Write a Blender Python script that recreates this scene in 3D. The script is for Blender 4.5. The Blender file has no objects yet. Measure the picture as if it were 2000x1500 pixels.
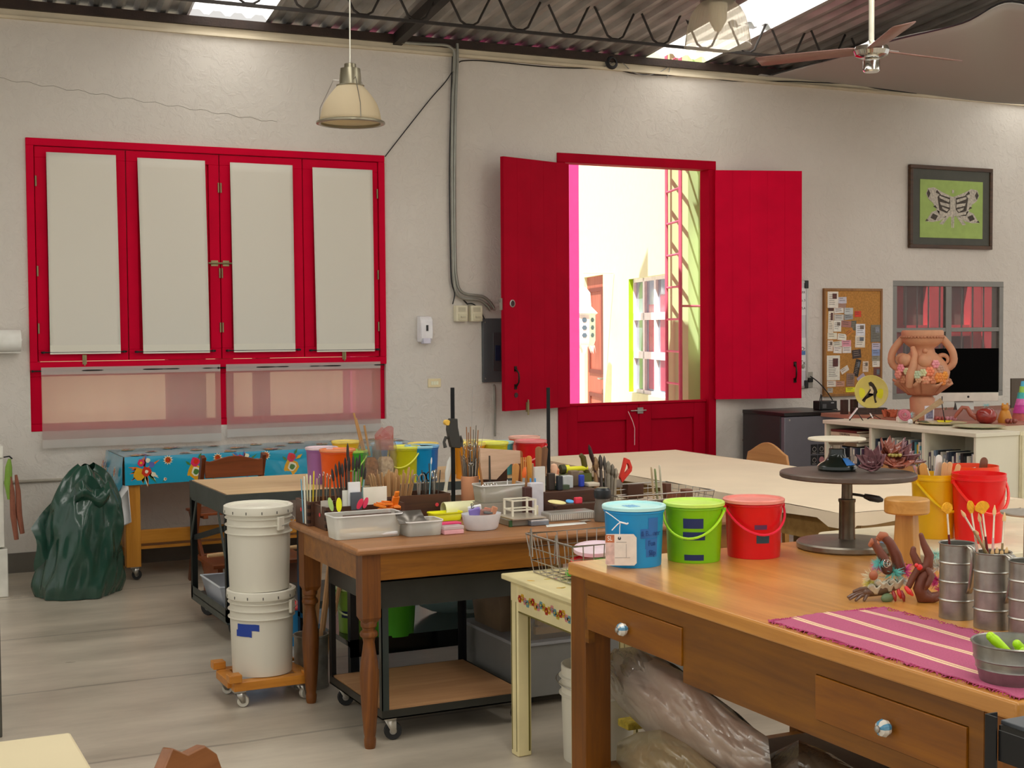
import bpy, math, random
import numpy as np
from mathutils import Vector, Matrix
PI = math.pi
scn = bpy.context.scene
COL = scn.collection
rnd = random.Random(7)

# ---------------------------------------------------------------- camera
FPX, CAMH = 2720.0, 1.65
YAW, PITCH, ROLL = math.radians(26.0), math.radians(2.35), math.radians(0.384)
cy, sy, cp, sp, cr, sr = math.cos(YAW), math.sin(YAW), math.cos(PITCH), math.sin(PITCH), math.cos(ROLL), math.sin(ROLL)
_f = np.array([sy*cp, cy*cp, -sp]); _r = np.array([cy, -sy, 0.0]); _d = np.cross(_f, _r)
_r2 = cr*_r + sr*_d; _d2 = -sr*_r + cr*_d
CM = np.array([_r2, _d2, _f])
cd = bpy.data.cameras.new('camera'); cam = bpy.data.objects.new('camera', cd); COL.objects.link(cam)
cd.sensor_width = 36.0; cd.lens = FPX/2000.0*36.0; cd.clip_start = 0.05; cd.clip_end = 200
mw = Matrix.Identity(4)
for i in range(3):
    mw[i][0] = float(_r2[i]); mw[i][1] = float(-_d2[i]); mw[i][2] = float(-_f[i])
mw[2][3] = CAMH
cam.matrix_world = mw
scn.camera = cam

# ---------------------------------------------------------------- light
scn.view_settings.view_transform = 'Standard'; scn.view_settings.look = 'None'
scn.view_settings.gamma = 1.0; scn.view_settings.use_curve_mapping = False
scn.view_settings.exposure = 0.25
wd = bpy.data.worlds.new('world'); scn.world = wd; wd.use_nodes = True
bg = wd.node_tree.nodes['Background']; bg.inputs[0].default_value = (1.0, 0.965, 0.915, 1); bg.inputs[1].default_value = 0.66
def sun(name, d, strength, ang, col=(1, .96, .9)):
    l = bpy.data.lights.new(name, 'SUN'); l.energy = strength; l.angle = math.radians(ang); l.color = col
    o = bpy.data.objects.new(name, l); COL.objects.link(o)
    o.rotation_euler = Vector(d).to_track_quat('-Z', 'Y').to_euler(); o.location = (0, 0, 12)
    return o
sun('sun', (0.40, 0.22, -0.9), 9.0, 0.6)
def area(name, loc, d, sx, sy_, power, col=(1, 1, 1)):
    l = bpy.data.lights.new(name, 'AREA'); l.shape = 'RECTANGLE'; l.size = sx; l.size_y = sy_; l.energy = power; l.color = col
    o = bpy.data.objects.new(name, l); COL.objects.link(o); o.location = loc
    o.rotation_euler = Vector(d).to_track_quat('-Z', 'Y').to_euler()
    return o

for _x, _w in ((-2.25, .65), (2.0, .7), (5.6, .75), (10.25, .65)):      # unseen lamps added under the skylight strips to boost their daylight
    area('skylight_fill', (_x-.35, 2.4, 4.02), (0, 0, -1), _w, 8.6, 62, (1.0, .965, .90))

# ---------------------------------------------------------------- geometry of the photograph's viewpoint
def ray(px, py): return CM.T @ np.array([(px-1000)/FPX, (py-750)/FPX, 1.0])
def PZ(px, py, z=0.0):
    d = ray(px, py); t = (z-CAMH)/d[2]; return Vector((float(d[0]*t), float(d[1]*t), z))
def PY(px, py, Y):
    d = ray(px, py); t = Y/d[1]; return Vector((float(d[0]*t), Y, float(CAMH+d[2]*t)))
def PX(px, py, X):
    d = ray(px, py); t = X/d[0]; return Vector((X, float(d[1]*t), float(CAMH+d[2]*t)))
def PD(px, py, depth):
    d = ray(px, py)*depth; return Vector((float(d[0]), float(d[1]), float(CAMH+d[2])))
def mpp(p): return float(p[0]*_f[0]+p[1]*_f[1]+(p[2]-CAMH)*_f[2])/FPX      # metres that one photo pixel spans at a point

# ---------------------------------------------------------------- mesh builder
class MB:
    def __init__(s): s.v = []; s.f = []; s.m = []
    def add(s, vs, fs, m=0):
        o = len(s.v); s.v += [tuple(v) for v in vs]
        for f in fs: s.f.append(tuple(i+o for i in f)); s.m.append(m)
        return s
    def box(s, x0, y0, z0, x1, y1, z1, m=0):
        return s.add([(x0,y0,z0),(x1,y0,z0),(x1,y1,z0),(x0,y1,z0),(x0,y0,z1),(x1,y0,z1),(x1,y1,z1),(x0,y1,z1)],
              [(0,3,2,1),(4,5,6,7),(0,1,5,4),(1,2,6,5),(2,3,7,6),(3,0,4,7)], m)
    def cbox(s, c, size, m=0, rot=None):
        a, b, h = size[0]/2, size[1]/2, size[2]/2
        vs = [Vector(p) for p in [(-a,-b,-h),(a,-b,-h),(a,b,-h),(-a,b,-h),(-a,-b,h),(a,-b,h),(a,b,h),(-a,b,h)]]
        if rot is not None: vs = [rot @ v for v in vs]
        return s.add([v+Vector(c) for v in vs], [(0,3,2,1),(4,5,6,7),(0,1,5,4),(1,2,6,5),(2,3,7,6),(3,0,4,7)], m)
    def bar(s, a, b, w, h, m=0, w2=None, h2=None):
        a = Vector(a); b = Vector(b); d = (b-a).normalized()
        up = Vector((0,0,1)) if abs(d.z) < .95 else Vector((0,1,0))
        sd = d.cross(up).normalized(); u = sd.cross(d)
        w2 = w2 or w; h2 = h2 or h
        vs = []
        for p, ww, hh in ((a,w,h),(b,w2,h2)):
            for i, j in ((-1,-1),(1,-1),(1,1),(-1,1)): vs.append(p+sd*ww/2*i+u*hh/2*j)
        return s.add(vs, [(0,1,2,3),(7,6,5,4),(0,4,5,1),(1,5,6,2),(2,6,7,3),(3,7,4,0)], m)
    def tube(s, pts, r, n=8, m=0, closed=False):
        pts = [Vector(p) for p in pts]; N = len(pts)
        rs = r if isinstance(r, (list, tuple)) else [r]*N
        rings = []; prev = None
        for i, p in enumerate(pts):
            if closed: t = (pts[(i+1) % N]-pts[i-1])
            else: t = pts[min(i+1, N-1)]-pts[max(i-1, 0)]
            t = t.normalized() if t.length > 1e-9 else Vector((0,0,1))
            if prev is None:
                a = Vector((0,0,1)) if abs(t.z) < .9 else Vector((1,0,0)); u = t.cross(a).normalized()
            else:
                u = prev-t*prev.dot(t)
                u = u.normalized() if u.length > 1e-6 else t.orthogonal().normalized()
            prev = u; w = t.cross(u)
            rings.append([p+(u*math.cos(2*PI*k/n)+w*math.sin(2*PI*k/n))*rs[i] for k in range(n)])
        vs = [v for q in rings for v in q]; fs = []
        R = N if closed else N-1
        for i in range(R):
            j = (i+1) % N
            for k in range(n):
                l = (k+1) % n; fs.append((i*n+k, i*n+l, j*n+l, j*n+k))
        if not closed:
            fs.append(tuple(range(n-1,-1,-1))); fs.append(tuple((N-1)*n+k for k in range(n)))
        return s.add(vs, fs, m)
    def lathe(s, prof, c=(0,0,0), n=32, m=0, rot=None, sx=1, sy=1, cap=True):
        vs = []; fs = []; P = len(prof); c = Vector(c)
        for r, z in prof:
            for k in range(n):
                a = 2*PI*k/n; v = Vector((r*math.cos(a)*sx, r*math.sin(a)*sy, z))
                if rot is not None: v = rot @ v
                vs.append(v+c)
        for i in range(P-1):
            for k in range(n):
                l = (k+1) % n; fs.append((i*n+k, i*n+l, (i+1)*n+l, (i+1)*n+k))
        if cap:
            if prof[0][0] > 1e-6: fs.append(tuple(range(n-1,-1,-1)))
            if prof[-1][0] > 1e-6: fs.append(tuple((P-1)*n+k for k in range(n)))
        return s.add(vs, fs, m)
    def prism(s, poly, a, b, plane='xy', m=0, mat=None):
        def mp(p, t):
            v = {'xy': (p[0], p[1], t), 'xz': (p[0], t, p[1]), 'yz': (t, p[0], p[1])}[plane]
            v = Vector(v); return mat @ v if mat is not None else v
        n = len(poly); vs = [mp(p, a) for p in poly]+[mp(p, b) for p in poly]
        fs = [tuple(range(n-1,-1,-1)), tuple(range(n, 2*n))]+[(i, (i+1) % n, n+(i+1) % n, n+i) for i in range(n)]
        return s.add(vs, fs, m)
    def ball(s, c, r, m=0, nu=16, nv=10, rot=None):
        rx, ry, rz = (r, r, r) if not isinstance(r, (tuple, list)) else r
        vs = []; fs = []; c = Vector(c)
        for i in range(nv+1):
            t = PI*i/nv
            for k in range(nu):
                a = 2*PI*k/nu; v = Vector((rx*math.sin(t)*math.cos(a), ry*math.sin(t)*math.sin(a), rz*math.cos(t)))
                if rot is not None: v = rot @ v
                vs.append(v+c)
        for i in range(nv):
            for k in range(nu):
                l = (k+1) % nu; fs.append((i*nu+k, (i+1)*nu+k, (i+1)*nu+l, i*nu+l))
        return s.add(vs, fs, m)
    def grid(s, fn, nu, nv, m=0):
        vs = [Vector(fn(i/nu, j/nv)) for j in range(nv+1) for i in range(nu+1)]; w = nu+1
        return s.add(vs, [(j*w+i, j*w+i+1, (j+1)*w+i+1, (j+1)*w+i) for j in range(nv) for i in range(nu)], m)
    def disc(s, c, r, nrm, n=16, m=0, th=0.001, rot=0, ry=None):
        c = Vector(c); nz = Vector(nrm).normalized()
        a = Vector((0,0,1)) if abs(nz.z) < .9 else Vector((0,1,0)); u = a.cross(nz).normalized(); w = nz.cross(u); ry = ry or r
        q = [(r*math.cos(2*PI*k/n), ry*math.sin(2*PI*k/n)) for k in range(n)]
        q = [(x*math.cos(rot)-y*math.sin(rot), x*math.sin(rot)+y*math.cos(rot)) for x, y in q]
        vs = [c+u*x+w*y for x, y in q]+[c+u*x+w*y+nz*th for x, y in q]
        return s.add(vs, [tuple(range(n-1,-1,-1)), tuple(range(n,2*n))]+[(i,(i+1)%n,n+(i+1)%n,n+i) for i in range(n)], m)
    def frame(s, x0, z0, x1, z1, t, y0, y1, m=0, tt=None, tb=None):
        tt = t if tt is None else tt; tb = t if tb is None else tb
        s.box(x0,y0,z0+tb,x0+t,y1,z1-tt,m); s.box(x1-t,y0,z0+tb,x1,y1,z1-tt,m); s.box(x0,y0,z1-tt,x1,y1,z1,m)
        if tb: s.box(x0,y0,z0,x1,y1,z0+tb,m)
        return s
    def build(s, name, mats, parent=None, loc=None, rz=0, bevel=0, ang=35, solid=0, rot=None):
        me = bpy.data.meshes.new(name); me.from_pydata(s.v, [], s.f)
        if not isinstance(mats, (list, tuple)): mats = [mats]
        for q in mats: me.materials.append(q)
        me.polygons.foreach_set('material_index', s.m)
        me.polygons.foreach_set('use_smooth', [True]*len(s.f))
        me.update(); me.validate()
        try: me.set_sharp_from_angle(angle=math.radians(ang))
        except Exception: pass
        o = bpy.data.objects.new(name, me); COL.objects.link(o)
        if parent: o.parent = parent
        if loc is not None: o.location = loc
        if rot is not None: o.rotation_euler = rot
        elif rz: o.rotation_euler = (0,0,rz)
        if solid:
            q = o.modifiers.new('solid', 'SOLIDIFY'); q.thickness = solid; q.offset = 0
        if bevel:
            q = o.modifiers.new('bevel', 'BEVEL'); q.width = bevel; q.segments = 2; q.limit_method = 'ANGLE'; q.angle_limit = math.radians(40)
        return o

def thing(name, label, cat, loc=(0,0,0), rz=0, group=None, rot=None):
    o = bpy.data.objects.new(name, None); COL.objects.link(o); o.empty_display_size = .05
    o.location = loc; o.rotation_euler = rot if rot is not None else (0,0,rz)
    o['label'] = label; o['category'] = cat
    if group: o['group'] = group
    return o
def tag(o, label, cat, group=None):
    o['label'] = label; o['category'] = cat
    if group: o['group'] = group
    return o
def struct(o, label=None):
    o['kind'] = 'structure'
    if label: o['label'] = label
    return o
def dup(root, loc=None, rz=None, label=None, rot=None, group=None):
    r = root.copy(); COL.objects.link(r)
    if loc is not None: r.location = loc
    if rz is not None: r.rotation_euler = (0,0,rz)
    if rot is not None: r.rotation_euler = rot
    if label: r['label'] = label
    if group: r['group'] = group
    for ch in list(root.children):
        c = ch.copy(); COL.objects.link(c); c.parent = r
        for g in list(ch.children):
            d = g.copy(); COL.objects.link(d); d.parent = c
    return r
def text(body, size, mat, parent, loc, rot, name='lettering', extrude=.0006, align='CENTER', sx=1.0):
    cu = bpy.data.curves.new('t', 'FONT'); cu.body = body; cu.size = size; cu.extrude = extrude; cu.align_x = align; cu.align_y = 'CENTER'
    to = bpy.data.objects.new('t', cu); COL.objects.link(to)
    me = bpy.data.meshes.new_from_object(to.evaluated_get(bpy.context.evaluated_depsgraph_get()))
    bpy.data.objects.remove(to); me.materials.clear(); me.materials.append(mat)
    o = bpy.data.objects.new(name, me); COL.objects.link(o); o.parent = parent; o.location = loc; o.rotation_euler = rot; o.scale = (sx,1,1)
    return o

# ---------------------------------------------------------------- materials
def lin(h, k=1.0):
    h = h.lstrip('#'); o = []
    for i in (0,2,4):
        c = int(h[i:i+2], 16)/255; c = c/12.92 if c <= .04045 else ((c+.055)/1.055)**2.4
        o.append(min(.92, c*k))
    return (*o, 1)
GAIN = 1.45
_mc = {}
def _new(name):
    m = bpy.data.materials.new(name); m.use_nodes = True; nt = m.node_tree
    return m, nt, nt.nodes['Principled BSDF']
def _coords(nt, scale=(1,1,1)):
    tc = nt.nodes.new('ShaderNodeTexCoord'); mp = nt.nodes.new('ShaderNodeMapping'); mp.inputs['Scale'].default_value = scale
    nt.links.new(tc.outputs['Object'], mp.inputs['Vector']); return mp.outputs['Vector']
def mat(hexc, rough=.5, metal=0.0, var=.08, vs=12.0, bump=0.0, bs=60.0, gain=None, coat=0.0, name=None, spec=.5):
    key = (hexc, rough, metal, var, vs, bump, bs, gain, coat, spec)
    if key in _mc: return _mc[key]
    m, nt, b = _new(name or 'm_'+hexc.strip('#')); c = lin(hexc, GAIN if gain is None else gain)
    b.inputs['Roughness'].default_value = rough; b.inputs['Metallic'].default_value = metal
    b.inputs['Coat Weight'].default_value = coat; b.inputs['Specular IOR Level'].default_value = spec
    v = _coords(nt)
    nz = nt.nodes.new('ShaderNodeTexNoise'); nz.inputs['Scale'].default_value = vs; nz.inputs['Detail'].default_value = 4
    nt.links.new(v, nz.inputs['Vector'])
    rp = nt.nodes.new('ShaderNodeValToRGB'); e = rp.color_ramp.elements
    e[0].position = .3; e[1].position = .7
    e[0].color = tuple(x*(1-var) for x in c[:3])+(1,); e[1].color = tuple(min(.95, x*(1+var)) for x in c[:3])+(1,)
    nt.links.new(nz.outputs['Fac'], rp.inputs['Fac']); nt.links.new(rp.outputs['Color'], b.inputs['Base Color'])
    if bump:
        n2 = nt.nodes.new('ShaderNodeTexNoise'); n2.inputs['Scale'].default_value = bs; n2.inputs['Detail'].default_value = 5
        nt.links.new(v, n2.inputs['Vector']); bp = nt.nodes.new('ShaderNodeBump'); bp.inputs['Strength'].default_value = bump; bp.inputs['Distance'].default_value = .01
        nt.links.new(n2.outputs['Fac'], bp.inputs['Height']); nt.links.new(bp.outputs['Normal'], b.inputs['Normal'])
    _mc[key] = m; return m
def wood(c1, c2, axis='x', scale=1.0, rough=.45, coat=0.0, gain=None, knots=False):
    key = ('wood', c1, c2, axis, scale, rough, coat, gain, knots)
    if key in _mc: return _mc[key]
    m, nt, b = _new('wood_'+c1.strip('#')); g = GAIN if gain is None else gain
    s = {'x': (1.2, 14, 14), 'y': (14, 1.2, 14), 'z': (14, 14, 1.2)}[axis]
    v = _coords(nt, tuple(k*scale for k in s))
    nz = nt.nodes.new('ShaderNodeTexNoise'); nz.inputs['Scale'].default_value = 1.5; nz.inputs['Detail'].default_value = 8; nz.inputs['Roughness'].default_value = .65
    nz.inputs['Distortion'].default_value = .6
    nt.links.new(v, nz.inputs['Vector'])
    rp = nt.nodes.new('ShaderNodeValToRGB'); e = rp.color_ramp.elements; e[0].position = .33; e[1].position = .66
    e[0].color = lin(c1, g); e[1].color = lin(c2, g)
    nt.links.new(nz.outputs['Fac'], rp.inputs['Fac'])
    out = rp.outputs['Color']
    n3 = nt.nodes.new('ShaderNodeTexNoise'); n3.inputs['Scale'].default_value = 1.6; n3.inputs['Detail'].default_value = 3
    nt.links.new(_coords(nt, (1,1,1)), n3.inputs['Vector'])
    mx = nt.nodes.new('ShaderNodeMix'); mx.data_type = 'RGBA'; mx.blend_type = 'MULTIPLY'; mx.inputs[0].default_value = .5
    r3 = nt.nodes.new('ShaderNodeValToRGB'); r3.color_ramp.elements[0].color = (.72,.68,.62,1); r3.color_ramp.elements[0].position = .35; r3.color_ramp.elements[1].position = .6
    nt.links.new(n3.outputs['Fac'], r3.inputs['Fac']); nt.links.new(out, mx.inputs[6]); nt.links.new(r3.outputs['Color'], mx.inputs[7]); out = mx.outputs[2]
    nt.links.new(out, b.inputs['Base Color'])
    bp = nt.nodes.new('ShaderNodeBump'); bp.inputs['Strength'].default_value = .12; bp.inputs['Distance'].default_value = .004
    nt.links.new(nz.outputs['Fac'], bp.inputs['Height']); nt.links.new(bp.outputs['Normal'], b.inputs['Normal'])
    b.inputs['Roughness'].default_value = rough; b.inputs['Coat Weight'].default_value = coat; b.inputs['Coat Roughness'].default_value = .25
    _mc[key] = m; return m
def clear(hexc='#e8e8e4', fac=.55, rough=.12, tl=.5, name='clear', crk=0):
    """see-through plastic or film: part transparent, part milky translucent, with a glossy skin"""
    key = ('clear', hexc, fac, rough, tl, crk)
    if key in _mc: return _mc[key]
    m = bpy.data.materials.new(name); m.use_nodes = True; nt = m.node_tree; nt.nodes.clear()
    out = nt.nodes.new('ShaderNodeOutputMaterial'); tr = nt.nodes.new('ShaderNodeBsdfTransparent'); df = nt.nodes.new('ShaderNodeBsdfDiffuse')
    tn = nt.nodes.new('ShaderNodeBsdfTranslucent'); gl = nt.nodes.new('ShaderNodeBsdfGlossy'); m1 = nt.nodes.new('ShaderNodeMixShader'); m2 = nt.nodes.new('ShaderNodeMixShader'); m3 = nt.nodes.new('ShaderNodeMixShader')
    c = lin(hexc, 1.1); df.inputs[0].default_value = c; tn.inputs[0].default_value = c; tr.inputs[0].default_value = tuple(.5+.5*x for x in c[:3])+(1,)
    gl.inputs['Roughness'].default_value = rough
    m1.inputs[0].default_value = tl; nt.links.new(df.outputs[0], m1.inputs[1]); nt.links.new(tn.outputs[0], m1.inputs[2])
    m2.inputs[0].default_value = fac; nt.links.new(m1.outputs[0], m2.inputs[1]); nt.links.new(tr.outputs[0], m2.inputs[2])
    lw = nt.nodes.new('ShaderNodeLayerWeight'); lw.inputs[0].default_value = .5; pw = nt.nodes.new('ShaderNodeMath'); pw.operation = 'POWER'; pw.inputs[1].default_value = 3; nt.links.new(lw.outputs['Facing'], pw.inputs[0]); fr = nt.nodes.new('ShaderNodeMath'); fr.operation = 'MULTIPLY_ADD'; fr.inputs[1].default_value = .35; fr.inputs[2].default_value = .045; nt.links.new(pw.outputs[0], fr.inputs[0])
    nt.links.new(fr.outputs[0], m3.inputs[0]); nt.links.new(m2.outputs[0], m3.inputs[1]); nt.links.new(gl.outputs[0], m3.inputs[2])
    if crk:
        fr.inputs[2].default_value = .16; nz = nt.nodes.new('ShaderNodeTexNoise'); nz.inputs['Scale'].default_value = crk; nz.inputs['Detail'].default_value = 5; nz.inputs['Distortion'].default_value = 1.5
        nt.links.new(_coords(nt), nz.inputs['Vector']); bp = nt.nodes.new('ShaderNodeBump'); bp.inputs['Strength'].default_value = .5; bp.inputs['Distance'].default_value = .02; nt.links.new(nz.outputs['Fac'], bp.inputs['Height'])
        for q in (df, gl, tn): nt.links.new(bp.outputs['Normal'], q.inputs['Normal'])
    nt.links.new(m3.outputs[0], out.inputs[0]); _mc[key] = m; return m
def translucent(hexc, tl=.5, rough=.6, transp=0.0, weave=0.0):
    key = ('tl', hexc, tl, rough, transp, weave)
    if key in _mc: return _mc[key]
    m = bpy.data.materials.new('cloth_'+hexc.strip('#')); m.use_nodes = True; nt = m.node_tree; nt.nodes.clear()
    out = nt.nodes.new('ShaderNodeOutputMaterial'); df = nt.nodes.new('ShaderNodeBsdfDiffuse'); tn = nt.nodes.new('ShaderNodeBsdfTranslucent'); m1 = nt.nodes.new('ShaderNodeMixShader')
    c = lin(hexc, 1.2); df.inputs[0].default_value = c; tn.inputs[0].default_value = c; m1.inputs[0].default_value = tl
    nt.links.new(df.outputs[0], m1.inputs[1]); nt.links.new(tn.outputs[0], m1.inputs[2]); last = m1
    if transp:
        tr = nt.nodes.new('ShaderNodeBsdfTransparent'); m2 = nt.nodes.new('ShaderNodeMixShader'); m2.inputs[0].default_value = transp
        nt.links.new(m1.outputs[0], m2.inputs[1]); nt.links.new(tr.outputs[0], m2.inputs[2]); last = m2
    nt.links.new(last.outputs[0], out.inputs[0]); _mc[key] = m; return m

STEEL = mat('#a8a59e', .3, .9, .05, gain=1.2); CHROME = mat('#c8c6c0', .12, 1.0, .02, gain=1.2); BLACKM = mat('#1c1d1e', .45, .2, .1, gain=1)
BLACKP = mat('#161616', .4, 0, .1, gain=1); RUBBER = mat('#202020', .7, 0, .1, gain=1); GREYM = mat('#5a5e5e', .5, .3, .12, bump=.1, gain=1.1)
WHITEP = mat('#d8d6cc', .4, 0, .03); RED = None
ORD = ['first','second','third','fourth','fifth','sixth','seventh','eighth','ninth','tenth','eleventh','twelfth','thirteenth','fourteenth','fifteenth','sixteenth','seventeenth','eighteenth','nineteenth','twentieth','twenty-first','twenty-second','twenty-third','twenty-fourth','twenty-fifth','twenty-sixth','twenty-seventh','twenty-eighth','twenty-ninth','thirtieth']
# ================================================================ ROOM
W = 9.95            # inner face of the back wall
def plaster():
    m, nt, b = _new('plaster'); v = _coords(nt)
    n1 = nt.nodes.new('ShaderNodeTexNoise'); n1.inputs['Scale'].default_value = .7; n1.inputs['Detail'].default_value = 5
    nt.links.new(v, n1.inputs['Vector']); rp = nt.nodes.new('ShaderNodeValToRGB')
    rp.color_ramp.elements[0].color = (.70,.65,.58,1); rp.color_ramp.elements[1].color = (.78,.735,.665,1); rp.color_ramp.elements[0].position = .35; rp.color_ramp.elements[1].position = .65
    nt.links.new(n1.outputs['Fac'], rp.inputs['Fac']); nt.links.new(rp.outputs['Color'], b.inputs['Base Color'])
    b.inputs['Roughness'].default_value = .85; b.inputs['Specular IOR Level'].default_value = .2
    n2 = nt.nodes.new('ShaderNodeTexNoise'); n2.inputs['Scale'].default_value = 14; n2.inputs['Detail'].default_value = 8; n2.inputs['Roughness'].default_value = .6; n2.inputs['Distortion'].default_value = .8
    nt.links.new(v, n2.inputs['Vector']); r2 = nt.nodes.new('ShaderNodeValToRGB'); r2.color_ramp.elements[0].position = .45; r2.color_ramp.elements[1].position = .62
    nt.links.new(n2.outputs['Fac'], r2.inputs['Fac'])
    bp = nt.nodes.new('ShaderNodeBump'); bp.inputs['Strength'].default_value = .35; bp.inputs['Distance'].default_value = .012
    nt.links.new(r2.outputs['Color'], bp.inputs['Height']); nt.links.new(bp.outputs['Normal'], b.inputs['Normal'])
    return m
def concrete():
    m, nt, b = _new('concrete_floor')
    v = _coords(nt, (.55, 1.6, 1)); n1 = nt.nodes.new('ShaderNodeTexNoise'); n1.inputs['Scale'].default_value = 1.4; n1.inputs['Detail'].default_value = 9; n1.inputs['Roughness'].default_value = .62
    nt.links.new(v, n1.inputs['Vector']); rp = nt.nodes.new('ShaderNodeValToRGB'); e = rp.color_ramp.elements
    e[0].position = .34; e[1].position = .64; e[0].color = (.36,.315,.245,1); e[1].color = (.62,.55,.44,1)
    nt.links.new(n1.outputs['Fac'], rp.inputs['Fac'])
    # joints and a few hairline cracks: bands along X at set distances
    tc = nt.nodes.new('ShaderNodeTexCoord'); sx = nt.nodes.new('ShaderNodeSeparateXYZ'); nt.links.new(tc.outputs['Object'], sx.inputs[0])
    wv = nt.nodes.new('ShaderNodeTexNoise'); wv.inputs['Scale'].default_value = 3; nt.links.new(tc.outputs['Object'], wv.inputs['Vector'])
    wm = nt.nodes.new('ShaderNodeMath'); wm.operation = 'MULTIPLY_ADD'; wm.inputs[1].default_value = .03; nt.links.new(wv.outputs['Fac'], wm.inputs[0]); nt.links.new(sx.outputs['Y'], wm.inputs[2])
    ad = nt.nodes.new('ShaderNodeMath'); ad.operation = 'SUBTRACT'; ad.inputs[1].default_value = 5.42+.015; nt.links.new(wm.outputs[0], ad.inputs[0])
    dv = nt.nodes.new('ShaderNodeMath'); dv.operation = 'DIVIDE'; dv.inputs[1].default_value = 1.19; nt.links.new(ad.outputs[0], dv.inputs[0])
    fr = nt.nodes.new('ShaderNodeMath'); fr.operation = 'PINGPONG'; fr.inputs[1].default_value = .5; nt.links.new(dv.outputs[0], fr.inputs[0])
    cmp = nt.nodes.new('ShaderNodeMapRange'); cmp.inputs['From Min'].default_value = .003; cmp.inputs['From Max'].default_value = .012; cmp.inputs['To Min'].default_value = .62; cmp.inputs['To Max'].default_value = 1
    nt.links.new(fr.outputs[0], cmp.inputs['Value'])
    mx = nt.nodes.new('ShaderNodeMix'); mx.data_type = 'RGBA'; mx.blend_type = 'MULTIPLY'; mx.inputs[0].default_value = 1
    nt.links.new(rp.outputs['Color'], mx.inputs[6]); nt.links.new(cmp.outputs[0], mx.inputs[7]); nt.links.new(mx.outputs[2], b.inputs['Base Color'])
    n4 = nt.nodes.new('ShaderNodeTexNoise'); n4.inputs['Scale'].default_value = 3; n4.inputs['Detail'].default_value = 6; nt.links.new(v, n4.inputs['Vector'])
    mr = nt.nodes.new('ShaderNodeMapRange'); mr.inputs['To Min'].default_value = .22; mr.inputs['To Max'].default_value = .42; nt.links.new(n4.outputs['Fac'], mr.inputs['Value']); nt.links.new(mr.outputs[0], b.inputs['Roughness'])
    bp = nt.nodes.new('ShaderNodeBump'); bp.inputs['Strength'].default_value = .06; bp.inputs['Distance'].default_value = .01; nt.links.new(n4.outputs['Fac'], bp.inputs['Height']); nt.links.new(bp.outputs['Normal'], b.inputs['Normal'])
    return m
PLASTER = plaster()
b = MB(); b.box(-4, -8, -.1, 14, W+.15, 0); struct(b.build('floor', concrete()))
HX = [-4, 1.205, 3.785, 5.265, 6.79, 8.74, 10.10, 14]; TOP = 3.80
b = MB()
for i in range(7):
    x0, x1 = HX[i], HX[i+1]
    if i == 1: segs = [(0,.955),(2.95,TOP)]
    elif i == 3: segs = [(3.045,TOP)]
    elif i == 5: segs = [(0,.96),(2.05,TOP)]
    else: segs = [(0,TOP)]
    for z0, z1 in segs: b.box(x0, W, z0, x1, W+.15, z1)
wall = struct(b.build('wall_back', PLASTER))
# grey skirting paint band, ledge, eave beam
b = MB(); b.box(-4, W-.012, 0, 5.26, W, .135); b.box(6.8, W-.012, 0, 14, W, .135); struct(b.build('baseboard_back', mat('#6f6a60', .8, 0, .12, 5, bump=.3, bs=30, gain=1.0)))
b = MB(); b.box(-4, W-.035, 3.735, 14, W, 3.755); b.box(-4, W-.012, 3.755, 14, W, 3.80); struct(b.build('trim_1', mat('#b9ae97', .7, 0, .1, 4)))
b = MB(); b.box(-4, W-.05, 3.80, 14, W+.15, 3.86); struct(b.build('trim_2', mat('#33241c', .7, 0, .25, 9, bump=.3, gain=1.0)))
b = MB()
cr_ = [(1.30,3.30),(1.5,3.27),(1.72,3.25),(1.95,3.22),(2.15,3.21),(2.38,3.19),(2.6,3.17),(2.8,3.15),(3.0,3.16)]
b.tube([(x, W-.0005, z+.008*math.sin(x*37)) for x, z in [(1.0+.04*k, 3.34-.095*(.04*k)) for k in range(50)]], .0016, 4); tag(b.build('wall_crack', mat('#a29a8c', .9, gain=.9)), 'thin wavy crack in the plaster above the wide red window', 'crack')
# conduit trim low on the wall at left
b = MB(); b.tube([(-4, W-.012, .64),(1.5, W-.012, .62)], .011, 8); tag(b.build('wall_pipe', mat('#8f897c', .6)), 'thin grey pipe running low along the wall by the green bag', 'pipe')

# ---- roof: corrugated sheets that slope up towards the viewer
RD = Vector((0.1004, 0.9932, -0.0586)).normalized()
RZ0 = 3.875
def roof_sheet(name, x0, x1, t0, t1, m, th=.0):
    """x measured along the wall line, t along the slope away from it (towards the viewer)"""
    pitch, amp = .152, .030; b = MB(); xs = []
    k0 = math.floor(x0/pitch); k1 = math.ceil(x1/pitch)
    for k in range(k0, k1):
        for fx, h in ((0,0),(.22,0),(.42,1),(.78,1),(.98,0)):
            x = (k+fx)*pitch
            if x0-1e-6 <= x <= x1+1e-6: xs.append((x, h))
    nt_ = max(1, int((t1-t0)/2))
    vs = []; w = len(xs)
    for j in range(nt_+1):
        t = t0+(t1-t0)*j/nt_; base = Vector((0, W, RZ0))-RD*t
        for x, h in xs: vs.append((base.x+x, base.y, base.z+h*amp+th))
    b.add(vs, [(j*w+i, j*w+i+1, (j+1)*w+i+1, (j+1)*w+i) for j in range(nt_) for i in range(w-1)])
    return b.build(name, m)
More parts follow.
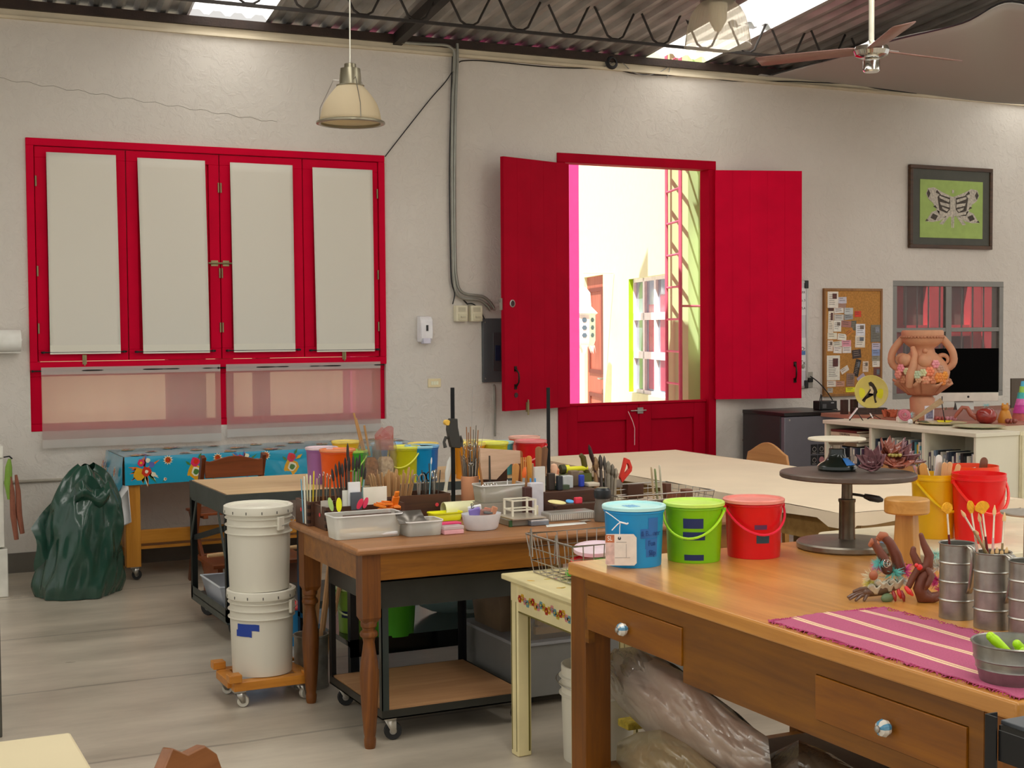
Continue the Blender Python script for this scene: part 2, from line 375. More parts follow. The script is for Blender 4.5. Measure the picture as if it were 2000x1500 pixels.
def roofmat():
    m, nt, b = _new('galvanised'); v = _coords(nt, (1.5,.4,1)); n1 = nt.nodes.new('ShaderNodeTexNoise'); n1.inputs['Scale'].default_value = 3; n1.inputs['Detail'].default_value = 8
    nt.links.new(v, n1.inputs['Vector']); rp = nt.nodes.new('ShaderNodeValToRGB'); rp.color_ramp.elements[0].color = (.17,.165,.15,1); rp.color_ramp.elements[1].color = (.50,.485,.455,1)
    rp.color_ramp.elements[0].position = .3; rp.color_ramp.elements[1].position = .65
    nt.links.new(n1.outputs['Fac'], rp.inputs['Fac']); nt.links.new(rp.outputs['Color'], b.inputs['Base Color']); b.inputs['Metallic'].default_value = .35; b.inputs['Roughness'].default_value = .5
    return m
ROOF = roofmat()
SKY0, SKY3, SKY4 = (-2.6, -1.9), (9.9, 10.6), (12.6, 13.4)  # outermost strips are unseen, added for more light from above
SKY1 = (PY(356,36,W).x, PY(540,52,W).x); SKY2 = (PY(1258,112,W).x, PY(1392,120,W).x)
cuts = [-6, *SKY0, *SKY1, *SKY2, *SKY3, *SKY4, 16]
for i in range(0, 12, 2): struct(roof_sheet('ceiling', cuts[i]-.1, cuts[i+1]+.1, -.75, 13, ROOF))  # eave beyond the wall is unseen, added to shade the green courtyard pier
SKYM = translucent('#eef2f4', .92)
for n, (a, c) in enumerate((SKY1, SKY2, SKY0, SKY3, SKY4)):
    struct(roof_sheet('window_%d' % (7+n), a-.14, c+.14, .03, 13, SKYM, .006), 'translucent corrugated skylight panel, %s' % ('above the wide red window','behind the ribbed lamp and the fan','added unseen for more light beyond the left edge','above the grey shade cloth','added unseen for more light beyond the right edge')[n])
# ---- rafters and purlins in dark steel
DARKST = mat('#2c2622', .6, .2, .2, gain=1.0)
def along(x, t, dz=0): p = Vector((x, W, RZ0))-RD*t; return Vector((p.x, p.y, p.z+dz))
xr = PY(775, 80, W).x
b = MB(); b.bar(along(xr, 0, -.05), along(xr, 16, -.05), .07, .08); struct(b.build('trim_3', DARKST), 'dark rafter running up the roof slope')
xr2 = SKY1[0]-1.25
# open web joist
JY = 8.9
def joist(Y, x0, x1, zb, zt, name, per=.39):
    b = MB(); b.box(x0, Y-.012, zb-.010, x1, Y+.012, zb+.010)
    b.box(x0, Y-.03, zt-.025, x1, Y+.03, zt+.025)
    k = 0; x = x0+.05
    while x < x1-per:
        pts = [(x, Y, zt-.02), (x+per*.27, Y, zb+.08), (x+per*.33, Y, zb+.035), (x+per*.43, Y, zb+.012), (x+per*.57, Y, zb+.012), (x+per*.67, Y, zb+.035), (x+per*.73, Y, zb+.08), (x+per, Y, zt-.02)]
        b.tube([(p[0], p[1], p[2]) for p in pts], .0085, 6); x += per*1.0
    return struct(b.build(name, DARKST), 'dark open-web steel roof joist with zigzag rods')
jb = PY(1015, 71, JY)
def jz(px, py): return PY(px, py, JY).z
ph = (PY(1015, 66, JY).x) % .39
joist(JY, PY(1015,66,JY).x-.05-.195-.39*14, 13, 3.735, 4.03, 'trim_4')
joist(JY-4.2, -3, 13, 3.99, 4.28, 'trim_5')
# ================================================================ WIDE RED SHUTTERED WINDOW
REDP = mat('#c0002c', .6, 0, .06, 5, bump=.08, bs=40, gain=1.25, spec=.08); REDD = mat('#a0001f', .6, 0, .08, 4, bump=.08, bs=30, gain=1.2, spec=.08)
RODM = mat('#1d1613', .5, .3, gain=1); BRASS = mat('#8f8560', .4, .7, .2, gain=1.1)
X0, X1, Z0, Z1 = 1.205, 3.785, .955, 2.95
FY = W-.02
w1 = MB(); t = .05
w1.frame(X0, 1.375, X1, Z1, t, FY, W+.10, tb=.055)
w1.frame(X0, Z0, X1, 1.375, .08, W+.03, W+.10, tt=.045, tb=.05)
xm = PY(435, 770, W).x
w1.box(xm-.03, W+.02, Z0+.05, xm+.03, W+.10, 1.33)
win = struct(w1.build('window_1', REDP, bevel=.004), 'wide red wooden window frame with four shutter leaves')
xs = [X0+t+.002, PY(248,500,W).x, PY(430,500,W).x, PY(592,500,W).x, X1-t-.002]
for i in range(4):
    a, c = xs[i]+.003, xs[i+1]-.003; s = MB(); st = .075; zb, zt = 1.435, Z1-t-.004
    s.frame(a, zb, c, zt, st, FY+.012, W+.05)
    s.box(a+st, W+.01, zb+st, c-st, W+.04, zt-st)
    sh = s.build('shutter_leaf', REDP, win, bevel=.003)
    hg = MB()
    for zz in (2.66, 2.05, 1.66):
        hx = a+.006 if i in (0, 2) else c-.006
        hg.tube([(hx, FY+.004, zz-.035), (hx, FY+.004, zz+.035)], .006, 8)
    hg.build('hinge', BRASS, sh)
b = MB(); z = 2.12
b.tube([(xs[2]-.09, FY+.0, z), (xs[2]+.09, FY+.0, z)], .007, 8); b.box(xs[2]-.07, FY+.004, z-.02, xs[2]-.02, FY+.013, z+.02); b.box(xs[2]+.015, FY+.004, z-.02, xs[2]+.06, FY+.013, z+.02)
b.build('slide_bolt', BRASS, win)
for px, py in ((165, 703), (672, 694)):
    p = PY(px, py, FY); b = MB(); b.box(p.x-.014, FY-.008, p.z-.03, p.x+.014, FY+.004, p.z+.035); b.tube([(p.x, FY-.012, p.z-.04), (p.x, FY-.012, p.z+.03)], .005, 6); b.build('vertical_bolt', BRASS, win)
# lower fixed panes: glass
gm = clear('#dfe6e6', .9, .03, .2, 'pane_glass')
b = MB(); b.box(X0+.06, W+.06, Z0+.04, xm-.03, W+.065, 1.335); b.box(xm+.03, W+.06, Z0+.04, X1-.08, W+.065, 1.335); b.build('pane', gm, win)
# four cloth panels on rods
CLOTH = translucent('#dedacd', .12)
pan = [((90,226),(98,236),(297,303),(692,690)), ((268,400),(280,410),(309,313),(691,688)), ((449,571),(457,577),(318,322),(688,686)), ((610,727),(619,732),(328,331),(688,685))]
names = ['far left', 'second from the left', 'third from the left', 'far right']
YC = FY-.022
for i, (tp, bt, yt, yb) in enumerate(pan):
    A = PY(tp[0], yt[0], YC); B = PY(tp[1], yt[1], YC); Cc = PY(bt[0], yb[0], YC); D = PY(bt[1], yb[1], YC)
    zt = (A.z+B.z)/2; zb = (Cc.z+D.z)/2
    cx = (A.x+B.x)/2
    th = thing('shutter_curtain', 'off-white cloth panel over the %s leaf of the wide red window' % names[i], 'curtain', (cx, YC, zb), group='cloth panels on the red shutters')
    m_ = MB(); ph_ = i*1.7
    def fn(u, v, A=A, B=B, Cc=Cc, D=D, cx=cx, zt=zt, zb=zb):
        xl = Cc.x+(A.x-Cc.x)*v; xr_ = D.x+(B.x-D.x)*v; x = xl+(xr_-xl)*u-cx
        bow = .004*math.sin(PI*v)*math.sin(7*u+ph_)+.006*math.sin(PI*v)
        return (x, -bow-.004*abs(math.sin(5*u+ph_*2))*(v**6), (zt-zb)*v)
    m_.grid(fn, 16, 20); m_.build('cloth', CLOTH, th, solid=.0015)
    hm = MB(); hm.grid(lambda u, v: (fn(u, v*.045)[0], fn(u, v*.045)[1]-.002, fn(u, v*.045)[2]-.001), 10, 1); hm.build('hem', translucent('#e2decf', .1), th)
    r = MB()
    for zz, xa, xb in ((zt-.02, A.x-cx, B.x-cx), (.012, Cc.x-cx, D.x-cx)):
        r.tube([(xa-.045, .002, zz), (xb+.03, .002, zz)], .005, 8)
        for x in (xa-.04, xb+.025): r.box(x-.006, -.004, zz-.008, x+.006, .02, zz+.008); r.ball((x-.012 if x < 0 else x+.012, .002, zz), .008, nu=8, nv=6)
    r.build('curtain_rod', RODM, th)
# two sheer cafe curtains over the lower panes
SHEER = translucent('#cdbfbb', .75, transp=.28); SHEERH = translucent('#cfccc6', .45, transp=.12)
for i, (xl, xr_, lab) in enumerate(((80, 430, 'wider'), (441, 743, 'right-hand'))):
    A = PY(xl, 716 if i == 0 else 712, YC-.01); B = PY(xr_, 713 if i == 0 else 708, YC-.01); zt = 1.37+.02; zb = .845 if i == 0 else .87
    th = thing('cafe_curtain', '%s sheer pinkish cafe curtain across the low panes under the red window' % lab, 'curtain', (A.x, YC-.014, zb), group='sheer curtains under the red window')
    wd_ = B.x-A.x
    def fn2(u, v, w_=wd_, k=i): return (u*w_, -.006*math.sin(u*40+k*2)*(.4+.6*(1-v))-.004*math.sin(u*17), .055+(zt-zb-.055)*v)
    m_ = MB(); m_.grid(fn2, 70, 8); m_.build('cloth', SHEER, th)
    m_ = MB(); m_.grid(lambda u, v: (fn2(u, 0)[0], fn2(u, 0)[1]-.001, .0+.057*v), 70, 2); m_.build('hem', SHEERH, th)
    m_ = MB(); m_.grid(lambda u, v: (fn2(u, .97)[0], fn2(u, .97)[1]-.002, zt-zb-.045+.05*v), 70, 2); m_.build('header', SHEERH, th)
    r = MB(); r.tube([(-.05, .003, zt-zb-.02), (wd_+.03, .003, zt-zb-.02)], .005, 8); r.ball((-.055, .003, zt-zb-.02), .009, nu=8, nv=6); r.build('curtain_rod', RODM, th)

# ================================================================ DUTCH DOOR
DX0, DX1, DZ = 5.265, 6.79, 3.045
w1 = MB(); w1.frame(DX0, 0, DX1, DZ, .075, W-.015, W+.12, tb=0)
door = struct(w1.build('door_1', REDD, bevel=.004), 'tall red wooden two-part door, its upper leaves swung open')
zs = 1.0; xm2 = (DX0+DX1)/2+.02
for k, (a, c) in enumerate(((DX0+.076, xm2), (xm2, DX1-.076))):
    s = MB(); y0, y1 = W+.03, W+.075; st = .12
    s.box(a+.002, y0, .05, a+st, y1, zs-.002); s.box(c-st, y0, .05, c-.002, y1, zs-.002); s.box(a+st, y0, zs-.13, c-st, y1, zs-.002); s.box(a+st, y0, .45, c-st, y1, .56); s.box(a+st, y0, .05, c-st, y1, .2)
    s.box(a+st, y0+.022, .05, c-st, y1-.005, zs-.1)
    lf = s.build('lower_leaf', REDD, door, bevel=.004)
b = MB(); b.box(DX0+.077, W+.02, zs-.002, DX1-.077, W+.085, zs+.018); b.build('sill_rail', REDD, door, bevel=.004)
b = MB(); b.tube([(xm2-.09, W+.015, zs-.055), (xm2+.06, W+.015, zs-.055)], .006, 8); b.box(xm2-.025, W+.012, zs-.08, xm2+.03, W+.03, zs-.03); b.build('slide_bolt', STEEL, door)
p0 = PY(1236, 826, W-.02); b = MB(); b.tube([(p0.x-.02, W+.02, .94), (p0.x+.01, W-.0, .86), (p0.x+.03, W+.0, .8), (p0.x+.028, W+.0, .66)], .003, 5); b.build('string', mat('#d8b0b0', .9), door)
def leaf(hx, hy, wdt, ang, z0, z1, side):
    bs = -1 if side == 'l' else 1
    """upper leaf of planks; local x runs from the hinge to the free edge"""
    e = MB(); n = 5; sg = 1
    for k in range(n):
        a = wdt*k/n; c = wdt*(k+1)/n; e.box(a+.0003, -.018, z0, c-.0003, .018, z1)
    for zz in (z0+.25, z1-.25): e.box(.04, min(.018*bs,.034*bs), zz-.05, wdt-.04, max(.018*bs,.034*bs), zz+.05)
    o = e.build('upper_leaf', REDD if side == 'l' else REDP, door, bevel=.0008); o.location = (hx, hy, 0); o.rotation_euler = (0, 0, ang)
    return o
L = leaf(5.345, W-.03, .745, PI+math.radians(19.5), 1.0, 2.955, 'l')
R_ = leaf(6.765, W-.03, .765, -math.radians(18), 1.02, 2.965, 'r')
def pull(parent, x, z, s, ysd):
    b = MB(); b.tube([(x, ysd*.02, z-s), (x, ysd*.03, z-s*.9), (x+.0, ysd*.055, z-s*.5), (x, ysd*.058, z), (x, ysd*.055, z+s*.5), (x, ysd*.03, z+s*.9), (x, ysd*.02, z+s)], [.012,.008,.006,.0075,.006,.008,.012], 8)
    b.box(x-.013, min(ysd*.018, ysd*.024), z-s-.02, x+.013, max(ysd*.018, ysd*.024), z-s+.02); b.box(x-.013, min(ysd*.018, ysd*.024), z+s-.02, x+.013, max(ysd*.018, ysd*.024), z+s+.02)
    b.build('handle', mat('#2a1d18', .35, .6, gain=1), parent)
pull(L, .63, 1.255, .07, 1); pull(R_, .705, 1.245, .07, -1)
b = MB(); b.disc((.66, .0185, 1.83), .022, (0,1,0), 16, 0, .003); b.disc((.625, .0185, 1.12), .02, (0,1,0), 14, 0, .004); b.build('lock_hole', mat('#3a2020', .6, gain=1), L)
b = MB(); b.lathe([(.03,0),(.03,.004),(.022,.006),(.021,0)], (.66,.0185,1.83), 16, rot=Matrix.Rotation(-PI/2,4,'X').to_3x3()); b.build('lock_ring', STEEL, L)
b = MB(); b.box(.735, -.03, 1.78, .752, .0, 1.87); b.tube([(.75,-.02,1.84),(.765,-.03,1.86)], .006, 6); b.build('latch', STEEL, L)
b = MB(); b.tube([(.5,.03,.96),(.5,.03,1.08)], .007, 8); b.box(.485,.018,.985,.515,.028,1.06); b.build('bolt', BRASS, L)

# ================================================================ SMALL GRILLED WINDOW
SX0, SX1, SZ0, SZ1 = 8.74, 10.10, .96, 2.05
ALU = mat('#86837d', .45, .35, .05, gain=1.1)
m_ = MB(); xm3 = PY(1853, 650, W).x; y0, y1 = W+.0, W+.04
m_.frame(SX0, SZ0, SX1, SZ1, .05, y0, y1); m_.box(xm3-.035, y0, SZ0+.05, xm3+.035, y1, SZ1-.05); m_.box(SX0+.05, y0+.002, 1.575, xm3-.035, y1-.002, 1.615); m_.box(xm3+.035, y0+.002, 1.575, SX1-.05, y1-.002, 1.615)
win3 = struct(m_.build('window_2', ALU, bevel=.003), 'small grey metal window with bars and a red front beyond it')
b = MB(); b.box(SX0+.04, y0+.02, SZ0+.04, SX1-.04, y0+.024, SZ1-.04); b.build('screen', clear('#a0989a', .86, .5, .3, 'insect_screen'), win3)
for k in range(9):
    x = SX0+.13+k*.138; b = MB(); b.tube([(x, y1+.09, SZ0), (x, y1+.09, SZ1)], .008, 8); b.build('security_bar', mat('#b9b4ae', .5), win3)
# red front seen beyond the small window
OUTR = mat('#c8484e', .7, 0, .08, gain=1.5); DKG = mat('#6a685c', .4, 0, .2, 3, gain=1.2)
m_ = MB(); yy = W+1.3; ax0, ax1 = 9.6, 12.3
m_.box(ax0, yy, 0, ax1, yy+.1, .95)
cols = [(ax0, 10.02), (10.38, 10.62), (10.95, 11.1), (11.12,11.3), (11.6, 11.8), (12.1, 12.3)]
for a, c in cols: m_.box(a, yy, .95, c, yy+.1, 2.6)
for z0, z1 in ((.95,1.05),(1.52,1.64),(2.2,2.6)): m_.box(ax0, yy+.01, z0, ax1, yy+.09, z1)
struct(m_.build('wall_outer', OUTR)); rf = MB(); rf.box(ax0, yy+.12, .9, ax1, yy+.16, 2.6); struct(rf.build('window_3', DKG))

# ================================================================ COURTYARD BEYOND THE DOOR
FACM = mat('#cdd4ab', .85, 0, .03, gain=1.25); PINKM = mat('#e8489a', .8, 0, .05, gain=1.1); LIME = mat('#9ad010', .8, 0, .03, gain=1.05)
GW = mat('#f0f0ee', .5, gain=1.0)
b = MB(); b.box(-4, W+.15, -.12, 14, 26, -.02); struct(b.build('floor', mat('#b9b2a2', .9, 0, .1, 3, gain=1.1), None))
u_ = Vector((math.sin(math.radians(17)), math.cos(math.radians(17)), 0)); n_ = Vector((-u_.y, u_.x, 0)); F0 = Vector((7.28, 10.8, 0))
def onfac(px, py):
    d = Vector([float(q) for q in ray(px, py)]); o = Vector((0,0,CAMH)); t = (F0-o).dot(n_)/d.dot(n_); p = o+d*t; return (p-F0).dot(u_), p.z
FM = Matrix.Translation(F0) @ Matrix(((u_.x, n_.x, 0, 0), (u_.y, n_.y, 0, 0), (0,0,1,0), (0,0,0,1)))   # local x along, y out of the wall (towards -X)
_m = MB(); _m.box(-1, W+2.2, 0, 4.2, W+2.3, 2.6); struct(_m.build('wall_yard', mat('#cdb592', .9, 0, .15, 2, gain=1.2)), 'sandy yard wall glimpsed through the sheer curtains')
for _x, _w in ((1.15,.25),(2.35,.3),(2.75,.12),(3.05,.12),(3.9,.35)): _m = MB(); _m.box(_x, W+1.0, 0, _x+_w, W+1.1, 2.6); struct(_m.build('wall_yard_post', mat('#b04050', .8, gain=1.0)))
def fobj(mb, name, m, parent=None, **k):
    o = mb.build(name, m, parent, **k)
    if parent is None: o.matrix_world = FM
    return o
wL, zT = onfac(1228, 543); wR, _z = onfac(1318, 700); wBz = onfac(1228, 765)[1]; dL, dT = onfac(1141, 542); dR, _q = onfac(1178, 660)
wT2 = onfac(1310, 536)[1]; wz1 = (zT+wT2)/2
s0, s1 = min(wR, wL), max(wL, wR); d0, d1 = min(dL, dR), max(dL, dR)
m_ = MB(); HF = 6.0; rv = -.18
m_.box(-.12, -.4, 0, s0, 0, HF); m_.box(s0, -.4, 0, s1, 0, wBz); m_.box(s0, -.4, wz1, s1, 0, HF); m_.box(s1, -.4, 0, d0, 0, HF); m_.box(d0, -.4, dT, d1, 0, HF); m_.box(d1, -.4, 0, 16, 0, HF)
fac = struct(fobj(m_, 'wall_facade', FACM), 'pale green courtyard facade in full sun beyond the door')
m_ = MB(); m_.box(s1-.004, -.08, wBz, s1+.001, .001, wz1); fobj(m_, 'reveal', LIME, fac)
# facade window: white grid, glass and red reflections painted on it
m_ = MB(); nc, nr = 4, 3; w_ = s1-s0; h_ = wz1-wBz; yb = -.10
for k in range(nc+1): x = s0+w_*k/nc; m_.box(max(s0,x-.035), yb, wBz, min(s1,x+.035), yb+.05, wz1)
for k in range(nr+1): z = wBz+h_*k/nr; m_.box(s0, yb, max(wBz,z-.04), s1, yb+.05, min(wz1,z+.04))
fw = fobj(m_, 'window_6', GW); struct(fw, 'white gridded window in the sunny courtyard facade')
m_ = MB(); m_.box(s0, yb+.015, wBz, s1, yb+.02, wz1); m_.build('pane', mat('#8894a6', .08, 0, .3, 2, gain=1.0), fw)
m_ = MB()
for k in (0, 1, 2): m_.box(s0+w_*(k+.15)/nc, yb+.0205, wBz+.06, s0+w_*(k+.75)/nc, yb+.022, wz1-.1*k-.1)
m_.build('red_reflection', mat('#b01848', .2, gain=1.0), fw)
# brown door
m_ = MB(); m_.box(d0, -.10, 0, d1, -.04, dT); dr = fobj(m_, 'door_2', wood('#a8553e', '#c0705a', 'z', 1, .6, gain=.9)); struct(dr, 'brown panelled door in the courtyard facade')
m_ = MB(); wdd = d1-d0
for z0, z1 in ((.15, .8), (1.05, dT-.15)):
    for a, c in ((.12, .2), (.8, .88)): m_.box(d0+wdd*a, -.04, z0, d0+wdd*c, -.025, z1)
    m_.box(d0+wdd*.2, -.04, z0, d0+wdd*.8, -.026, z0+.05); m_.box(d0+wdd*.2, -.04, z1-.05, d0+wdd*.8, -.026, z1)
m_.build('panel_moulding', mat('#7a3626', .6, gain=.9), dr)
m_ = MB(); m_.tube([(d0+.08, -.04, 1.0), (d0+.08, .02, 1.0), (d0+.2, .02, 1.0)], .012, 8); m_.box(d0+.06, -.04, .9, d0+.1, -.03, 1.06); m_.build('handle', STEEL, dr)
# pink wall and green pier
pk = PY(1131, 500, 12.2).x; m_ = MB(); m_.box(4.2, 12.2, 0, pk, 12.5, 5.2); struct(m_.build('wall_pink', PINKM), 'bright pink courtyard wall at the left of the opening')
px0 = PY(1344, 500, 10.95).x; m_ = MB(); m_.box(px0, 10.95, 0, 9.5, 11.3, 5.5); struct(m_.build('wall_pier', mat('#a9c08a', .85, 0, .06, 2, gain=1.25)), 'green wall end in shade right of the courtyard ladder')  # separate wall end added for the facade's shaded part, coloured a deeper green
# ladder
p1 = PY(1329, 600, 10.75); A = Vector((p1.x, 10.75, 0)); Bq = A+u_*.47
LM = mat('#d0607a', .5, gain=1.0); ld = thing('wall_ladder', 'pink steel ladder fixed upright to the green courtyard wall', 'ladder', A)
m_ = MB(); m_.tube([(0,0,0),(0,0,4.6)], .018, 8); m_.build('rail', LM, ld)
m_ = MB(); m_.tube([(u_.x*.47,u_.y*.47,0),(u_.x*.47,u_.y*.47,4.6)], .016, 8); m_.build('rail', LM, ld)
for k in range(16):
    z = .22+k*.298; m_ = MB(); m_.tube([(0,0,z),(u_.x*.47,u_.y*.47,z)], .011, 6); m_.build('rung', LM, ld)
m_ = MB(); m_.tube([(0,0,1.83),(.25,.06,1.83)], .012, 6); m_.build('bracket', LM, ld)
# star lantern on its bracket
s_, z_ = onfac(1200, 600); lp = F0+u_*s_+n_*.38
ln = thing('courtyard_lantern', 'white punched tin lantern hanging from a bracket on the sunny facade', 'lantern', (lp.x, lp.y, z_-.45))
LW = mat('#e9edf0', .5, gain=1.0); m_ = MB()
m_.lathe([(.13,.0),(.15,.06),(.15,.36),(.18,.38),(.10,.46),(.09,.62),(.04,.68),(0,.70)], (0,0,0), 8); m_.build('body', LW, ln)
m_ = MB()
for k in range(8):
    for j in range(3):
        a = 2*PI*(k+.5)/8; r = .15*math.cos(PI/8)+.001; c_ = Vector((math.cos(a)*r, math.sin(a)*r, .12+.09*j)); m_.disc(c_, .03, (math.cos(a),math.sin(a),0), 6, 0, .003)
m_.build('punched_holes', mat('#5a7080', .6, gain=1), ln)
m_ = MB()
for k in range(8): a = 2*PI*(k+.5)/8; m_.add([(math.cos(a-.3)*.14, math.sin(a-.3)*.14, .0),(math.cos(a+.3)*.14, math.sin(a+.3)*.14, .0),(math.cos(a)*.15, math.sin(a)*.15,-.10)], [(0,1,2)])
m_.build('fringe', LW, ln)
m_ = MB(); m_.tube([(0,0,.70),(0,0,.86),(-n_.x*.37,-n_.y*.37,.86)], .012, 6); m_.build('bracket', mat('#dadada', .5), ln)

# ================================================================ THINGS FIXED TO THE WALL
WY = W
def onw(px, py, off=0.0): return PY(px, py, W-off)
# electric panel
a = onw(940, 622); c = onw(1010, 745)
t_ = thing('breaker_panel', 'grey electrical panel half hidden behind the left door leaf', 'electrical panel', (a.x, W, c.z)); h = a.z-c.z; w_ = .42
m_ = MB(); m_.box(0, -.028, 0, w_, 0, h); m_.build('cover', mat('#55595b', .5, .2, .05, gain=1.1), t_, bevel=.004)
m_ = MB(); m_.box(.085, -.036, .09, w_-.06, -.028, h-.11); m_.build('door', mat('#4c4a4c', .4, .2, .05, gain=1.1), t_, bevel=.003)
for k in range(2): m_ = MB(); m_.box(.10+.055*k, -.044, .17, .145+.055*k, -.036, .29); m_.build('breaker', mat('#1e2a48', .4, gain=1.0) if k == 0 else BLACKP, t_, bevel=.002)
m_ = MB()
for x, z in ((.02,.03),(.02,h-.03)): m_.lathe([(.007,0),(.004,.004)], (x,-.028,z), 8, rot=Matrix.Rotation(PI/2,3,'X'))
m_.build('screw', STEEL, t_)
# two small switch boxes
for k, (px, lb) in enumerate(((897, 'left'), (926, 'right'))):
    p = onw(px, 628); t_ = thing('switch_box', '%s of two small beige breaker boxes below the conduits' % lb, 'switch box', (p.x, W, p.z), group='beige breaker boxes')
    m_ = MB(); m_.box(-.05, -.055, 0, .05, 0, .125); m_.build('case', mat('#c5bfa6', .5), t_, bevel=.005)
    m_ = MB(); m_.box(-.03, -.065, .01, .04, -.055, .06); m_.build('lid', mat('#b8b298', .5), t_, bevel=.002)
    m_ = MB(); m_.box(-.015, -.075, .03, .025, -.065, .042); m_.box(-.03,-.058,.075,.03,-.055,.11); m_.build('toggle', mat('#a8a28a', .5), t_)
# soap dispenser
p = onw(826, 668); t_ = thing('soap_dispenser', 'white rounded soap dispenser mounted on the wall', 'soap dispenser', (p.x, W, p.z))
m_ = MB(); m_.prism([(0,.0),(-.06,.0),(-.085,.03),(-.09,.1),(-.085,.17),(-.06,.195),(0,.2)], -.05, .05, 'yz'); m_.build('body', mat('#cfcdd8', .3), t_, bevel=.008)
m_ = MB(); m_.box(-.008,-.094,.085,.008,-.088,.13); m_.build('level_window', BLACKP, t_)
m_ = MB(); m_.box(-.03,-.088,-.012,.03,-.03,.03); m_.build('push_button', mat('#bdbbc8', .35), t_, bevel=.004)
# light switch plate
p = onw(848, 748); t_ = thing('wall_switch', 'cream light switch plate below the soap dispenser', 'light switch', (p.x, W, p.z))
m_ = MB(); m_.box(-.055,-.008,-.034,.055,0,.034); m_.build('plate', mat('#c9bd98', .4), t_, bevel=.004)
for k in range(3): m_ = MB(); m_.box(-.03+.021*k,-.013,-.014,-.011+.021*k,-.008,.014); m_.build('rocker', mat('#d8d0b4', .4), t_, bevel=.001)
# conduits and cables
CON = mat('#8d8d84', .4, .5, .08, gain=1.2)
def wt(pts, r, name, m, label, cat, off=.03, n=8):
    q = [onw(x, y, off) for x, y in pts]
    # smooth with catmull-rom
    out = []
    for i in range(len(q)-1):
        p0_, p1_, p2_, p3_ = q[max(i-1,0)], q[i], q[i+1], q[min(i+2,len(q)-1)]
        for s in range(5):
            t = s/5; out.append(.5*((2*p1_)+(p2_-p0_)*t+(2*p0_-5*p1_+4*p2_-p3_)*t*t+(3*p1_-p0_-3*p2_+p3_)*t**3))
    out.append(q[-1]); m_ = MB(); m_.tube(out, r, n); return tag(m_.build(name, m), label, cat)
wt([(893,85),(893,120),(890,200),(888,330),(889,500),(892,545),(898,566),(912,575),(930,577),(945,580),(957,590),(965,602)], .012, 'conduit', CON, 'right-hand grey conduit bending above the breaker boxes', 'conduit', .05)
wt([(889,100),(888,140),(884,200),(883,330),(885,500),(887,545),(892,572),(905,583),(925,585),(940,588),(952,597),(958,606)], .012, 'conduit', CON, 'left-hand grey conduit bending above the breaker boxes', 'conduit', .045)
wt([(780,72),(785,82),(830,86),(868,88),(882,94),(887,104),(886,140)], .012, 'conduit', CON, 'grey conduit running level under the roof beam into the others', 'conduit', .075)
wt([(884,110),(881,200),(878,330),(880,500),(884,560),(900,580),(912,593)], .006, 'cable', BLACKP, 'black cable strapped down beside the conduits', 'cable', .03)
wt([(884,560),(888,575),(884,594)], .005, 'cable', BLACKP, 'short black cable entering the left beige breaker box', 'cable', .03)
wt([(912,594),(922,593),(932,600),(940,610),(946,623)], .005, 'cable', BLACKP, 'short black cable joining the right beige box to the grey panel', 'cable', .03)
wt([(887,133),(870,160),(840,194),(783,266),(752,306)], .004, 'cable', BLACKP, 'black cable strung diagonally from the conduits to the red window', 'cable', .01, 6)
wt([(897,122),(903,119),(930,118),(980,122),(1060,130),(1120,133),(1195,134),(1240,144),(1300,147),(1362,148),(1430,158),(1545,159),(1588,161),(1672,165),(1720,174),(1790,182)], .005, 'cable', BLACKP, 'long black cable drooping along the top of the wall', 'cable', .02, 6)
wt([(1180,130),(1210,120),(1235,140),(1262,147),(1290,140),(1308,130),(1303,152)], .0035, 'cable', mat('#7c7a76', .6), 'thin loose grey wire by the cable coil', 'cable', .03, 6)
p = onw(1195, 122, .05); m_ = MB()
for k in range(5): m_.tube([(p.x+(.035+.005*k)*math.cos(t*PI/8+k), p.y-.01+.004*k, p.z+(.035+.004*k)*math.sin(t*PI/8+k)) for t in range(16)], .005, 5, closed=True)
tag(m_.build('cable_coil', BLACKP), 'small coil of black cable hung under the eave', 'cable coil')
wt([(964,752),(966,758),(967,800),(967,852)], .009, 'wall_pipe', mat('#7f7d74', .5, .3), 'thin grey upright pipe on the wall left of the red door', 'pipe', .02)
# paper roll at the left edge
p = onw(40, 665, .1); t_ = thing('paper_roll', 'white paper towel roll on the wall at the left edge', 'paper roll', (p.x, W-.09, p.z))
m_ = MB(); m_.lathe([(.02,0),(.072,0),(.072,.42),(.02,.42)], (0,0,0), 28, rot=Matrix.Rotation(-PI/2,3,'Y')); m_.build('roll', mat('#e4e1d8', .8, gain=1.2), t_)
m_ = MB(); m_.box(-.44,.0,-.085,-.0,.085,-.0735); m_.tube([(-.44,0,0),(.012,0,0)], .012, 10); m_.build('holder', mat('#c4c1b8', .5), t_)
# framed butterfly print
A = onw(1777, 325, .03); D = onw(1937, 488, .03); w_ = D.x-A.x; h = A.z-D.z+.02
t_ = thing('framed_print', 'framed drawing of a winged corset on green paper', 'framed picture', (A.x, W-.03, D.z))
m_ = MB(); f_ = .035
for a_ in ((0,0,w_,f_),(0,h-f_,w_,h),(0,f_,f_,h-f_),(w_-f_,f_,w_,h-f_)): m_.box(a_[0],-.012,a_[1],a_[2],.025,a_[3])
m_.build('frame', wood('#3a2412', '#5a3c20', 'x', 1, .35, gain=1.0), t_, bevel=.004)
m_ = MB(); m_.box(f_,.0,f_,w_-f_,.01,h-f_); m_.build('mat_board', mat('#4a4a40', .6, gain=1.0), t_)
gx0, gx1, gz0, gz1 = w_*.12, w_*.88, h*.13, h*.83
m_ = MB(); m_.box(gx0,-.003,gz0,gx1,.0,gz1); gp = m_.build('paper', mat('#93ab58', .6, gain=1.2), t_)
def bf(x, z): return (gx0+(gx1-gx0)*x, -.0045, gz1-(gz1-gz0)*z)
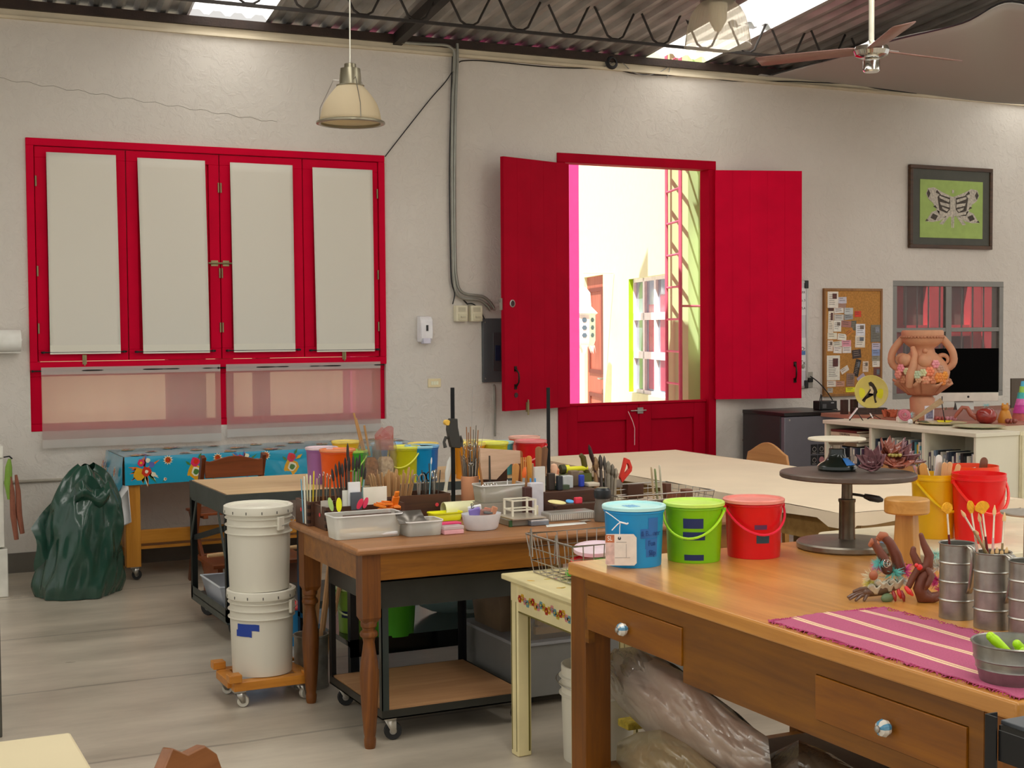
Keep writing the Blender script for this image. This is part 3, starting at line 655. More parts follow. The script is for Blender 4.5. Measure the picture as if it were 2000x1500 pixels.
lt, dk = mat('#bfb7a8', .8, 0, .3, 60, gain=1.0), mat('#4a423a', .8, 0, .4, 50, gain=1.0)
m_ = MB()
def poly(mb, pts, m=0, dy=0.0): mb.add([(q[0], q[1]-dy, q[2]) for q in (bf(*p) for p in pts)], [tuple(range(len(pts)))], m)
for s in (0, 1):
    X_ = (lambda x: x) if s == 0 else (lambda x: 1.03-x)
    for pts in ([(.5,.28),(.33,.2),(.22,.13),(.12,.15),(.09,.25),(.13,.34),(.2,.4),(.25,.5),(.3,.6),(.5,.62)], [(.27,.52),(.18,.56),(.1,.7),(.08,.72),(.2,.73),(.32,.7),(.42,.62)], [(.4,.62),(.3,.76),(.36,.77),(.46,.62)], [(.49,.62),(.495,.82),(.51,.82),(.515,.62)]):
        poly(m_, [(X_(x), z) for x, z in pts], 0)
    for pts in ([(.47,.3),(.3,.25),(.27,.3),(.3,.52),(.42,.57),(.47,.5)], [(.13,.17),(.1,.24),(.13,.32),(.16,.24)], [(.26,.17),(.24,.22),(.33,.26)], [(.2,.58),(.16,.66),(.24,.7),(.28,.62)], [(.1,.68),(.08,.72),(.14,.71)],[(.24,.44),(.2,.46),(.27,.5)]):
        poly(m_, [(X_(x), z) for x, z in pts], 1, .0008)
    for pts in ([(.46,.33),(.3,.27),(.3,.31),(.45,.38)], [(.46,.41),(.31,.38),(.32,.43),(.46,.47)],[(.45,.5),(.34,.46),(.35,.5),(.42,.54)]):
        poly(m_, [(X_(x), z) for x, z in pts], 0, .0014)
poly(m_, [(.48,.28),(.55,.28),(.56,.6),(.47,.6)], 0, .001); poly(m_, [(.3,.55),(.5,.58),(.73,.53),(.73,.58),(.5,.63),(.3,.61)], 0, .0016)
poly(m_, [(.5,.22),(.53,.22),(.53,.16),(.5,.16)], 0, .0016)
m_.build('corset_drawing', [lt, dk], gp)
# cork board with cards
A = onw(1609, 563, .02); D = onw(1722, 771, .02); w_ = D.x-A.x; h = A.z-D.z
t_ = thing('cork_board', 'tall cork pin board crowded with small cards', 'pin board', (A.x, W-.02, D.z))
m_ = MB(); m_.box(.02,-.002,.02,w_-.02,.015,h-.02); m_.build('cork', mat('#b07c3c', .9, 0, .2, 60, bump=.3, bs=120, gain=1.2), t_)
m_ = MB()
for a_ in ((0,0,w_,.022),(0,h-.022,w_,h),(0,.022,.022,h-.022),(w_-.022,.022,w_,h-.022)): m_.box(a_[0],-.01,a_[1],a_[2],.02,a_[3])
m_.build('frame', wood('#8a5c2c', '#a87840', 'z', 1, .5, gain=1.1), t_, bevel=.002)
# cards: x, y, w, h in the board's own units (0-100 across, 0-100 down), rotation, colour
cards = [(6,3,18,15,0,'#d8cfc2','white card with two small photos'),(24,8,14,6,-2,'#b8b4bc','pale card with a coloured photo'),(24,14,13,4,3,'#9a7868','brownish card'),(7,18,9,3,0,'#4a2a1e','dark little card'),(7,20,9,21,2,'#d8cdbb','long narrow card with three figures'),(17,18,16,5,-3,'#ccc6be','white business card with a black wedge'),(17,24,16,6,1,'#bab6ae','grey-white business card'),(34,18,15,6,0,'#b4b8b4','grey card'),(34,24,15,5,-6,'#8d9090','slate card'),(52,21,11,5.5,0,'#c83a22','red business card'),(16,30,13,10,1,'#dcd4c8','white price card'),(29,30,17,6,4,'#9c6a60','rusty card'),(46,30,9,9,0,'#59594e','dark green photo card'),(36,38,14,5,-32,'#b8742c','orange slip'),(54,33,16,11,0,'#d0d0d4','framed blue-grey photo'),(80,34,17,16,0,'#6c6a60','arched grey print'),(6,41,16,6,0,'#d6cfba','cream slip'),(23,42,15,6,5,'#dcd2c4','tilted cream slip'),(6,48,9,10,1,'#d8c8b8','small portrait card'),(15,49,15,5,-5,'#c8c4b4','patterned white card'),(30,48,16,6,0,'#cf8f9c','pink business card'),(53,44,17,11,1,'#d8ccbc','cream note'),(16,54,14,6,3,'#dccfc6','pale rounded card'),(31,54,15,6,0,'#d2c8c2','handwritten card'),(82,51,15,6,0,'#b0a8b8','lilac card'),(82,57,14,6,0,'#7c8cb0','blue card'),(82,63,14,5,0,'#8c8470','patterned card'),(48,57,15,8,-6,'#3a2c28','dark card with a portrait'),(5,62,22,23,0,'#d8d2c4','tall list on white paper'),(52,66,9,16,14,'#2c2420','long dark strap tag'),(66,68,10,10,1,'#d0bca8','white card in a reddish border'),(28,73,14,5,-28,'#cfc4b8','tilted white card'),(83,68,13,5.5,0,'#d4ccc0','white visiting card'),(85,74,12,15,1,'#6c3c34','dark red photo strip'),(38,79,14,12,2,'#8c6c5c','busy patterned card'),(5,85.5,15,5.5,0,'#d4cabc','white slip'),(20,86,15,5,0,'#b88872','tan photo card'),(37,92,16,4.5,0,'#dcd61c','yellow card'),(6,92,9,4.5,2,'#a8a298','small round sticker card'),(56,81,14,4,-34,'#a89cac','lilac slip')]
for k, (x, y, cw, ch, ro, cc, lb) in enumerate(cards):
    X_, Z_, w2, h2 = x/100*w_, h-(y/100*h), cw/100*w_, ch/100*h
    q = thing('pinned_card', '%s pinned on the cork board' % lb, 'card', (A.x+X_+w2/2, W-.0235-.0006*(k % 4), D.z+Z_-h2/2), rot=(0, math.radians(ro), 0), group='cards on the cork board')
    m_ = MB(); m_.box(-w2/2,-.0005,-h2/2,w2/2,.0003,h2/2); m_.build('card', mat(cc, .6, 0, .1, 30, gain=1.3), q)
    if ch > 4:
        m_ = MB(); r9 = random.Random(k)
        for j in range(int(ch//2.2)):
            zz = h2/2-h2*(.2+.7*j/max(1, ch//2.2)); m_.box(-w2*.36,-.0012,zz-.0018,w2*(.05+.3*r9.random()),-.0006,zz+.0018)
        m_.build('print', mat('#4c4640' if cc > '#6' else '#a89888', .7, gain=1), q)
    if ch > 9:
        m_ = MB(); m_.box(-w2*.05,-.0014,h2*.05,w2*.36,-.0007,h2*.38); m_.build('photo', mat(['#5a2a20','#6a7078','#77685c','#8a8c94'][k % 4], .5, 0, .5, 90, gain=1), q)
# whiteboard peeking out behind the right leaf
A = onw(1577, 549, .02); D = onw(1577, 757, .02); h = A.z-D.z
t_ = thing('whiteboard', 'whiteboard mostly hidden behind the right door leaf', 'whiteboard', (A.x-.9, W-.02, D.z))
m_ = MB(); m_.box(0,-.002,0,.9,.012,h); m_.build('board', mat('#b9b7bb', .3), t_)
m_ = MB(); m_.frame(-.002,-.002,.902,h+.002,.02,-.008,.014); m_.build('frame', STEEL, t_)
m_ = MB()
for zz in (.03, h-.03): m_.box(.865,-.012,zz-.035,.906,.016,zz+.035)
m_.build('corner_cap', BLACKP, t_, bevel=.004)
m_ = MB(); m_.box(.70,-.004,h-.30,.885,-.002,h-.06); m_.box(.70,-.004,h-.79,.89,-.002,h-.50); m_.build('paper_sheet', mat('#dcd8ce', .7), t_)
tm = mat('#2a2a2a', .7, gain=1)
for s, z, sz in (('PARK', h-.10, .03), ('No. 5', h-.17, .03), ('Tip 5.A', h-.24, .03), ('WORD:', h-.60, .05), ('B99Tx', h-.72, .052)): text(s, sz, tm, t_, (.875, -.0045, z), (PI/2,0,0), align='RIGHT')
m_ = MB(); m_.add([(.84,-.004,.31),(.875,-.004,.33),(.875,-.004,.29)], [(0,1,2)]); m_.box(.835,-.005,.29,.875,-.003,.325); m_.build('tape', mat('#4a74a8', .6), t_)
m_ = MB(); m_.ball((.85,-.008,.19), (.02,.006,.02)); m_.build('skull_magnet', mat('#8a8a80', .5), t_)
# outlet, plug, power cord
p = onw(1581, 742, .01); t_ = thing('wall_outlet', 'metal wall outlet with a black plug right of the whiteboard', 'outlet', (p.x, W, p.z))
m_ = MB(); m_.box(-.035,-.008,-.07,.04,0,.07); m_.build('plate', mat('#8d8a80', .4, .4), t_, bevel=.003)
m_ = MB(); m_.box(-.03,-.04,-.02,.02,-.008,.02); m_.build('plug', BLACKP, t_, bevel=.006)
b = wt([(1583,735),(1600,748),(1620,772),(1635,800),(1640,812)], .005, 'mains_lead', BLACKP, 'black power cord looping from the wall outlet down to the fridge top', 'cord', .06, 6)
p = onw(1456, 860, .03); m_ = MB(); m_.tube([(p.x,W,p.z),(p.x,W-.06,p.z),(p.x,W-.07,p.z-.05)], .012, 8); m_.tube([(p.x-.035,W-.05,p.z+.03),(p.x+.035,W-.05,p.z+.03)], .009, 8); tag(m_.build('wall_tap', mat('#76705c', .4, .6)), 'small old water tap on the wall right of the red door', 'tap')
# ================================================================ helpers for repeated makes
def caster(parent, x, y, z, r=.035, wheel=RUBBER, forkm=None, ang=.6, loc_name='caster'):
    """swivel caster hanging from z down to the floor z-2r-.03"""
    forkm = forkm or STEEL; c_, s_ = math.cos(ang), math.sin(ang)
    m_ = MB(); m_.box(x-.025, y-.025, z-.006, x+.025, y+.025, z)
    off = .018; cx, cyy, cz = x+c_*off, y+s_*off, z-(r+.022)
    for q in (-1, 1):
        px_, py_ = -s_*q*.016, c_*q*.016
        m_.add([(x-c_*.02+px_, y-s_*.02+py_, z-.006), (x+c_*.03+px_, y+s_*.03+py_, z-.006), (cx+c_*.012+px_, cyy+s_*.012+py_, cz-.006), (cx-c_*.006+px_, cyy-s_*.006+py_, cz-.006)], [(0,1,2,3)])
    fk = m_.build('caster', forkm, parent, solid=.003)
    w = MB(); R = Matrix.Rotation(ang, 3, 'Z') @ Matrix.Rotation(PI/2, 3, 'X')
    w.lathe([(r*.5,-.011),(r*.92,-.012),(r,-.008),(r,.008),(r*.92,.012),(r*.5,.011)], (cx,cyy,cz), 20, rot=R); w.build('wheel', wheel, fk)
    h = MB(); h.lathe([(.001,-.013),(r*.35,-.013),(r*.5,-.008),(r*.5,.008),(r*.35,.013),(.001,.013)], (cx,cyy,cz), 14, rot=R); h.build('hub', STEEL, fk)
    return fk

def bucket(name, label, loc, r, h, col, lid=None, bail='front', bang=-.7, tape=None, group=None, rz=0, tp=.86, lidcol=None, handle_low=True, op=False):
    """straight craft bucket; r = rim radius; lid = colour or None; bail: hanging in front / up / none"""
    t_ = thing(name, label, 'bucket', loc, rz, group)
    cm = mat(col, .32, 0, .03, gain=1.3)
    m_ = MB(); rb = r*tp
    m_.lathe([(0,.004),(rb-.004,.004),(rb,.0),(rb+.001,.006),(r*.965,h*.90),(r*.97,h*.905),(r,h*.91),(r,h*.94),(r*.975,h*.945),(r*.985,h),(r*.955,h),(r*.935,h*.9),(rb-.006,.012),(0,.012)], n=40, cap=False)
    m_.build('body', cm, t_)
    if lid:
        lm = mat(lid, .35, 0, .05, 20, gain=1.35)
        m_ = MB(); m_.lathe([(r*.99,h*.955),(r*1.045,h*.955),(r*1.05,h*1.005),(r*1.02,h*1.02),(r*.93,h*1.02),(r*.90,h*.985),(0,h*.985)], n=40, cap=False); m_.build('lid', lm, t_)
    if bail != 'none':
        hm = mat(lidcol or (lid if lid else col), .35, 0, .03, gain=1.35); m_ = MB(); pts = []
        drop = {'front': -.44*h, 'up': .5*h, 'back': -.3*h, 'low': -.8*h}[bail]
        rr = r*1.03
        for k in range(21):
            a = PI*k/20; x = math.cos(a)*rr; s_ = math.sin(a)
            if bail == 'front': y = -s_*r*1.12; z = h*.88+drop*s_**1.2
            elif bail == 'low': y = -s_*r*1.05; z = h*.88+drop*s_
            elif bail == 'up': y = 0; z = h*.9+drop*s_*1.2
            else: y = s_*r*1.12; z = h*.88+drop*s_
            pts.append(Vector((x*math.cos(bang)-y*math.sin(bang), x*math.sin(bang)+y*math.cos(bang), z)))
        m_.tube(pts, h*.022, 6); 
        m_.build('handle', hm, t_)
        for q in (0, PI):
            m_ = MB(); c_ = Vector((math.cos(bang+q)*rr, math.sin(bang+q)*rr, h*.88)); m_.lathe([(.008,-.006),(.008,.006)], c_, 10, rot=Matrix.Rotation(bang,3,'Z') @ Matrix.Rotation(PI/2,3,'Y')); m_.build('handle_pin', cm, t_)
    if tape:
        for (a0, a1, z0, z1, tc) in tape:
            m_ = MB(); vs = []
            def rad(z): return rb+(r*.965-rb)*(z/(h*.9))+.0012
            n = 8
            for k in range(n+1):
                a = math.radians(a0+(a1-a0)*k/n); jit = .002*math.sin(k*9.0)
                for z in (z0+ (jit if k in (0,n) else 0), z1): vs.append((rad(z*h)*math.cos(a), rad(z*h)*math.sin(a), z*h))
            m_.add(vs, [(2*k, 2*k+2, 2*k+3, 2*k+1) for k in range(n)]); m_.build('tape', mat(tc, .6, gain=1.1), t_)
    return t_

def turned_leg(x, y, top, sq=.075, sqb=.50, m=None, parent=None):
    m_ = MB(); h = sq/2
    m_.box(x-h, y-h, sqb+.02, x+h, y+h, top)
    m_.add([(x-h,y-h,sqb+.02),(x+h,y-h,sqb+.02),(x+h,y+h,sqb+.02),(x-h,y+h,sqb+.02),(x-h*.7,y-h*.7,sqb),(x+h*.7,y-h*.7,sqb),(x+h*.7,y+h*.7,sqb),(x-h*.7,y+h*.7,sqb)], [(0,4,5,1),(1,5,6,2),(2,6,7,3),(3,7,4,0),(4,7,6,5)])
    k = sqb/.5
    m_.lathe([(.0,.505*k),(.030,.505*k),(.033,.495*k),(.031,.482*k),(.026,.478*k),(.025,.468*k),(.033,.462*k),(.036,.452*k),(.034,.444*k),(.026,.438*k),(.024,.430*k),(.022,.42*k),(.026,.39*k),(.033,.345*k),(.037,.30*k),(.037,.26*k),(.034,.2*k),(.030,.13*k),(.024,.06*k),(.021,.045*k),(.024,.035*k),(.023,.012),(.02,0),(0,0)], (x,y,0), 20)
    return m_.build('leg', m, parent)

# ================================================================ FLORAL CLOTH TABLE
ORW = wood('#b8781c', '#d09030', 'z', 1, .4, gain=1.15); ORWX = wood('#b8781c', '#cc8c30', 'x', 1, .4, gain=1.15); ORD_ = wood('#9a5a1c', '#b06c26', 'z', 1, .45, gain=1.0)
BX0, BX1, BY0, BY1, BZ = 1.69, 3.78, 9.23, 9.86, .815
t_ = thing('worktable', 'orange wooden table on casters under the floral oilcloth', 'table', (BX0, BY0, 0))
L_, D_ = BX1-BX0, BY1-BY0
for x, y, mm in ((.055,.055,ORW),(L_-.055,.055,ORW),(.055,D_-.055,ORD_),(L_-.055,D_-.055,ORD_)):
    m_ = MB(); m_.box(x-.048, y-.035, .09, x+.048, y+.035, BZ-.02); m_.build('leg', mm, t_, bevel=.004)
for x, y in ((.06,.055),(L_-.055,.055),(.055,D_-.055),(L_-.055,D_-.055)): caster(t_, x, y, .09, .032, RUBBER, ang=-.3)
m_ = MB(); m_.box(.0,.0,BZ-.02,L_,D_,BZ); m_.build('tabletop', ORWX, t_)
m_ = MB(); m_.box(.103,.035,.24,L_-.103,.06,.33); m_.build('stretcher', ORWX, t_, bevel=.003)
m_ = MB(); m_.box(.02,.1,.2,.06,D_-.1,.62); m_.build('side_panel', ORD_, t_, bevel=.003)
m_ = MB(); m_.box(.103,.06,.20,L_-.103,D_-.05,.22); m_.build('lower_shelf', ORWX, t_)
# oilcloth
OIL = mat('#1d9cc0', .12, 0, .04, 2, gain=1.15, coat=.6)
def oil_fn():
    # outline loops from table centre outwards: top edge ring then hem ring
    n = 0
    return None
cl = thing('oilcloth', 'bright blue floral oilcloth draped over the table under the window', 'tablecloth', (BX0, BY0, BZ))
m_ = MB(); zt = .004
m_.grid(lambda u, v: (u*L_, v*D_, zt), 20, 6)
def skirt(p0, p1, out, drops, nseg, wav=0.008, flare=0.0):
    p0, p1, out = Vector(p0), Vector(p1), Vector(out)
    def f(u, v):
        k = u*(len(drops)-1); i = min(int(k), len(drops)-2); dr = drops[i]+(drops[i+1]-drops[i])*(k-i)
        fl = flare*(4*u*(1-u)) if flare > 0 else 0
        p = p0.lerp(p1, u)+out*(.006+wav*v*math.sin(u*nseg*1.3)+fl*v+.012*math.sin(PI*min(1,v*3)/2)*.5)
        p.z = zt-dr*v; return p
    return f
m_.grid(skirt((0,0,0),(L_,0,0),(0,-1,0),[.185,.18,.178,.18,.185,.18],30,.003), 60, 4)
m_.grid(skirt((0,D_,0),(0,0,0),(-1,0,0),[.14,.30,.46,.44,.33,.185],5,.012,.10), 24, 8)
m_.grid(skirt((L_,0,0),(L_,D_,0),(1,0,0),[.185,.2,.2,.18],5,.01), 16, 4)
# printed flowers, laid a hair above the cloth
rr = random.Random(3); PAL = [mat(c, .25, 0, .1, gain=1.2, coat=.4) for c in ('#c8341c','#d8a020','#d0305a','#e8dcc0','#4a7a38','#5a68b0','#d86a20')]
def flower(c, nrm, s, ux, kind):
    nrm = Vector(nrm); ux = Vector(ux); uy = nrm.cross(ux); c = Vector(c)
    def pt(x, y, l=0): return c+ux*x*s+uy*y*s+nrm*(.0012+l*.0006)
    def petal(x, y, a, ln, wd, m, l):
        q = [(0,0),(ln*.5,wd),(ln,0),(ln*.5,-wd)]; m_.add([pt(x+px*math.cos(a)-py*math.sin(a), y+px*math.sin(a)+py*math.cos(a), l) for px, py in q], [(0,1,2,3)], m)
    def blob(x, y, r, m, l, n=9): m_.add([pt(x+r*math.cos(2*PI*k/n)*(1+.15*math.sin(k*3)), y+r*math.sin(2*PI*k/n)*(1+.15*math.cos(k*2)), l) for k in range(n)], [tuple(range(n))], m)
    if kind == 0:     # big bunch
        for k in range(26): a = rr.uniform(0, 2*PI); petal(.1*math.cos(a), .1*math.sin(a), a, rr.uniform(.7,1.15), .09, rr.choice([4,5,6,8]), 1)
        blob(-.35,-.3,.42,2,2); blob(.1,-.15,.33,1,3); blob(.1,-.15,.12,4,4); blob(-.25,.45,.24,3,3); blob(-.25,.45,.09,2,4); blob(.45,.3,.2,6,2); blob(.2,.6,.16,4,2); blob(.55,-.35,.16,4,2)
    elif kind == 1:   # orange daisy
        for k in range(11): petal(0,0,2*PI*k/11,.62,.13,4,1)
        for k in range(9): petal(0,0,2*PI*k/9+.3,.45,.14,7,2)
        blob(0,0,.16,1,3)
    elif kind == 2:   # pot with a rose
        blob(0,-.35,.55,2,1); blob(.05,-.3,.32,4,2); blob(.05,-.32,.2,5,3); blob(0,.35,.32,3,2); blob(.05,.38,.18,1,3); petal(.3,.2,.6,.6,.12,2,2); petal(.2,.5,1.1,.5,.09,5,2); petal(-.3,.1,2.4,.5,.09,5,2)
    else:
        blob(0,0,.22,4,1); blob(.05,.02,.1,1,2); petal(-.1,-.1,4,.35,.07,5,1)
for k in range(7):
    x = .13+k*.33
    flower((x, -.0125, zt-.085), (0,-1,0), .098, (1,0,0), 0 if k % 2 == 0 else 2)
    if k < 6: flower((x+.15, -.0125, zt-.03), (0,-1,0), .055, (1,0,0), 1); flower((x+.13, -.0125, zt-.155), (0,-1,0), .05, (1,0,0), 3)
for k in range(7):
    for j in range(3): flower((.12+k*.3+.12*(j % 2), .1+.22*j, zt+.001), (0,0,1), .085, (1,0,0), (k+j) % 3)
for y, z, k in ((.5,-.1,0),(.32,-.12,1),(.2,-.28,2),(.38,-.3,0),(.1,-.1,1)):
    u = (D_-y)/D_; flower((-.03-.10*4*u*(1-u)*(-z/.35), y, z), (-1,0,.15), .07, (0,-1,0), k)
m_.build('cloth', [OIL]+PAL, cl)
# white underside corner hanging at the front left
m_ = MB(); m_.add([(-.012,.02,-.18),(.02,-.02,-.185),(.035,-.022,-.42),(-.02,.0,-.45),(-.05,.06,-.30)], [(0,1,2,3,4)]); m_.build('white_lining', mat('#d8d6d0', .5), cl, solid=.002)
# ================================================================ GREEN TARP SACK
p = Vector((1.37, 8.93, 0)); m_ = MB(); r7 = random.Random(5)
def sack(u, v):
    a = 2*PI*u; z = .80*v
    prof = [(0,.235),(.08,.25),(.3,.235),(.55,.225),(.72,.20),(.82,.165),(.9,.135),(.96,.10),(1.0,.05)]
    for i in range(len(prof)-1):
        if prof[i][0] <= v <= prof[i+1][0]:
            t = (v-prof[i][0])/(prof[i+1][0]-prof[i][0]); r = prof[i][1]+(prof[i+1][1]-prof[i][1])*t; break
    f = 1+.07*math.sin(3*a+2.2*v)+.05*math.sin(5*a-6*v+1)+.035*math.sin(9*a+9*v)+.03*math.sin(14*a-12*v)+.02*math.sin(11*v+2*a)
    x = math.cos(a)*r*1.02*f+.05*math.sin(2.2*v)*(1-v)-.03; y = math.sin(a)*r*.8*f
    x += .06*v*v; z += .015*math.sin(2*a)*v+.012*math.sin(4*a+1)*v*v
    return (x, y, z+.004)
m_.grid(sack, 72, 40)
# side flap and folded neck
m_.grid(lambda u, v: (-.17-.14*u*(1-.3*v)+.02*math.sin(5*v), -.02+.03*math.sin(4*u+3*v), .60-.16*u-.32*v+.05*u*v), 8, 8)
m_.grid(lambda u, v: (-.06+.20*u, -.14-.06*math.sin(PI*v)-.02*math.sin(9*u), .70-.12*v+.03*math.sin(7*u)), 14, 6)
m_.grid(lambda u, v: (-.12+.22*u+.03*v, -.10-.05*math.sin(PI*u), .60+.16*v*math.sin(PI*u*.9+.2)), 12, 6)
tag(m_.build('tarp_sack', mat('#23483a', .22, 0, .15, 6, bump=.5, bs=9, gain=1.0, coat=.3), None, p, ang=60), 'dark green shiny tarp sack slumped beside the floral table', 'sack')
# ================================================================ FOLDING CHAIR AT THE FLORAL TABLE
CH = wood('#5c2c12', '#7a3e1c', 'z', 1, .35, gain=1.15); CHX = wood('#6a3414', '#8a4620', 'x', 1, .3, gain=1.15)
def folding_chair(label, loc, rz, mz, mx, group=None):
    """sitter faces +y; back posts at y=0"""
    t_ = thing('folding_chair', label, 'chair', loc, rz, group)
    for x in (-.2, .2):
        m_ = MB(); m_.bar((x,-.02,.84),(x,.30,.0),.028,.042); m_.build('leg', mz, t_, bevel=.003)
        q = x*.86; m_ = MB(); m_.bar((q,.36,.44),(q,-.03,.0),.024,.036); m_.build('leg', mz, t_, bevel=.003)
    top = [(-.19,.70)]+[(-.19+.38*k/12, .80+.035*math.sin(PI*k/12)**1.5+(.012 if k in (0,12) else 0)) for k in range(13)]+[(.19,.70)]
    m_ = MB(); m_.prism(top, -.03, -.01, 'xz'); m_.build('backrest', mx, t_, bevel=.003)
    m_ = MB()
    for k in range(6): m_.box(-.19,.09+.058*k,.445,.19,.09+.058*k+.05,.462)
    m_.box(-.17,.09,.425,-.14,.43,.445); m_.box(.14,.09,.425,.17,.43,.445); m_.build('seat', mx, t_, bevel=.002)
    m_ = MB(); m_.tube([(-.2,.23,.17),(.2,.23,.17)], .01, 8); m_.build('stretcher', mx, t_)
    m_ = MB(); m_.tube([(-.17,.03,.07),(.17,.03,.07)], .01, 8); m_.build('stretcher', mx, t_)
    return t_
cp = PZ(425, 1125, 0)
folding_chair('dark reddish-brown folding chair tucked at the floral table', (2.30, 8.82, 0), 0.06, CH, CHX)

# ================================================================ GREY STEEL CART WITH PLYWOOD TOP
CGR = mat('#4a4e4a', .45, .35, .18, 8, bump=.1, gain=1.1); PLY = wood('#cfae80', '#dcc096', 'x', .8, .55, gain=1.15)
CX0, CX1, CY0, CY1, CZ = 1.835, 4.0, 7.2, 8.02, .78
t_ = thing('steel_cart', 'long grey steel cart with a pale plywood top behind the white pails', 'cart', (CX0, CY0, 0)); l_, d_ = CX1-CX0, CY1-CY0
m_ = MB(); m_.box(.012,.012,CZ-.012,l_-.012,d_-.012,CZ); m_.build('plywood_top', PLY, t_)
m_ = MB(); m_.box(0,0,CZ-.11,.005,d_,CZ-.002); m_.box(l_-.005,0,CZ-.11,l_,d_,CZ-.002); m_.box(.005,0,CZ-.05,l_-.005,.005,CZ-.002); m_.box(.005,d_-.005,CZ-.05,l_-.005,d_,CZ-.002); m_.box(.005,.005,CZ-.02,l_-.005,d_-.005,CZ-.013); m_.build('frame', CGR, t_)
for x in (0, l_-.04):
    for y in (0, d_-.04):
        m_ = MB(); sx_ = 0 if x == 0 else .036; sy__ = 0 if y == 0 else .036; m_.box(x+sx_,y,.10,x+sx_+.004,y+.04,CZ-.1); m_.box(x,y+sy__,.10,x+.04,y+sy__+.004,CZ-.1); m_.build('leg', mat('#1d211f', .4, .3, gain=1), t_)
for (y0_, y1_) in ((.02,.16),(d_-.02,d_-.16)): m_ = MB(); m_.bar((.0,y0_,CZ-.34),(.0,y1_,CZ-.11),.006,.026); m_.build('brace', CGR, t_)
m_ = MB(); m_.bar((.02,d_-.04,.45),(.02,.04,.60),.02,.03); m_.build('brace', BLACKM, t_)
m_ = MB(); m_.box(0,0,.125,l_,d_,.13); m_.box(0,0,.09,.005,d_,.17); m_.box(.005,0,.09,l_,.005,.17); m_.build('lower_shelf', CGR, t_)
for x in (.06, l_-.06):
    for y in (.1, d_-.1): caster(t_, x, y, .125, .048, RUBBER, ang=-.9)
# tray with a clip on the cart's lower shelf
t_ = thing('plastic_tray', 'pale translucent plastic tray on the lower shelf of the grey cart', 'tray', (CX0+.05, CY0+.25, .13))
m_ = MB(); m_.add([(0,0,0),(.28,0,0),(.28,.38,0),(0,.38,0),(-.03,-.03,.12),(.31,-.03,.12),(.31,.41,.12),(-.03,.41,.12)], [(0,3,2,1),(0,1,5,4),(1,2,6,5),(2,3,7,6),(3,0,4,7)]); m_.build('tray', clear('#c8ccd2', .25, .3, .4, 'milky_plastic'), t_, solid=.003)
m_ = MB(); m_.tube([(-.03,-.03,.12),(.31,-.03,.12),(.31,.41,.12),(-.03,.41,.12)], .006, 6, closed=True); m_.build('rim', mat('#c0c6cc', .4), t_)
t_ = thing('rolling_pin', 'pale wooden rolling pin lying behind the white pails', 'rolling pin', (2.02, 8.3, .285), .12)
m_ = MB(); m_.lathe([(0,-.02),(.011,-.02),(.014,.05),(.011,.16),(.012,.165),(.036,.17),(.038,.18),(.038,.42),(.036,.43),(.012,.435),(.011,.44),(.014,.56),(0,.57)], (0,0,0), 16, rot=Matrix.Rotation(PI/2,3,'Y')); m_.build('body', wood('#c8a070','#d8b484','x',1,.5), t_)
m_ = MB(); m_.box(.0,-.2,-.06,.6,.2,-.04); m_.box(.03,-.18,-.285,.06,.18,-.06); m_.box(.54,-.18,-.285,.57,.18,-.06)
tag(m_.build('low_bench', CHX, None, (2.0,8.35,.285)), 'low brown bench standing between the grey cart and the wall table', 'bench')

# ================================================================ STACKED WHITE PAILS ON A DOLLY
PAIL = mat('#c9c5b6', .38, 0, .03, 3, gain=1.25); PAILL = mat('#d2cfc0', .4, 0, .03, 3, gain=1.25)
def pail(label, loc, rz=0, lid=True, group=None, tape=False, r=.149, h=.37):
    t_ = thing('plastic_pail', label, 'pail', loc, rz, group)
    m_ = MB(); pr = [(0,.006),(.128,.006),(.131,0),(.132,.008),(.1385,.22)]
    for z in (.255,.290,.322): pr += [(.139,z-.004),(r,z-.0025),(r,z),(.1395,z+.0045)]
    pr += [(.1405,.352),(.1405,h-.008),(.136,h-.006),(.128,.02),(0,.02)]
    m_.lathe(pr, n=48, cap=False); b_ = m_.build('body', PAIL, t_)
    if lid:
        m_ = MB(); m_.lathe([(.142,h-.03),(r+.003,h-.032),(r+.005,h-.026),(r+.004,h+.002),(r-.004,h+.006),(.134,h+.004),(.131,h-.004),(.06,h-.003),(.058,h-.001),(0,h-.001)], n=48, cap=False); m_.build('lid', PAILL, t_)
        for k in range(14): 
            a = 2*PI*k/14; m_ = MB(); c_ = Vector((math.cos(a)*(r+.0045), math.sin(a)*(r+.0045), h-.02)); m_.cbox(c_, (.003,.004,.012), rot=Matrix.Rotation(a,3,'Z')); m_.build('lid_notch', mat('#4c4a42', .7, gain=1), t_)
    m_ = MB(); a = -.75; c_ = Vector((math.cos(a)*r, math.sin(a)*r, .3)); m_.cbox(c_, (.016,.035,.06), rot=Matrix.Rotation(a,3,'Z')); ea = m_.build('handle_ear', PAIL, t_, bevel=.003)
    pts = []
    for k in range(17):
        q = PI*k/16; x, y = math.cos(q)*(r+.008), math.sin(q)*(r+.012); pts.append((x*math.cos(a)-y*math.sin(a), x*math.sin(a)+y*math.cos(a), .29+.02*math.sin(q)))
    m_ = MB(); m_.tube(pts, .0022, 6); m_.build('wire_handle', STEEL, t_)
    if tape:
        for a0, a1, z0, z1 in ((206,250,.207,.236),(203,236,.180,.209)):
            m_ = MB(); vs = []
            for k in range(7):
                q = math.radians(a0+(a1-a0)*k/6)
                for z in (z0,z1): vs.append((.1398*math.cos(q), .1398*math.sin(q), z+.003*math.sin(k*7)*(k in (0,6))))
            m_.add(vs, [(2*k,2*k+2,2*k+3,2*k+1) for k in range(6)]); m_.build('tape', mat('#1c3c94', .6, gain=1.1), t_)
    return t_
sx0, sy0 = 1.700, 6.06
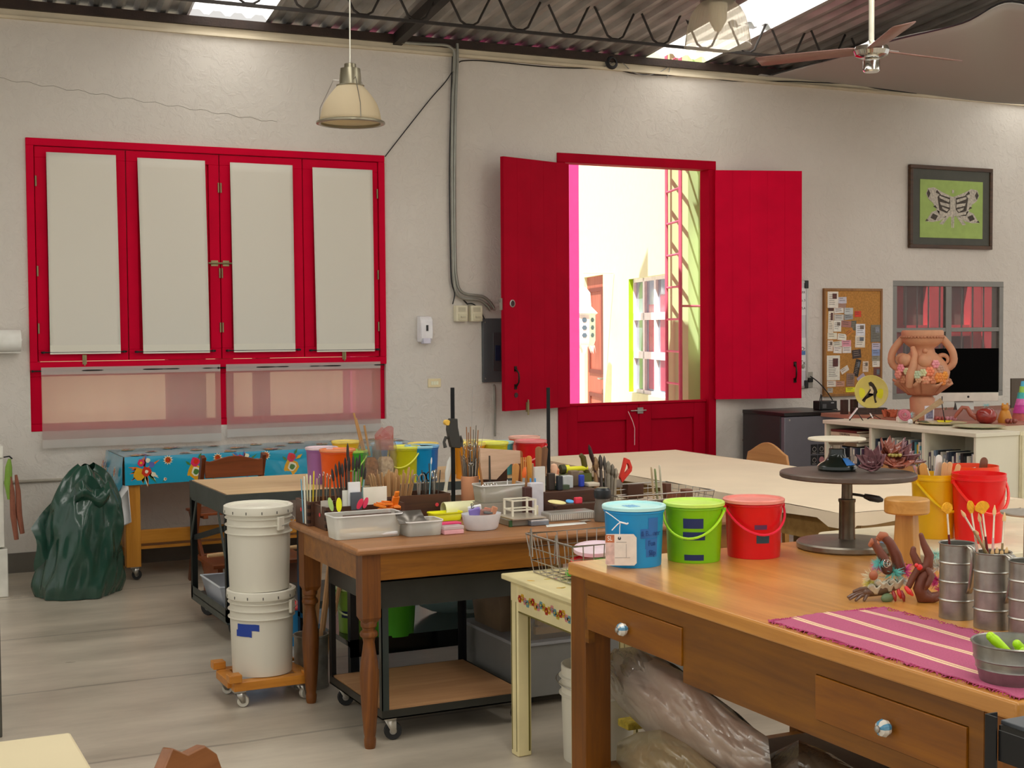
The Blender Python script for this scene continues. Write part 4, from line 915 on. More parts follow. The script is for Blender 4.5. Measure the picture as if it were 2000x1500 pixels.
pail('lower white pail of the stack on the dolly, blue tape on it', (sx0, sy0, .118), 0, True, tape=True)
pail('upper white pail with a closed lid, topmost of the stack', (sx0-.008, sy0+.0, .4935), -.4, True)
DW = wood('#b4701c', '#cc8830', 'x', 1.4, .4, gain=1.15)
t_ = thing('pail_dolly', 'small orange wooden dolly on white casters under the pails', 'dolly', (sx0, sy0, 0), -.0)
for y in (-.13, .13): m_ = MB(); m_.box(-.17,y-.028,.075,.17,y+.028,.115); m_.build('rail', DW, t_, bevel=.003)
for x in (-.155, .155): m_ = MB(); m_.box(x-.03,-.102,.08,x+.03,.102,.114); m_.build('crosspiece', DW, t_, bevel=.003)
for x, y in ((-.165,-.14),(-.165,.14),(.165,-.14),(.165,.14)):
    m_ = MB(); m_.box(x-.028,y-.03,.1155,x+.028,y+.03,.15) if x < 0 else m_.box(x-.02,y-.03,.1155,x+.02,y+.03,.13); m_.build('corner_block', DW, t_, bevel=.003)
    caster(t_, x*.86, y*.9, .075, .026, mat('#a8a498', .5), ang=rnd.uniform(-1,1))
# old can with battens
t_ = thing('paint_can', 'rusty old paint can holding wooden battens by the table leg', 'can', (1.80, 5.99, 0)); t_.location = (1.95, 6.13, 0)
m_ = MB(); m_.lathe([(.0,.003),(.078,.003),(.081,0),(.081,.008),(.078,.010),(.078,.232),(.082,.236),(.082,.244),(.076,.244),(.074,.238),(.074,.01),(0,.01)], n=32, cap=False); m_.build('body', mat('#8a8880', .45, .5, .35, 14, bump=.15, gain=1.1), t_)
for k, (dx, dy, tx, ty, hh) in enumerate(((-.03,-.03,-.02,-.03,.52),(-.015,-.035,.0,-.02,.50),(.0,-.02,.035,.03,.50),(.02,.0,.12,.05,.80),(.03,.02,.15,.07,.84),(.04,-.01,.17,.02,.74),(.015,.03,.10,.09,.86))):
    m_ = MB(); m_.bar((dx,dy,.012),(dx+tx,dy+ty,hh),.014,.022); 
    tag(m_.build('wooden_batten', wood('#a07c54','#bc9468','z',1.2,.6), None, (1.95,6.13,0), bevel=.002), 'thin wooden batten leaning in the old paint can, %s from the left' % ORD[k], 'batten', 'battens in the paint can')

# ================================================================ BROWN TURNED-LEG TABLE
BTOP = wood('#7c5230', '#9c6c42', 'x', .9, .42, gain=1.3); BAP = wood('#74440e', '#9c6218', 'x', 1, .4, gain=1.05); BLEG = wood('#5a300c', '#8a5014', 'z', 1.2, .45, gain=1.0)
TX0, TX1, TY0, TY1, TZ = 1.79, 3.78, 5.04, 5.93, .80
t_ = thing('turned_leg_table', 'old brown wooden table with turned legs, its top crowded with tools', 'table', (0,0,0)); BT = t_
m_ = MB(); m_.box(TX0,TY0,TZ-.028,TX1,TY1,TZ); m_.build('tabletop', BTOP, t_, bevel=.010)
ax = .035
for y0, y1 in ((TY0+ax,TY0+ax+.022),(TY1-ax-.022,TY1-ax)): m_ = MB(); m_.box(TX0+ax+.075,y0,TZ-.135,TX1-ax-.075,y1,TZ-.028); m_.build('apron', BAP, t_)
for x0, x1 in ((TX0+ax,TX0+ax+.022),(TX1-ax-.022,TX1-ax)): m_ = MB(); m_.box(x0,TY0+ax+.075,TZ-.135,x1,TY1-ax-.075,TZ-.028); m_.build('apron', BAP, t_)
for x in (TX0+ax+.037, TX1-ax-.037):
    for y in (TY0+ax+.037, TY1-ax-.037): turned_leg(x, y, TZ-.028, .075, .50, BLEG, t_)
# ================================================================ LOW BLACK CART under it
t_ = thing('utility_cart', 'low black steel cart with a wooden bottom shelf under the brown table', 'cart', (0,0,0)); 
u0, u1, v0, v1 = 1.925, 2.57, 5.14, 5.79
SW = wood('#a87c54', '#be9268', 'x', .8, .5, gain=1.15); BLK = mat('#15171a', .35, .3, .1, gain=1.0)
m_ = MB(); m_.box(u0+.012,v0+.012,.118,u1-.012,v1-.012,.132); m_.build('wooden_shelf', SW, t_)
m_ = MB(); m_.frame(u0, .095, u1, .13, .004, v0, v0+.003) if False else m_.box(u0,v0,.095,u1,v0+.004,.13); m_.box(u0,v1-.004,.095,u1,v1,.13); m_.box(u0,v0+.004,.095,u0+.004,v1-.004,.13); m_.box(u1-.004,v0+.004,.095,u1,v1-.004,.13); m_.box(u0,v0,.095,u1,v1,.10); m_.build('lower_frame', mat('#34342f', .4, .4, gain=1.1), t_)
m_ = MB(); m_.box(u0,v0,.54,u1+.02,v1,.546); m_.box(u0,v0,.546,u1+.02,v0+.005,.645); m_.box(u0,v1-.005,.546,u1+.02,v1,.645); m_.box(u0,v0+.005,.546,u0+.005,v1-.005,.645); m_.box(u1+.015,v0+.005,.546,u1+.02,v1-.005,.645); m_.build('upper_tray', mat('#3a3b37', .35, .4, .1, gain=1.15), t_)
for x in (u0, u1-.03):
    for y in (v0, v1-.03): m_ = MB(); m_.box(x,y,.13,x+.03,y+.004 if y == v0 else y+.03,.54) if y == v0 else m_.box(x,y+.026,.13,x+.03,y+.03,.54); m_.box(x if x == u0 else x+.026,y,.13,x+.004 if x == u0 else x+.03,y+.03,.54); m_.build('post', BLK if y != v0 else mat('#3a4240', .35, .4, gain=1.1), t_)
for x in (u0+.04, u1-.04):
    for y in (v0+.04, v1-.04): caster(t_, x, y, .095, .036, RUBBER, mat('#b8b4aa', .35, .6), ang=-.2)
# black bench behind it with a shelf of pails
t_ = thing('black_bench', 'black steel bench with a low shelf behind the brown table', 'bench', (0,0,0))
m_ = MB(); m_.box(2.08,5.96,.20,3.7,6.75,.225); m_.box(2.08,5.95,.155,3.7,5.96,.235); m_.build('lower_shelf', mat('#0e1210', .15, .2, .1, gain=1.0), t_)
m_ = MB(); m_.box(2.08,5.95,.72,3.7,6.75,.76); m_.build('top', BLK, t_)
for x in (2.08, 3.66):
    for y in (5.95, 6.71): m_ = MB(); m_.box(x,y,0,x+.04,y+.04,.72); m_.build('leg', BLK, t_)
qa, qb, qc = PZ(786,1246,.226), PZ(676,1243,.226), PZ(722,1222,.226)
GB = [(qa.x,qa.y+.11,.108,.19,'#3e8f1e',None,'green bucket without a lid on the low black shelf'),(max(qb.x,2.18),qb.y+.10,.085,.21,'#7aa03a','#b8c890','lidded olive green bucket at the left of the low black shelf')]
for x, y, r, h, c, l, lb in GB: bucket('shelf_bucket', lb, (x,y,.226), r, h, c, l, 'front' if l else 'none', tape=((200,300,.35,.5,'#1c2a50'),) if l else None)
t_ = thing('glass_jar', 'clear square glass jar on the low black shelf beside the leg', 'jar', (qc.x+.05,qc.y+.03,.226)); m_ = MB(); m_.prism([(-.04,-.04),(.04,-.04),(.04,.04),(-.04,.04)], 0, .17); m_.build('glass', clear('#dfe8e4', .7, .05, .2, 'glass_clear'), t_, bevel=.008)
t_ = thing('plastic_bundle', 'pale blue plastic bag bundled on the low black shelf', 'bag', (2.88,6.40,.226)); m_ = MB()
m_.grid(lambda u, v: ((.30+.03*math.sin(9*u*PI)+.02*math.sin(5*v))*math.cos(2*PI*u)*math.sin(PI*(.12+.76*v)), (.18+.02*math.sin(13*u))*math.sin(2*PI*u)*math.sin(PI*(.12+.76*v)), .17+.17*-math.cos(PI*v)+.01*math.sin(20*u)), 40, 14); m_.build('bag', clear('#a8c4c4', .25, .25, .4, 'bag_film'), t_)
bucket('shelf_bucket', 'blue bucket with a red lid, low behind the pail stack', (2.13,7.03,0), .10, .2, '#2a86c0', '#c03a3a', 'none')
t_ = thing('water_jug', 'tall blue plastic jug standing on the floor behind the pails', 'jug', (1.95,7.02,0)); m_ = MB(); m_.lathe([(0,0),(.07,0),(.085,.02),(.085,.30),(.05,.38),(.03,.40),(.03,.44),(0,.44)], n=24); m_.build('body', mat('#2f7fb4', .35), t_)
# ================================================================ GREY DRAWER BOX, BINS
t_ = thing('drawer_box', 'low grey metal drawer box on the floor under the brown table', 'drawer unit', (2.62,5.33,0))
m_ = MB(); m_.box(0,0,.045,.99,.59,.27); m_.build('body', mat('#7d7c78', .5, .1, .04, gain=1.1), t_, bevel=.004)
m_ = MB(); m_.box(-.008,-.012,.27,1.0,.60,.285); m_.build('top', mat('#97989a', .5, .1, .04, gain=1.1), t_, bevel=.003)
m_ = MB(); m_.tube([(.33,-.005,.165),(.33,-.035,.165),(.55,-.035,.165),(.55,-.005,.165)], .007, 8); m_.ball((.33,-.035,.165),.012); m_.build('handle', STEEL, t_)
for x, y in ((.1,.1),(.95,.1),(.1,.5),(.95,.5)): m_ = MB(); m_.lathe([(.02,0),(.02,.045)], (x,y,0), 12); m_.build('foot', BLACKP, t_)
t_ = thing('storage_bin', 'clear plastic bin of wood offcuts on the grey drawer box', 'bin', (2.70,5.37,.286))
m_ = MB(); m_.add([(0,0,0),(.5,0,0),(.5,.15,0),(0,.15,0),(-.02,-.02,.24),(.52,-.02,.24),(.52,.165,.24),(-.02,.165,.24)], [(0,3,2,1),(0,1,5,4),(1,2,6,5),(2,3,7,6),(3,0,4,7)]); m_.build('bin', clear('#cfc8bc', .78, .1, .3, 'bin_plastic'), t_, solid=.003)
m_ = MB(); m_.box(.12,-.021,.15,.24,-.016,.19); m_.build('barcode_label', mat('#d8d8d4', .6), t_)
m_ = MB()
for k in range(12): m_.box(.13+.008*k,-.0225,.155,.133+.008*k+.002*(k%2),-.0215,.185)
m_.build('barcode', BLACKP, t_)
for k in range(4):
    m_ = MB(); m_.cbox((.25,.035+.026*k,.03+.035*(k%3)), (.42-.04*k,.024,.03), rot=Matrix.Rotation(.02*(k-1),3,'Z')); tag(m_.build('wood_offcut', wood('#c89a58','#d8b070','x',1,.6), None, (2.70,5.37,.286)), 'pale wood offcut in the clear bin, %s from the front' % ORD[k], 'wood piece', 'offcuts in the clear bin')
t_ = thing('storage_bin', 'brownish translucent bin at the rear left of the drawer box', 'bin', (2.66,5.58,.286))
m_ = MB(); m_.add([(0,0,0),(.20,0,0),(.20,.28,0),(0,.28,0),(-.03,-.03,.3),(.22,-.03,.3),(.22,.30,.3),(-.03,.30,.3)], [(0,3,2,1),(0,1,5,4),(1,2,6,5),(2,3,7,6),(3,0,4,7)]); m_.build('bin', mat('#74604a', .4, 0, .1, gain=1.0), t_, solid=.003)
# ================================================================ CREAM PAINTED TABLE
CRM = mat('#d9cd9c', .4, 0, .08, 6, bump=.05, gain=1.15); OLV = mat('#6e6428', .5, gain=1.0)
qx0, qx1, qy0, qy1, qz = 2.31, 2.88, 4.235, 4.81, .70
t_ = thing('painted_table', 'small cream table hand-painted with a border of flowers', 'table', (qx0, qy0, 0)); ql, qd = qx1-qx0, qy1-qy0
m_ = MB(); m_.box(-.012,-.012,qz-.022,ql,qd+.012,qz)
tp = m_.build('tabletop', CRM, t_, bevel=.005)
for x in (.015, ql-.075):
    for y in (.015, qd-.075):
        m_ = MB(); m_.box(x,y,0,x+.06,y+.06,qz-.022); lg = m_.build('leg', CRM, t_, bevel=.006)
        m_ = MB(); m_.box(x-.001,y+.046,.02,x,y+.051,qz-.1); m_.box(x+.046,y-.001,.02,x+.053,y,qz-.1); m_.box(x-.001,y+.008,.02,x,y+.012,qz-.1); m_.build('painted_line', OLV, lg)
m_ = MB(); m_.box(.02,.075,qz-.14,.04,qd-.075,qz-.022); ap = m_.build('apron', CRM, t_); m_ = MB(); m_.box(.0195,.075,qz-.14,.0405,qd-.075,qz-.134); m_.build('painted_line', OLV, ap)
m_ = MB(); m_.box(.075,qd-.04,qz-.14,ql-.075,qd-.02,qz-.022); m_.build('apron', CRM, t_); m_ = MB(); m_.box(.075,.02,qz-.14,ql-.075,.04,qz-.022); m_.build('apron', CRM, t_)
FC = [mat(c, .5, gain=1.1) for c in ('#b8341c','#d8a828','#d89088','#6f9aa0','#c8b040')]
k = 0; y = qd-.09
while y > .08:
    m_ = MB(); z = qz-.085+.008*math.sin(k*1.7); n = 6
    for j in range(n): a = 2*PI*j/n; m_.disc((.0195, y+.009*math.cos(a), z+.009*math.sin(a)), .0065, (-1,0,0), 8, k % 5, .0012)
    m_.disc((.0185, y, z), .004, (-1,0,0), 8, (k+1) % 5, .0014); m_.build('painted_flower', FC, ap); y -= .022; k += 1
for k in range(26):
    m_ = MB(); x = .03+.05*(k % 9)+.02*math.sin(k*3); y = .03+.06*(k//3)%(qd-.05); m_.disc((x, y, qz+.0002), .016, (0,0,1), 8, (1,4,2)[k % 3], .0006, ry=.006, rot=k); m_.build('painted_leaf', FC, tp)
# white pail below the cream table
pail('open white pail with wire handle under the small cream table', (2.60, 4.60, .0), 1.2, lid=False)
t_ = None
# ================================================================ NEAR WOODEN WORKTABLE
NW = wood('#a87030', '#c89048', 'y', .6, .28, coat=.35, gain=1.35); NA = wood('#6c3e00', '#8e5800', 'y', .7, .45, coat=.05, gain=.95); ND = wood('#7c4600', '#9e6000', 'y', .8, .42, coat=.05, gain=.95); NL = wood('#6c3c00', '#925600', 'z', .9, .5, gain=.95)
NX0, NX1, NY0, NY1, NZ = 2.262, 3.30, 2.18, 4.20, .84
t_ = thing('pine_worktable', 'large honey-brown worktable with two ceramic-knobbed drawers in front', 'table', (NX0, NY0, 0)); nl, nd = NX1-NX0, NY1-NY0
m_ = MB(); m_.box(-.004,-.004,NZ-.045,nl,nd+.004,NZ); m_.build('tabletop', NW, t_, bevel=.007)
def Yv(px, py): return PX(px, py, NX0).y-NY0
y1a, y1b = 4.071-NY0, 3.49-NY0; y2a, y2b = 2.863-NY0, 2.325-NY0; zt, zb = .749, .629
m_ = MB()
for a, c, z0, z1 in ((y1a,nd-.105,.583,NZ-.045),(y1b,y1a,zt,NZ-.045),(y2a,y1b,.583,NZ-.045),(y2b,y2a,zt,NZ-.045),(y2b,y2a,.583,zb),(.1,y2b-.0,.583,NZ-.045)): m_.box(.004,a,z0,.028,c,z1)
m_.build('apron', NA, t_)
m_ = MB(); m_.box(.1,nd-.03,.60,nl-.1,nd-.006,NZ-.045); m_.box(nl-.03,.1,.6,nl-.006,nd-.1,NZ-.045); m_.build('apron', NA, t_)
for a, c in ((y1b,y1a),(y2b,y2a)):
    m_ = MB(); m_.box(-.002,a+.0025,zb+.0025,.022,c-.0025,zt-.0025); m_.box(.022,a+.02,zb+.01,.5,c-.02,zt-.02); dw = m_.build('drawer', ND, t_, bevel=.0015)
    ym = {0: 3.81-NY0, 1: 2.579-NY0}[0 if a == y1b else 1]; zk = .683
    m_ = MB(); prf = [(0,.036),(.006,.035),(.017,.029),(.021,.018),(.018,.008),(.010,.003),(.009,0)]
    vs = []; n = 24; KR = Matrix.Rotation(-PI/2, 3, 'Y')
    for r, z in prf:
        for q in range(n):
            al = 2*PI*q/n; r2 = r*(1+.06*abs(math.sin(al*4))) if r > .007 else r
            vs.append(KR @ Vector((r2*math.cos(al), r2*math.sin(al), z))+Vector((-.002, ym, zk)))
    fs = []; ms = []
    for i in range(len(prf)-1):
        for q in range(n): fs.append((i*n+q, i*n+(q+1)%n, (i+1)*n+(q+1)%n, (i+1)*n+q)); ms.append(1 if (q//3) % 3 == 0 else 0)
    m_.v = vs; m_.f = fs; m_.m = ms; kb = m_.build('knob', [mat('#d0ccc0', .12, 0, .05, gain=1.2, coat=.8), mat('#4a88a8', .12, gain=1.2, coat=.8)], dw)
    m_ = MB(); m_.lathe([(.009,.0),(.0085,.003),(.004,.006),(0,.006)], (-.038, ym, zk), 12, rot=KR); m_.build('knob_screw', STEEL, kb)
for x in (.004, nl-.106):
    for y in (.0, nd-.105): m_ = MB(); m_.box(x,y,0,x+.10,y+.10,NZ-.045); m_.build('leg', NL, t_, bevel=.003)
m_ = MB(); m_.box(.05,.05,.12,nl-.05,nd-.05,.14); m_.build('lower_shelf', NA, t_)
m_ = MB(); m_.box(nl-.05,.11,.14,nl-.032,nd-.55,NZ-.05); m_.build('back_panel', mat('#1c1612', .8, gain=1), t_)  # dark panel added in place of the deep shade under the table
# ================================================================ CANVAS COVERED TABLE
CV = mat('#dccbb0', .8, 0, .04, 3, bump=.08, bs=30, gain=1.2); CW = wood('#a07c44', '#b89458', 'x', .8, .5, gain=1.15)
kx0, kx1, ky0, ky1, kz = 4.10, 5.21, 5.0, 8.12, .79
t_ = thing('canvas_table', 'long worktable with a canvas-wrapped top in front of the red door', 'table', (kx0, ky0, 0)); kl, kd = kx1-kx0, ky1-ky0
m_ = MB(); m_.box(.02,.02,kz-.035,kl-.02,kd-.02,kz-.002); m_.build('tabletop', CW, t_)
def cvs(u, v):
    x, y = -.006+u*(kl+.012), -.006+v*(kd+.012); return (x, y, kz+.004+.0015*math.sin(9*x+5*y)+.001*math.sin(4*y))
m_ = MB(); m_.grid(cvs, 12, 30)
def sk(p0, p1, out, dr):
    p0, p1, out = Vector(p0), Vector(p1), Vector(out)
    return lambda u, v: (lambda p: (p.x, p.y, kz+.004+.0015*0-(dr+.012*math.sin(u*11)+(.035 if u < .04 or u > .97 else 0))*v))(p0.lerp(p1, u)+out*(.004+.006*v+.006*math.sin(7*u*PI)*v))
m_.grid(sk((-.006,-.006,0),(kl+.006,-.006,0),(0,-1,0),.05), 30, 3); m_.grid(sk((-.006,kd+.006,0),(-.006,-.006,0),(-1,0,0),.045), 40, 3); m_.grid(sk((kl+.006,-.006,0),(kl+.006,kd+.006,0),(1,0,0),.05), 30, 2); m_.grid(sk((kl+.006,kd+.006,0),(-.006,kd+.006,0),(0,1,0),.05), 20, 2)
m_.build('canvas_cover', CV, t_, ang=60)
for y0, y1 in ((.05,.08),(kd-.08,kd-.05)): m_ = MB(); m_.box(.15,y0,kz-.155,kl-.15,y1,kz-.036); m_.build('apron', CW, t_)
for x0 in (.05, kl-.08): m_ = MB(); m_.box(x0,.15,kz-.155,x0+.03,kd-.15,kz-.036); m_.build('apron', CW, t_)
for x in (.05, kl-.15):
    for y in (.05, kd/2-.05, kd-.15): m_ = MB(); m_.box(x,y,0,x+.10,y+.10,kz-.036); m_.build('leg', wood('#94743e','#ae8a50','z',.8,.5,gain=1.1), t_, bevel=.004)
# chairs beyond it with arched backs
PB = wood('#b8824e', '#cc9660', 'x', .8, .45, gain=1.2)
def arch_chair(label, loc, rz, g='chairs along the canvas table', ztop=.90, m=PB, legm=None):
    t_ = thing('plywood_chair', label, 'chair', loc, rz, g); legm = legm or wood('#a8742c','#c08a3c','z',1,.4,gain=1.1)
    top = [(-.2,.60),(-.215,ztop-.13)]+[(-.2+.4*k/14, ztop-.075+.075*(math.sin(PI*k/14)**1.3)) for k in range(15)]+[(.215,ztop-.13),(.2,.60)]
    m_ = MB(); m_.prism(top, -.01, .01, 'xz'); m_.build('backrest', m, t_, bevel=.004)
    m_ = MB(); m_.box(-.2,.02,.43,.2,.42,.45); m_.build('seat', m, t_, bevel=.006)
    for x in (-.185, .185):
        m_ = MB(); m_.bar((x,.018,ztop-.16),(x,-.01,0),.03,.035); m_.build('leg', legm, t_)
        m_ = MB(); m_.bar((x,.40,.43),(x*1.03,.42,0),.03,.03); m_.build('leg', legm, t_)
    return t_
arch_chair('pale plywood chair with an arched back in front of the fridge', (5.62, 7.62, 0), PI/2+.05, ztop=.865)
arch_chair('pale arched plywood chair back right behind the clay flowers', (5.52, 6.22, 0), PI/2-.15, ztop=.90)
# stool and metal stuff under the canvas table
t_ = thing('folded_seat', 'dark brown chair seat tucked under the canvas table', 'chair', (4.55,5.5,0)); m_ = MB(); m_.box(-.2,-.2,.44,.22,.22,.47); m_.build('seat', mat('#3c2018', .5, gain=1), t_, bevel=.008)
for x in (-.17,.19):
    for y in (-.17,.19): m_ = MB(); m_.box(x-.015,y-.015,0,x+.015,y+.015,.44); m_.build('leg', mat('#3c2018', .5, gain=1), t_)
# ================================================================ BOTTOM LEFT
t_ = thing('cream_tabletop', 'pale cream table corner at the bottom left of the view', 'table', (-.75, 2.0, 0)); m_ = MB(); m_.box(0,0,.72,1.205,1.175,.76); m_.build('tabletop', mat('#d6c9a4', .5, 0, .05, 2, gain=1.15), t_, bevel=.008)
for x in (.03,1.09):
    for y in (.03,1.06): m_ = MB(); m_.box(x,y,0,x+.05,y+.05,.72); m_.build('leg', wood('#a8742c','#c08a3c','z',1,.4), t_)
BRC = wood('#7a4c2a', '#94603a', 'x', .8, .35, gain=1.1)
pc = PZ(331, 1462, .84)
t_ = arch_chair('brown wooden chair, just its pointed back top showing at bottom left', (pc.x+.01, pc.y-.02, 0), .75, None, ztop=.80, m=BRC, legm=BRC)
m_ = MB(); m_.prism([(-.09,.79),(-.03,.855),(.02,.828),(.08,.828),(.12,.80),(.14,.76),(-.13,.76)], -.012, .012, 'xz'); m_.build('crest', BRC, t_, bevel=.003)
# left edge: dark cabinet, white unit, hanging strap
t_ = thing('slate_cabinet', 'dark worn cabinet side at the left edge of the view', 'cabinet', (-.6, 5.93, 0)); m_ = MB(); m_.box(0,0,0,1.183,.6,.72); m_.build('body', mat('#4c4a42', .6, .1, .3, 10, bump=.2, gain=1.0), t_, bevel=.004)
m_ = MB(); m_.box(-.01,-.01,.72,1.185,.61,.735); m_.build('top', mat('#6a675c', .5, gain=1), t_)
t_ = thing('white_shelf_unit', 'white enamelled unit against the wall at the left edge', 'cabinet', (-.2, 9.06, 0)); m_ = MB(); m_.box(0,0,0,1.145,.6,.30); m_.box(0,0,.31,1.13,.6,.86); m_.build('body', mat('#d0cec4', .4, gain=1.25), t_, bevel=.006)
m_ = MB(); m_.box(0,-.01,.865,1.13,.6,.94); m_.build('top', mat('#d6d4ca', .4, gain=1.25), t_, bevel=.006)
p = PY(18, 905, 9.0); t_ = thing('knitted_strap', 'green and brown knitted strap hanging on the white unit', 'strap', (p.x+.005, 9.03, .86))
m_ = MB(); m_.tube([(0,0,0),(-.005,0,-.05),(-.01,0,-.15),(-.005,0,-.25)], [.008,.02,.024,.012], 8); m_.build('green_end', mat('#6a8a34', .8, bump=.5, bs=80), t_)
for dx in (.0,.035): m_ = MB(); m_.tube([(dx,-.01,-.10),(dx+.01,-.01,-.2),(dx+.014,-.01,-.35),(dx+.03,-.01,-.50+dx)], [.008,.016,.018,.014], 8); m_.build('brown_tassel', mat('#7a4a38', .9, bump=.6, bs=90), t_)
m_ = MB(); m_.tube([(-.03,.02,.01),(-.0,.0,.015),(.015,-.01,.0)], .005, 6); m_.build('hook', BLACKP, t_)
# ================================================================ BUCKETS ON THE GREY STEEL CART
BZC = .781
bl = [ # lid centre px, py, rim radius, height, body, lid, bail, label
 (628,874,.088,.2,'#8a5a92','#cdb9bf','none','purple bucket with a whitish lid, leftmost on the grey cart'),
 (659,878,.096,.2,'#e0520e','#f08050','none','orange bucket with a peach lid, in front of the purple one'),
 (672,861,.084,.19,'#d0a820','#d8c060','none','yellow bucket half hidden behind the orange one'),
 (700,882,.074,.19,'#3f9a28','#9ac050','front','green bucket with a pale lid beside the orange one'),
 (795,873,.088,.2,'#b9b414','#dcdc50','front','yellow bucket whose pale yellow handle hangs in front'),
 (755,866,.09,.19,'#3a78b4','#8cb4d8','none','blue bucket behind the clear jars on the grey cart'),
 (851,876,.09,.2,'#1483b4','#9cc8d4','none','bright blue bucket left of the bar clamp'),
 (826,866,.088,.19,'#caa21c','#e0c064','none','yellow-lidded bucket behind the bright blue one'),
 (889,882,.085,.2,'#1464a8','#6aa0cc','none','deep blue bucket right behind the bar clamp'),
 (906,862,.084,.19,'#c8a024','#dcc878','none','straw-yellow lidded bucket behind the clamp head'),
 (957,873,.09,.2,'#e08a18','#ecc060','none','amber bucket just above the tilted wooden board'),
 (936,861,.09,.19,'#c8b43c','#dcd0a0','none','pale-lidded bucket behind the wire tools'),
 (978,863,.076,.19,'#4aa4a8','#a4d0cc','none','teal bucket with a pale teal lid'),
 (1019,873,.084,.2,'#bcb41c','#e0dc60','none','yellow-green bucket left of the red one'),
 (1024,853,.095,.19,'#d87868','#eaa898','none','salmon-lidded bucket at the back of the grey cart'),
 (1073,866,.090,.2,'#c8181e','#e08080','front','red bucket at the right end of the grey cart')]
for px, py, r, h, c, l, ba, lb in bl:
    p = PZ(px, py, BZC+h); bucket('craft_bucket', lb, (min(p.x, 3.9), min(max(p.y, 7.30), 7.93), BZC), r, h, c, l, ba, -.7, group='buckets on the grey cart')
# clear jars of brown tools
for px, py, lb, inner in ((722,870,'clear twisted plastic jar of brown sticks among the buckets','#8a5c38'),(752,868,'clear plastic jar with a red bag standing among the buckets','#c8a890')):
    p = PZ(px, py, 1.02); p.y = 7.05+.05; p.x = PY(px, 880, p.y).x
    t_ = thing('clear_jar', lb, 'jar', (p.x, 7.27, BZC)); t_.location.x = PY(px, 880, 7.27).x
    m_ = MB(); m_.lathe([(0,0),(.062,0)]+[(.064+.004*(k%2), .02+.02*k) for k in range(10)]+[(.058,.23),(.058,.25)], n=20, cap=False); m_.build('jar', clear('#d8d0c0', .85, .06, .3, 'jar_plastic'), t_)
    m_ = MB(); m_.lathe([(0,.004),(.046,.004),(.05,.1),(.044,.13),(.03,.15),(0,.14)], n=14); m_.build('contents', mat(inner, .8, 0, .4, 60, bump=.5), t_)
p = PY(752, 850, 7.27); m_ = MB(); m_.grid(lambda u, v: (.05*math.cos(2*PI*u)*(1+.25*math.sin(6*PI*u)*v), .045*math.sin(2*PI*u), .03+.10*v+.03*v*math.sin(4*PI*u)), 20, 6)
tag(m_.build('plastic_bag', clear('#d87068', .55, .2, .4, 'red_film', 25), None, (p.x, 7.27, BZC+.16)), 'crumpled clear bag with red print poking from the jar', 'bag')
for dx, tp in ((-.035,(-.09,0,.40)),(-.02,(-.075,.01,.37)),(.0,(-.03,0,.33))):
    p = PY(722, 880, 7.27); m_ = MB(); m_.tube([(dx,0,.16),tp], .006, 6); tag(m_.build('dowel', wood('#a07848','#b88c58','z',1,.6), None, (p.x,7.27,BZC)), 'thin dowel leaning out of the twisted clear jar', 'stick', 'dowels in the twisted jar')

# ================================================================ THINGS ON THE BROWN TABLE
Tz = TZ+.0005
def T(px, py): return PZ(px, py, Tz)
DB = wood('#3a2216', '#54321e', 'x', 1.3, .5, gain=1.15); DBY = wood('#44291a', '#5e3a26', 'y', 1.3, .5, gain=1.15)
def crate(name, label, x0, y0, x1, y1, h, mx=None, my=None, dots=(), z=None, cat='box', group=None):
    z = Tz if z is None else z; w_, d_ = x1-x0, y1-y0; tt = .009; mx = mx or DB; my = my or DBY
    t_ = thing(name, label, cat, (x0, y0, z), group=group)
    m_ = MB(); m_.box(tt,0,0,w_-tt,tt,h); m_.build('front_board', mx, t_); m_ = MB(); m_.box(tt,d_-tt,0,w_-tt,d_,h); m_.build('back_board', mx, t_)
    m_ = MB(); m_.box(0,0,0,tt,d_,h); m_.build('side_board', my, t_); m_ = MB(); m_.box(w_-tt,0,0,w_,d_,h); m_.build('side_board', my, t_)
    m_ = MB(); m_.box(tt,tt,0,w_-tt,d_-tt,.006); m_.build('bottom', mx, t_)
    m_ = MB(); k = 0
    for j in range(3):
        zz = h*(.12+.3*j); m_.box(-.0006, 0, zz, .012, .018, zz+h*.15); m_.box(-.0008,-.0008,zz,.009,.012,zz+h*.15)
    m_.build('dovetail', mat('#2a1610', .6, gain=1), t_)
    for (fx, fz, face) in dots:
        m_ = MB(); c_ = (fx*w_, -.0008, fz*h) if face == 'f' else (-.0008, fx*d_, fz*h); m_.disc(c_, .0085, (0,-1,0) if face == 'f' else (-1,0,0), 16, 0, .0008); m_.build('dot_sticker', mat('#e0404c', .6, gain=1.1), t_)
    return t_
crate('drawer_box', 'rear left dark drawer of tools, bristling with sticks and scissors', 1.815, 5.722, PY(880,985,5.722).x, 5.90, .105, dots=((.55,.6,'s'),(.90,.55,'f')))
crate('drawer_box', 'middle dark dovetailed drawer holding pens and a grey cup', 1.84, 5.56, PY(790,1000,5.56).x, 5.716, .098, dots=((.5,.6,'s'),))
crate('drawer_box', 'front dark drawer holding coloured plastic ribs', 1.862, 5.40, PY(787,1000,5.40).x, 5.553, .082, dots=((.5,.5,'s'),))
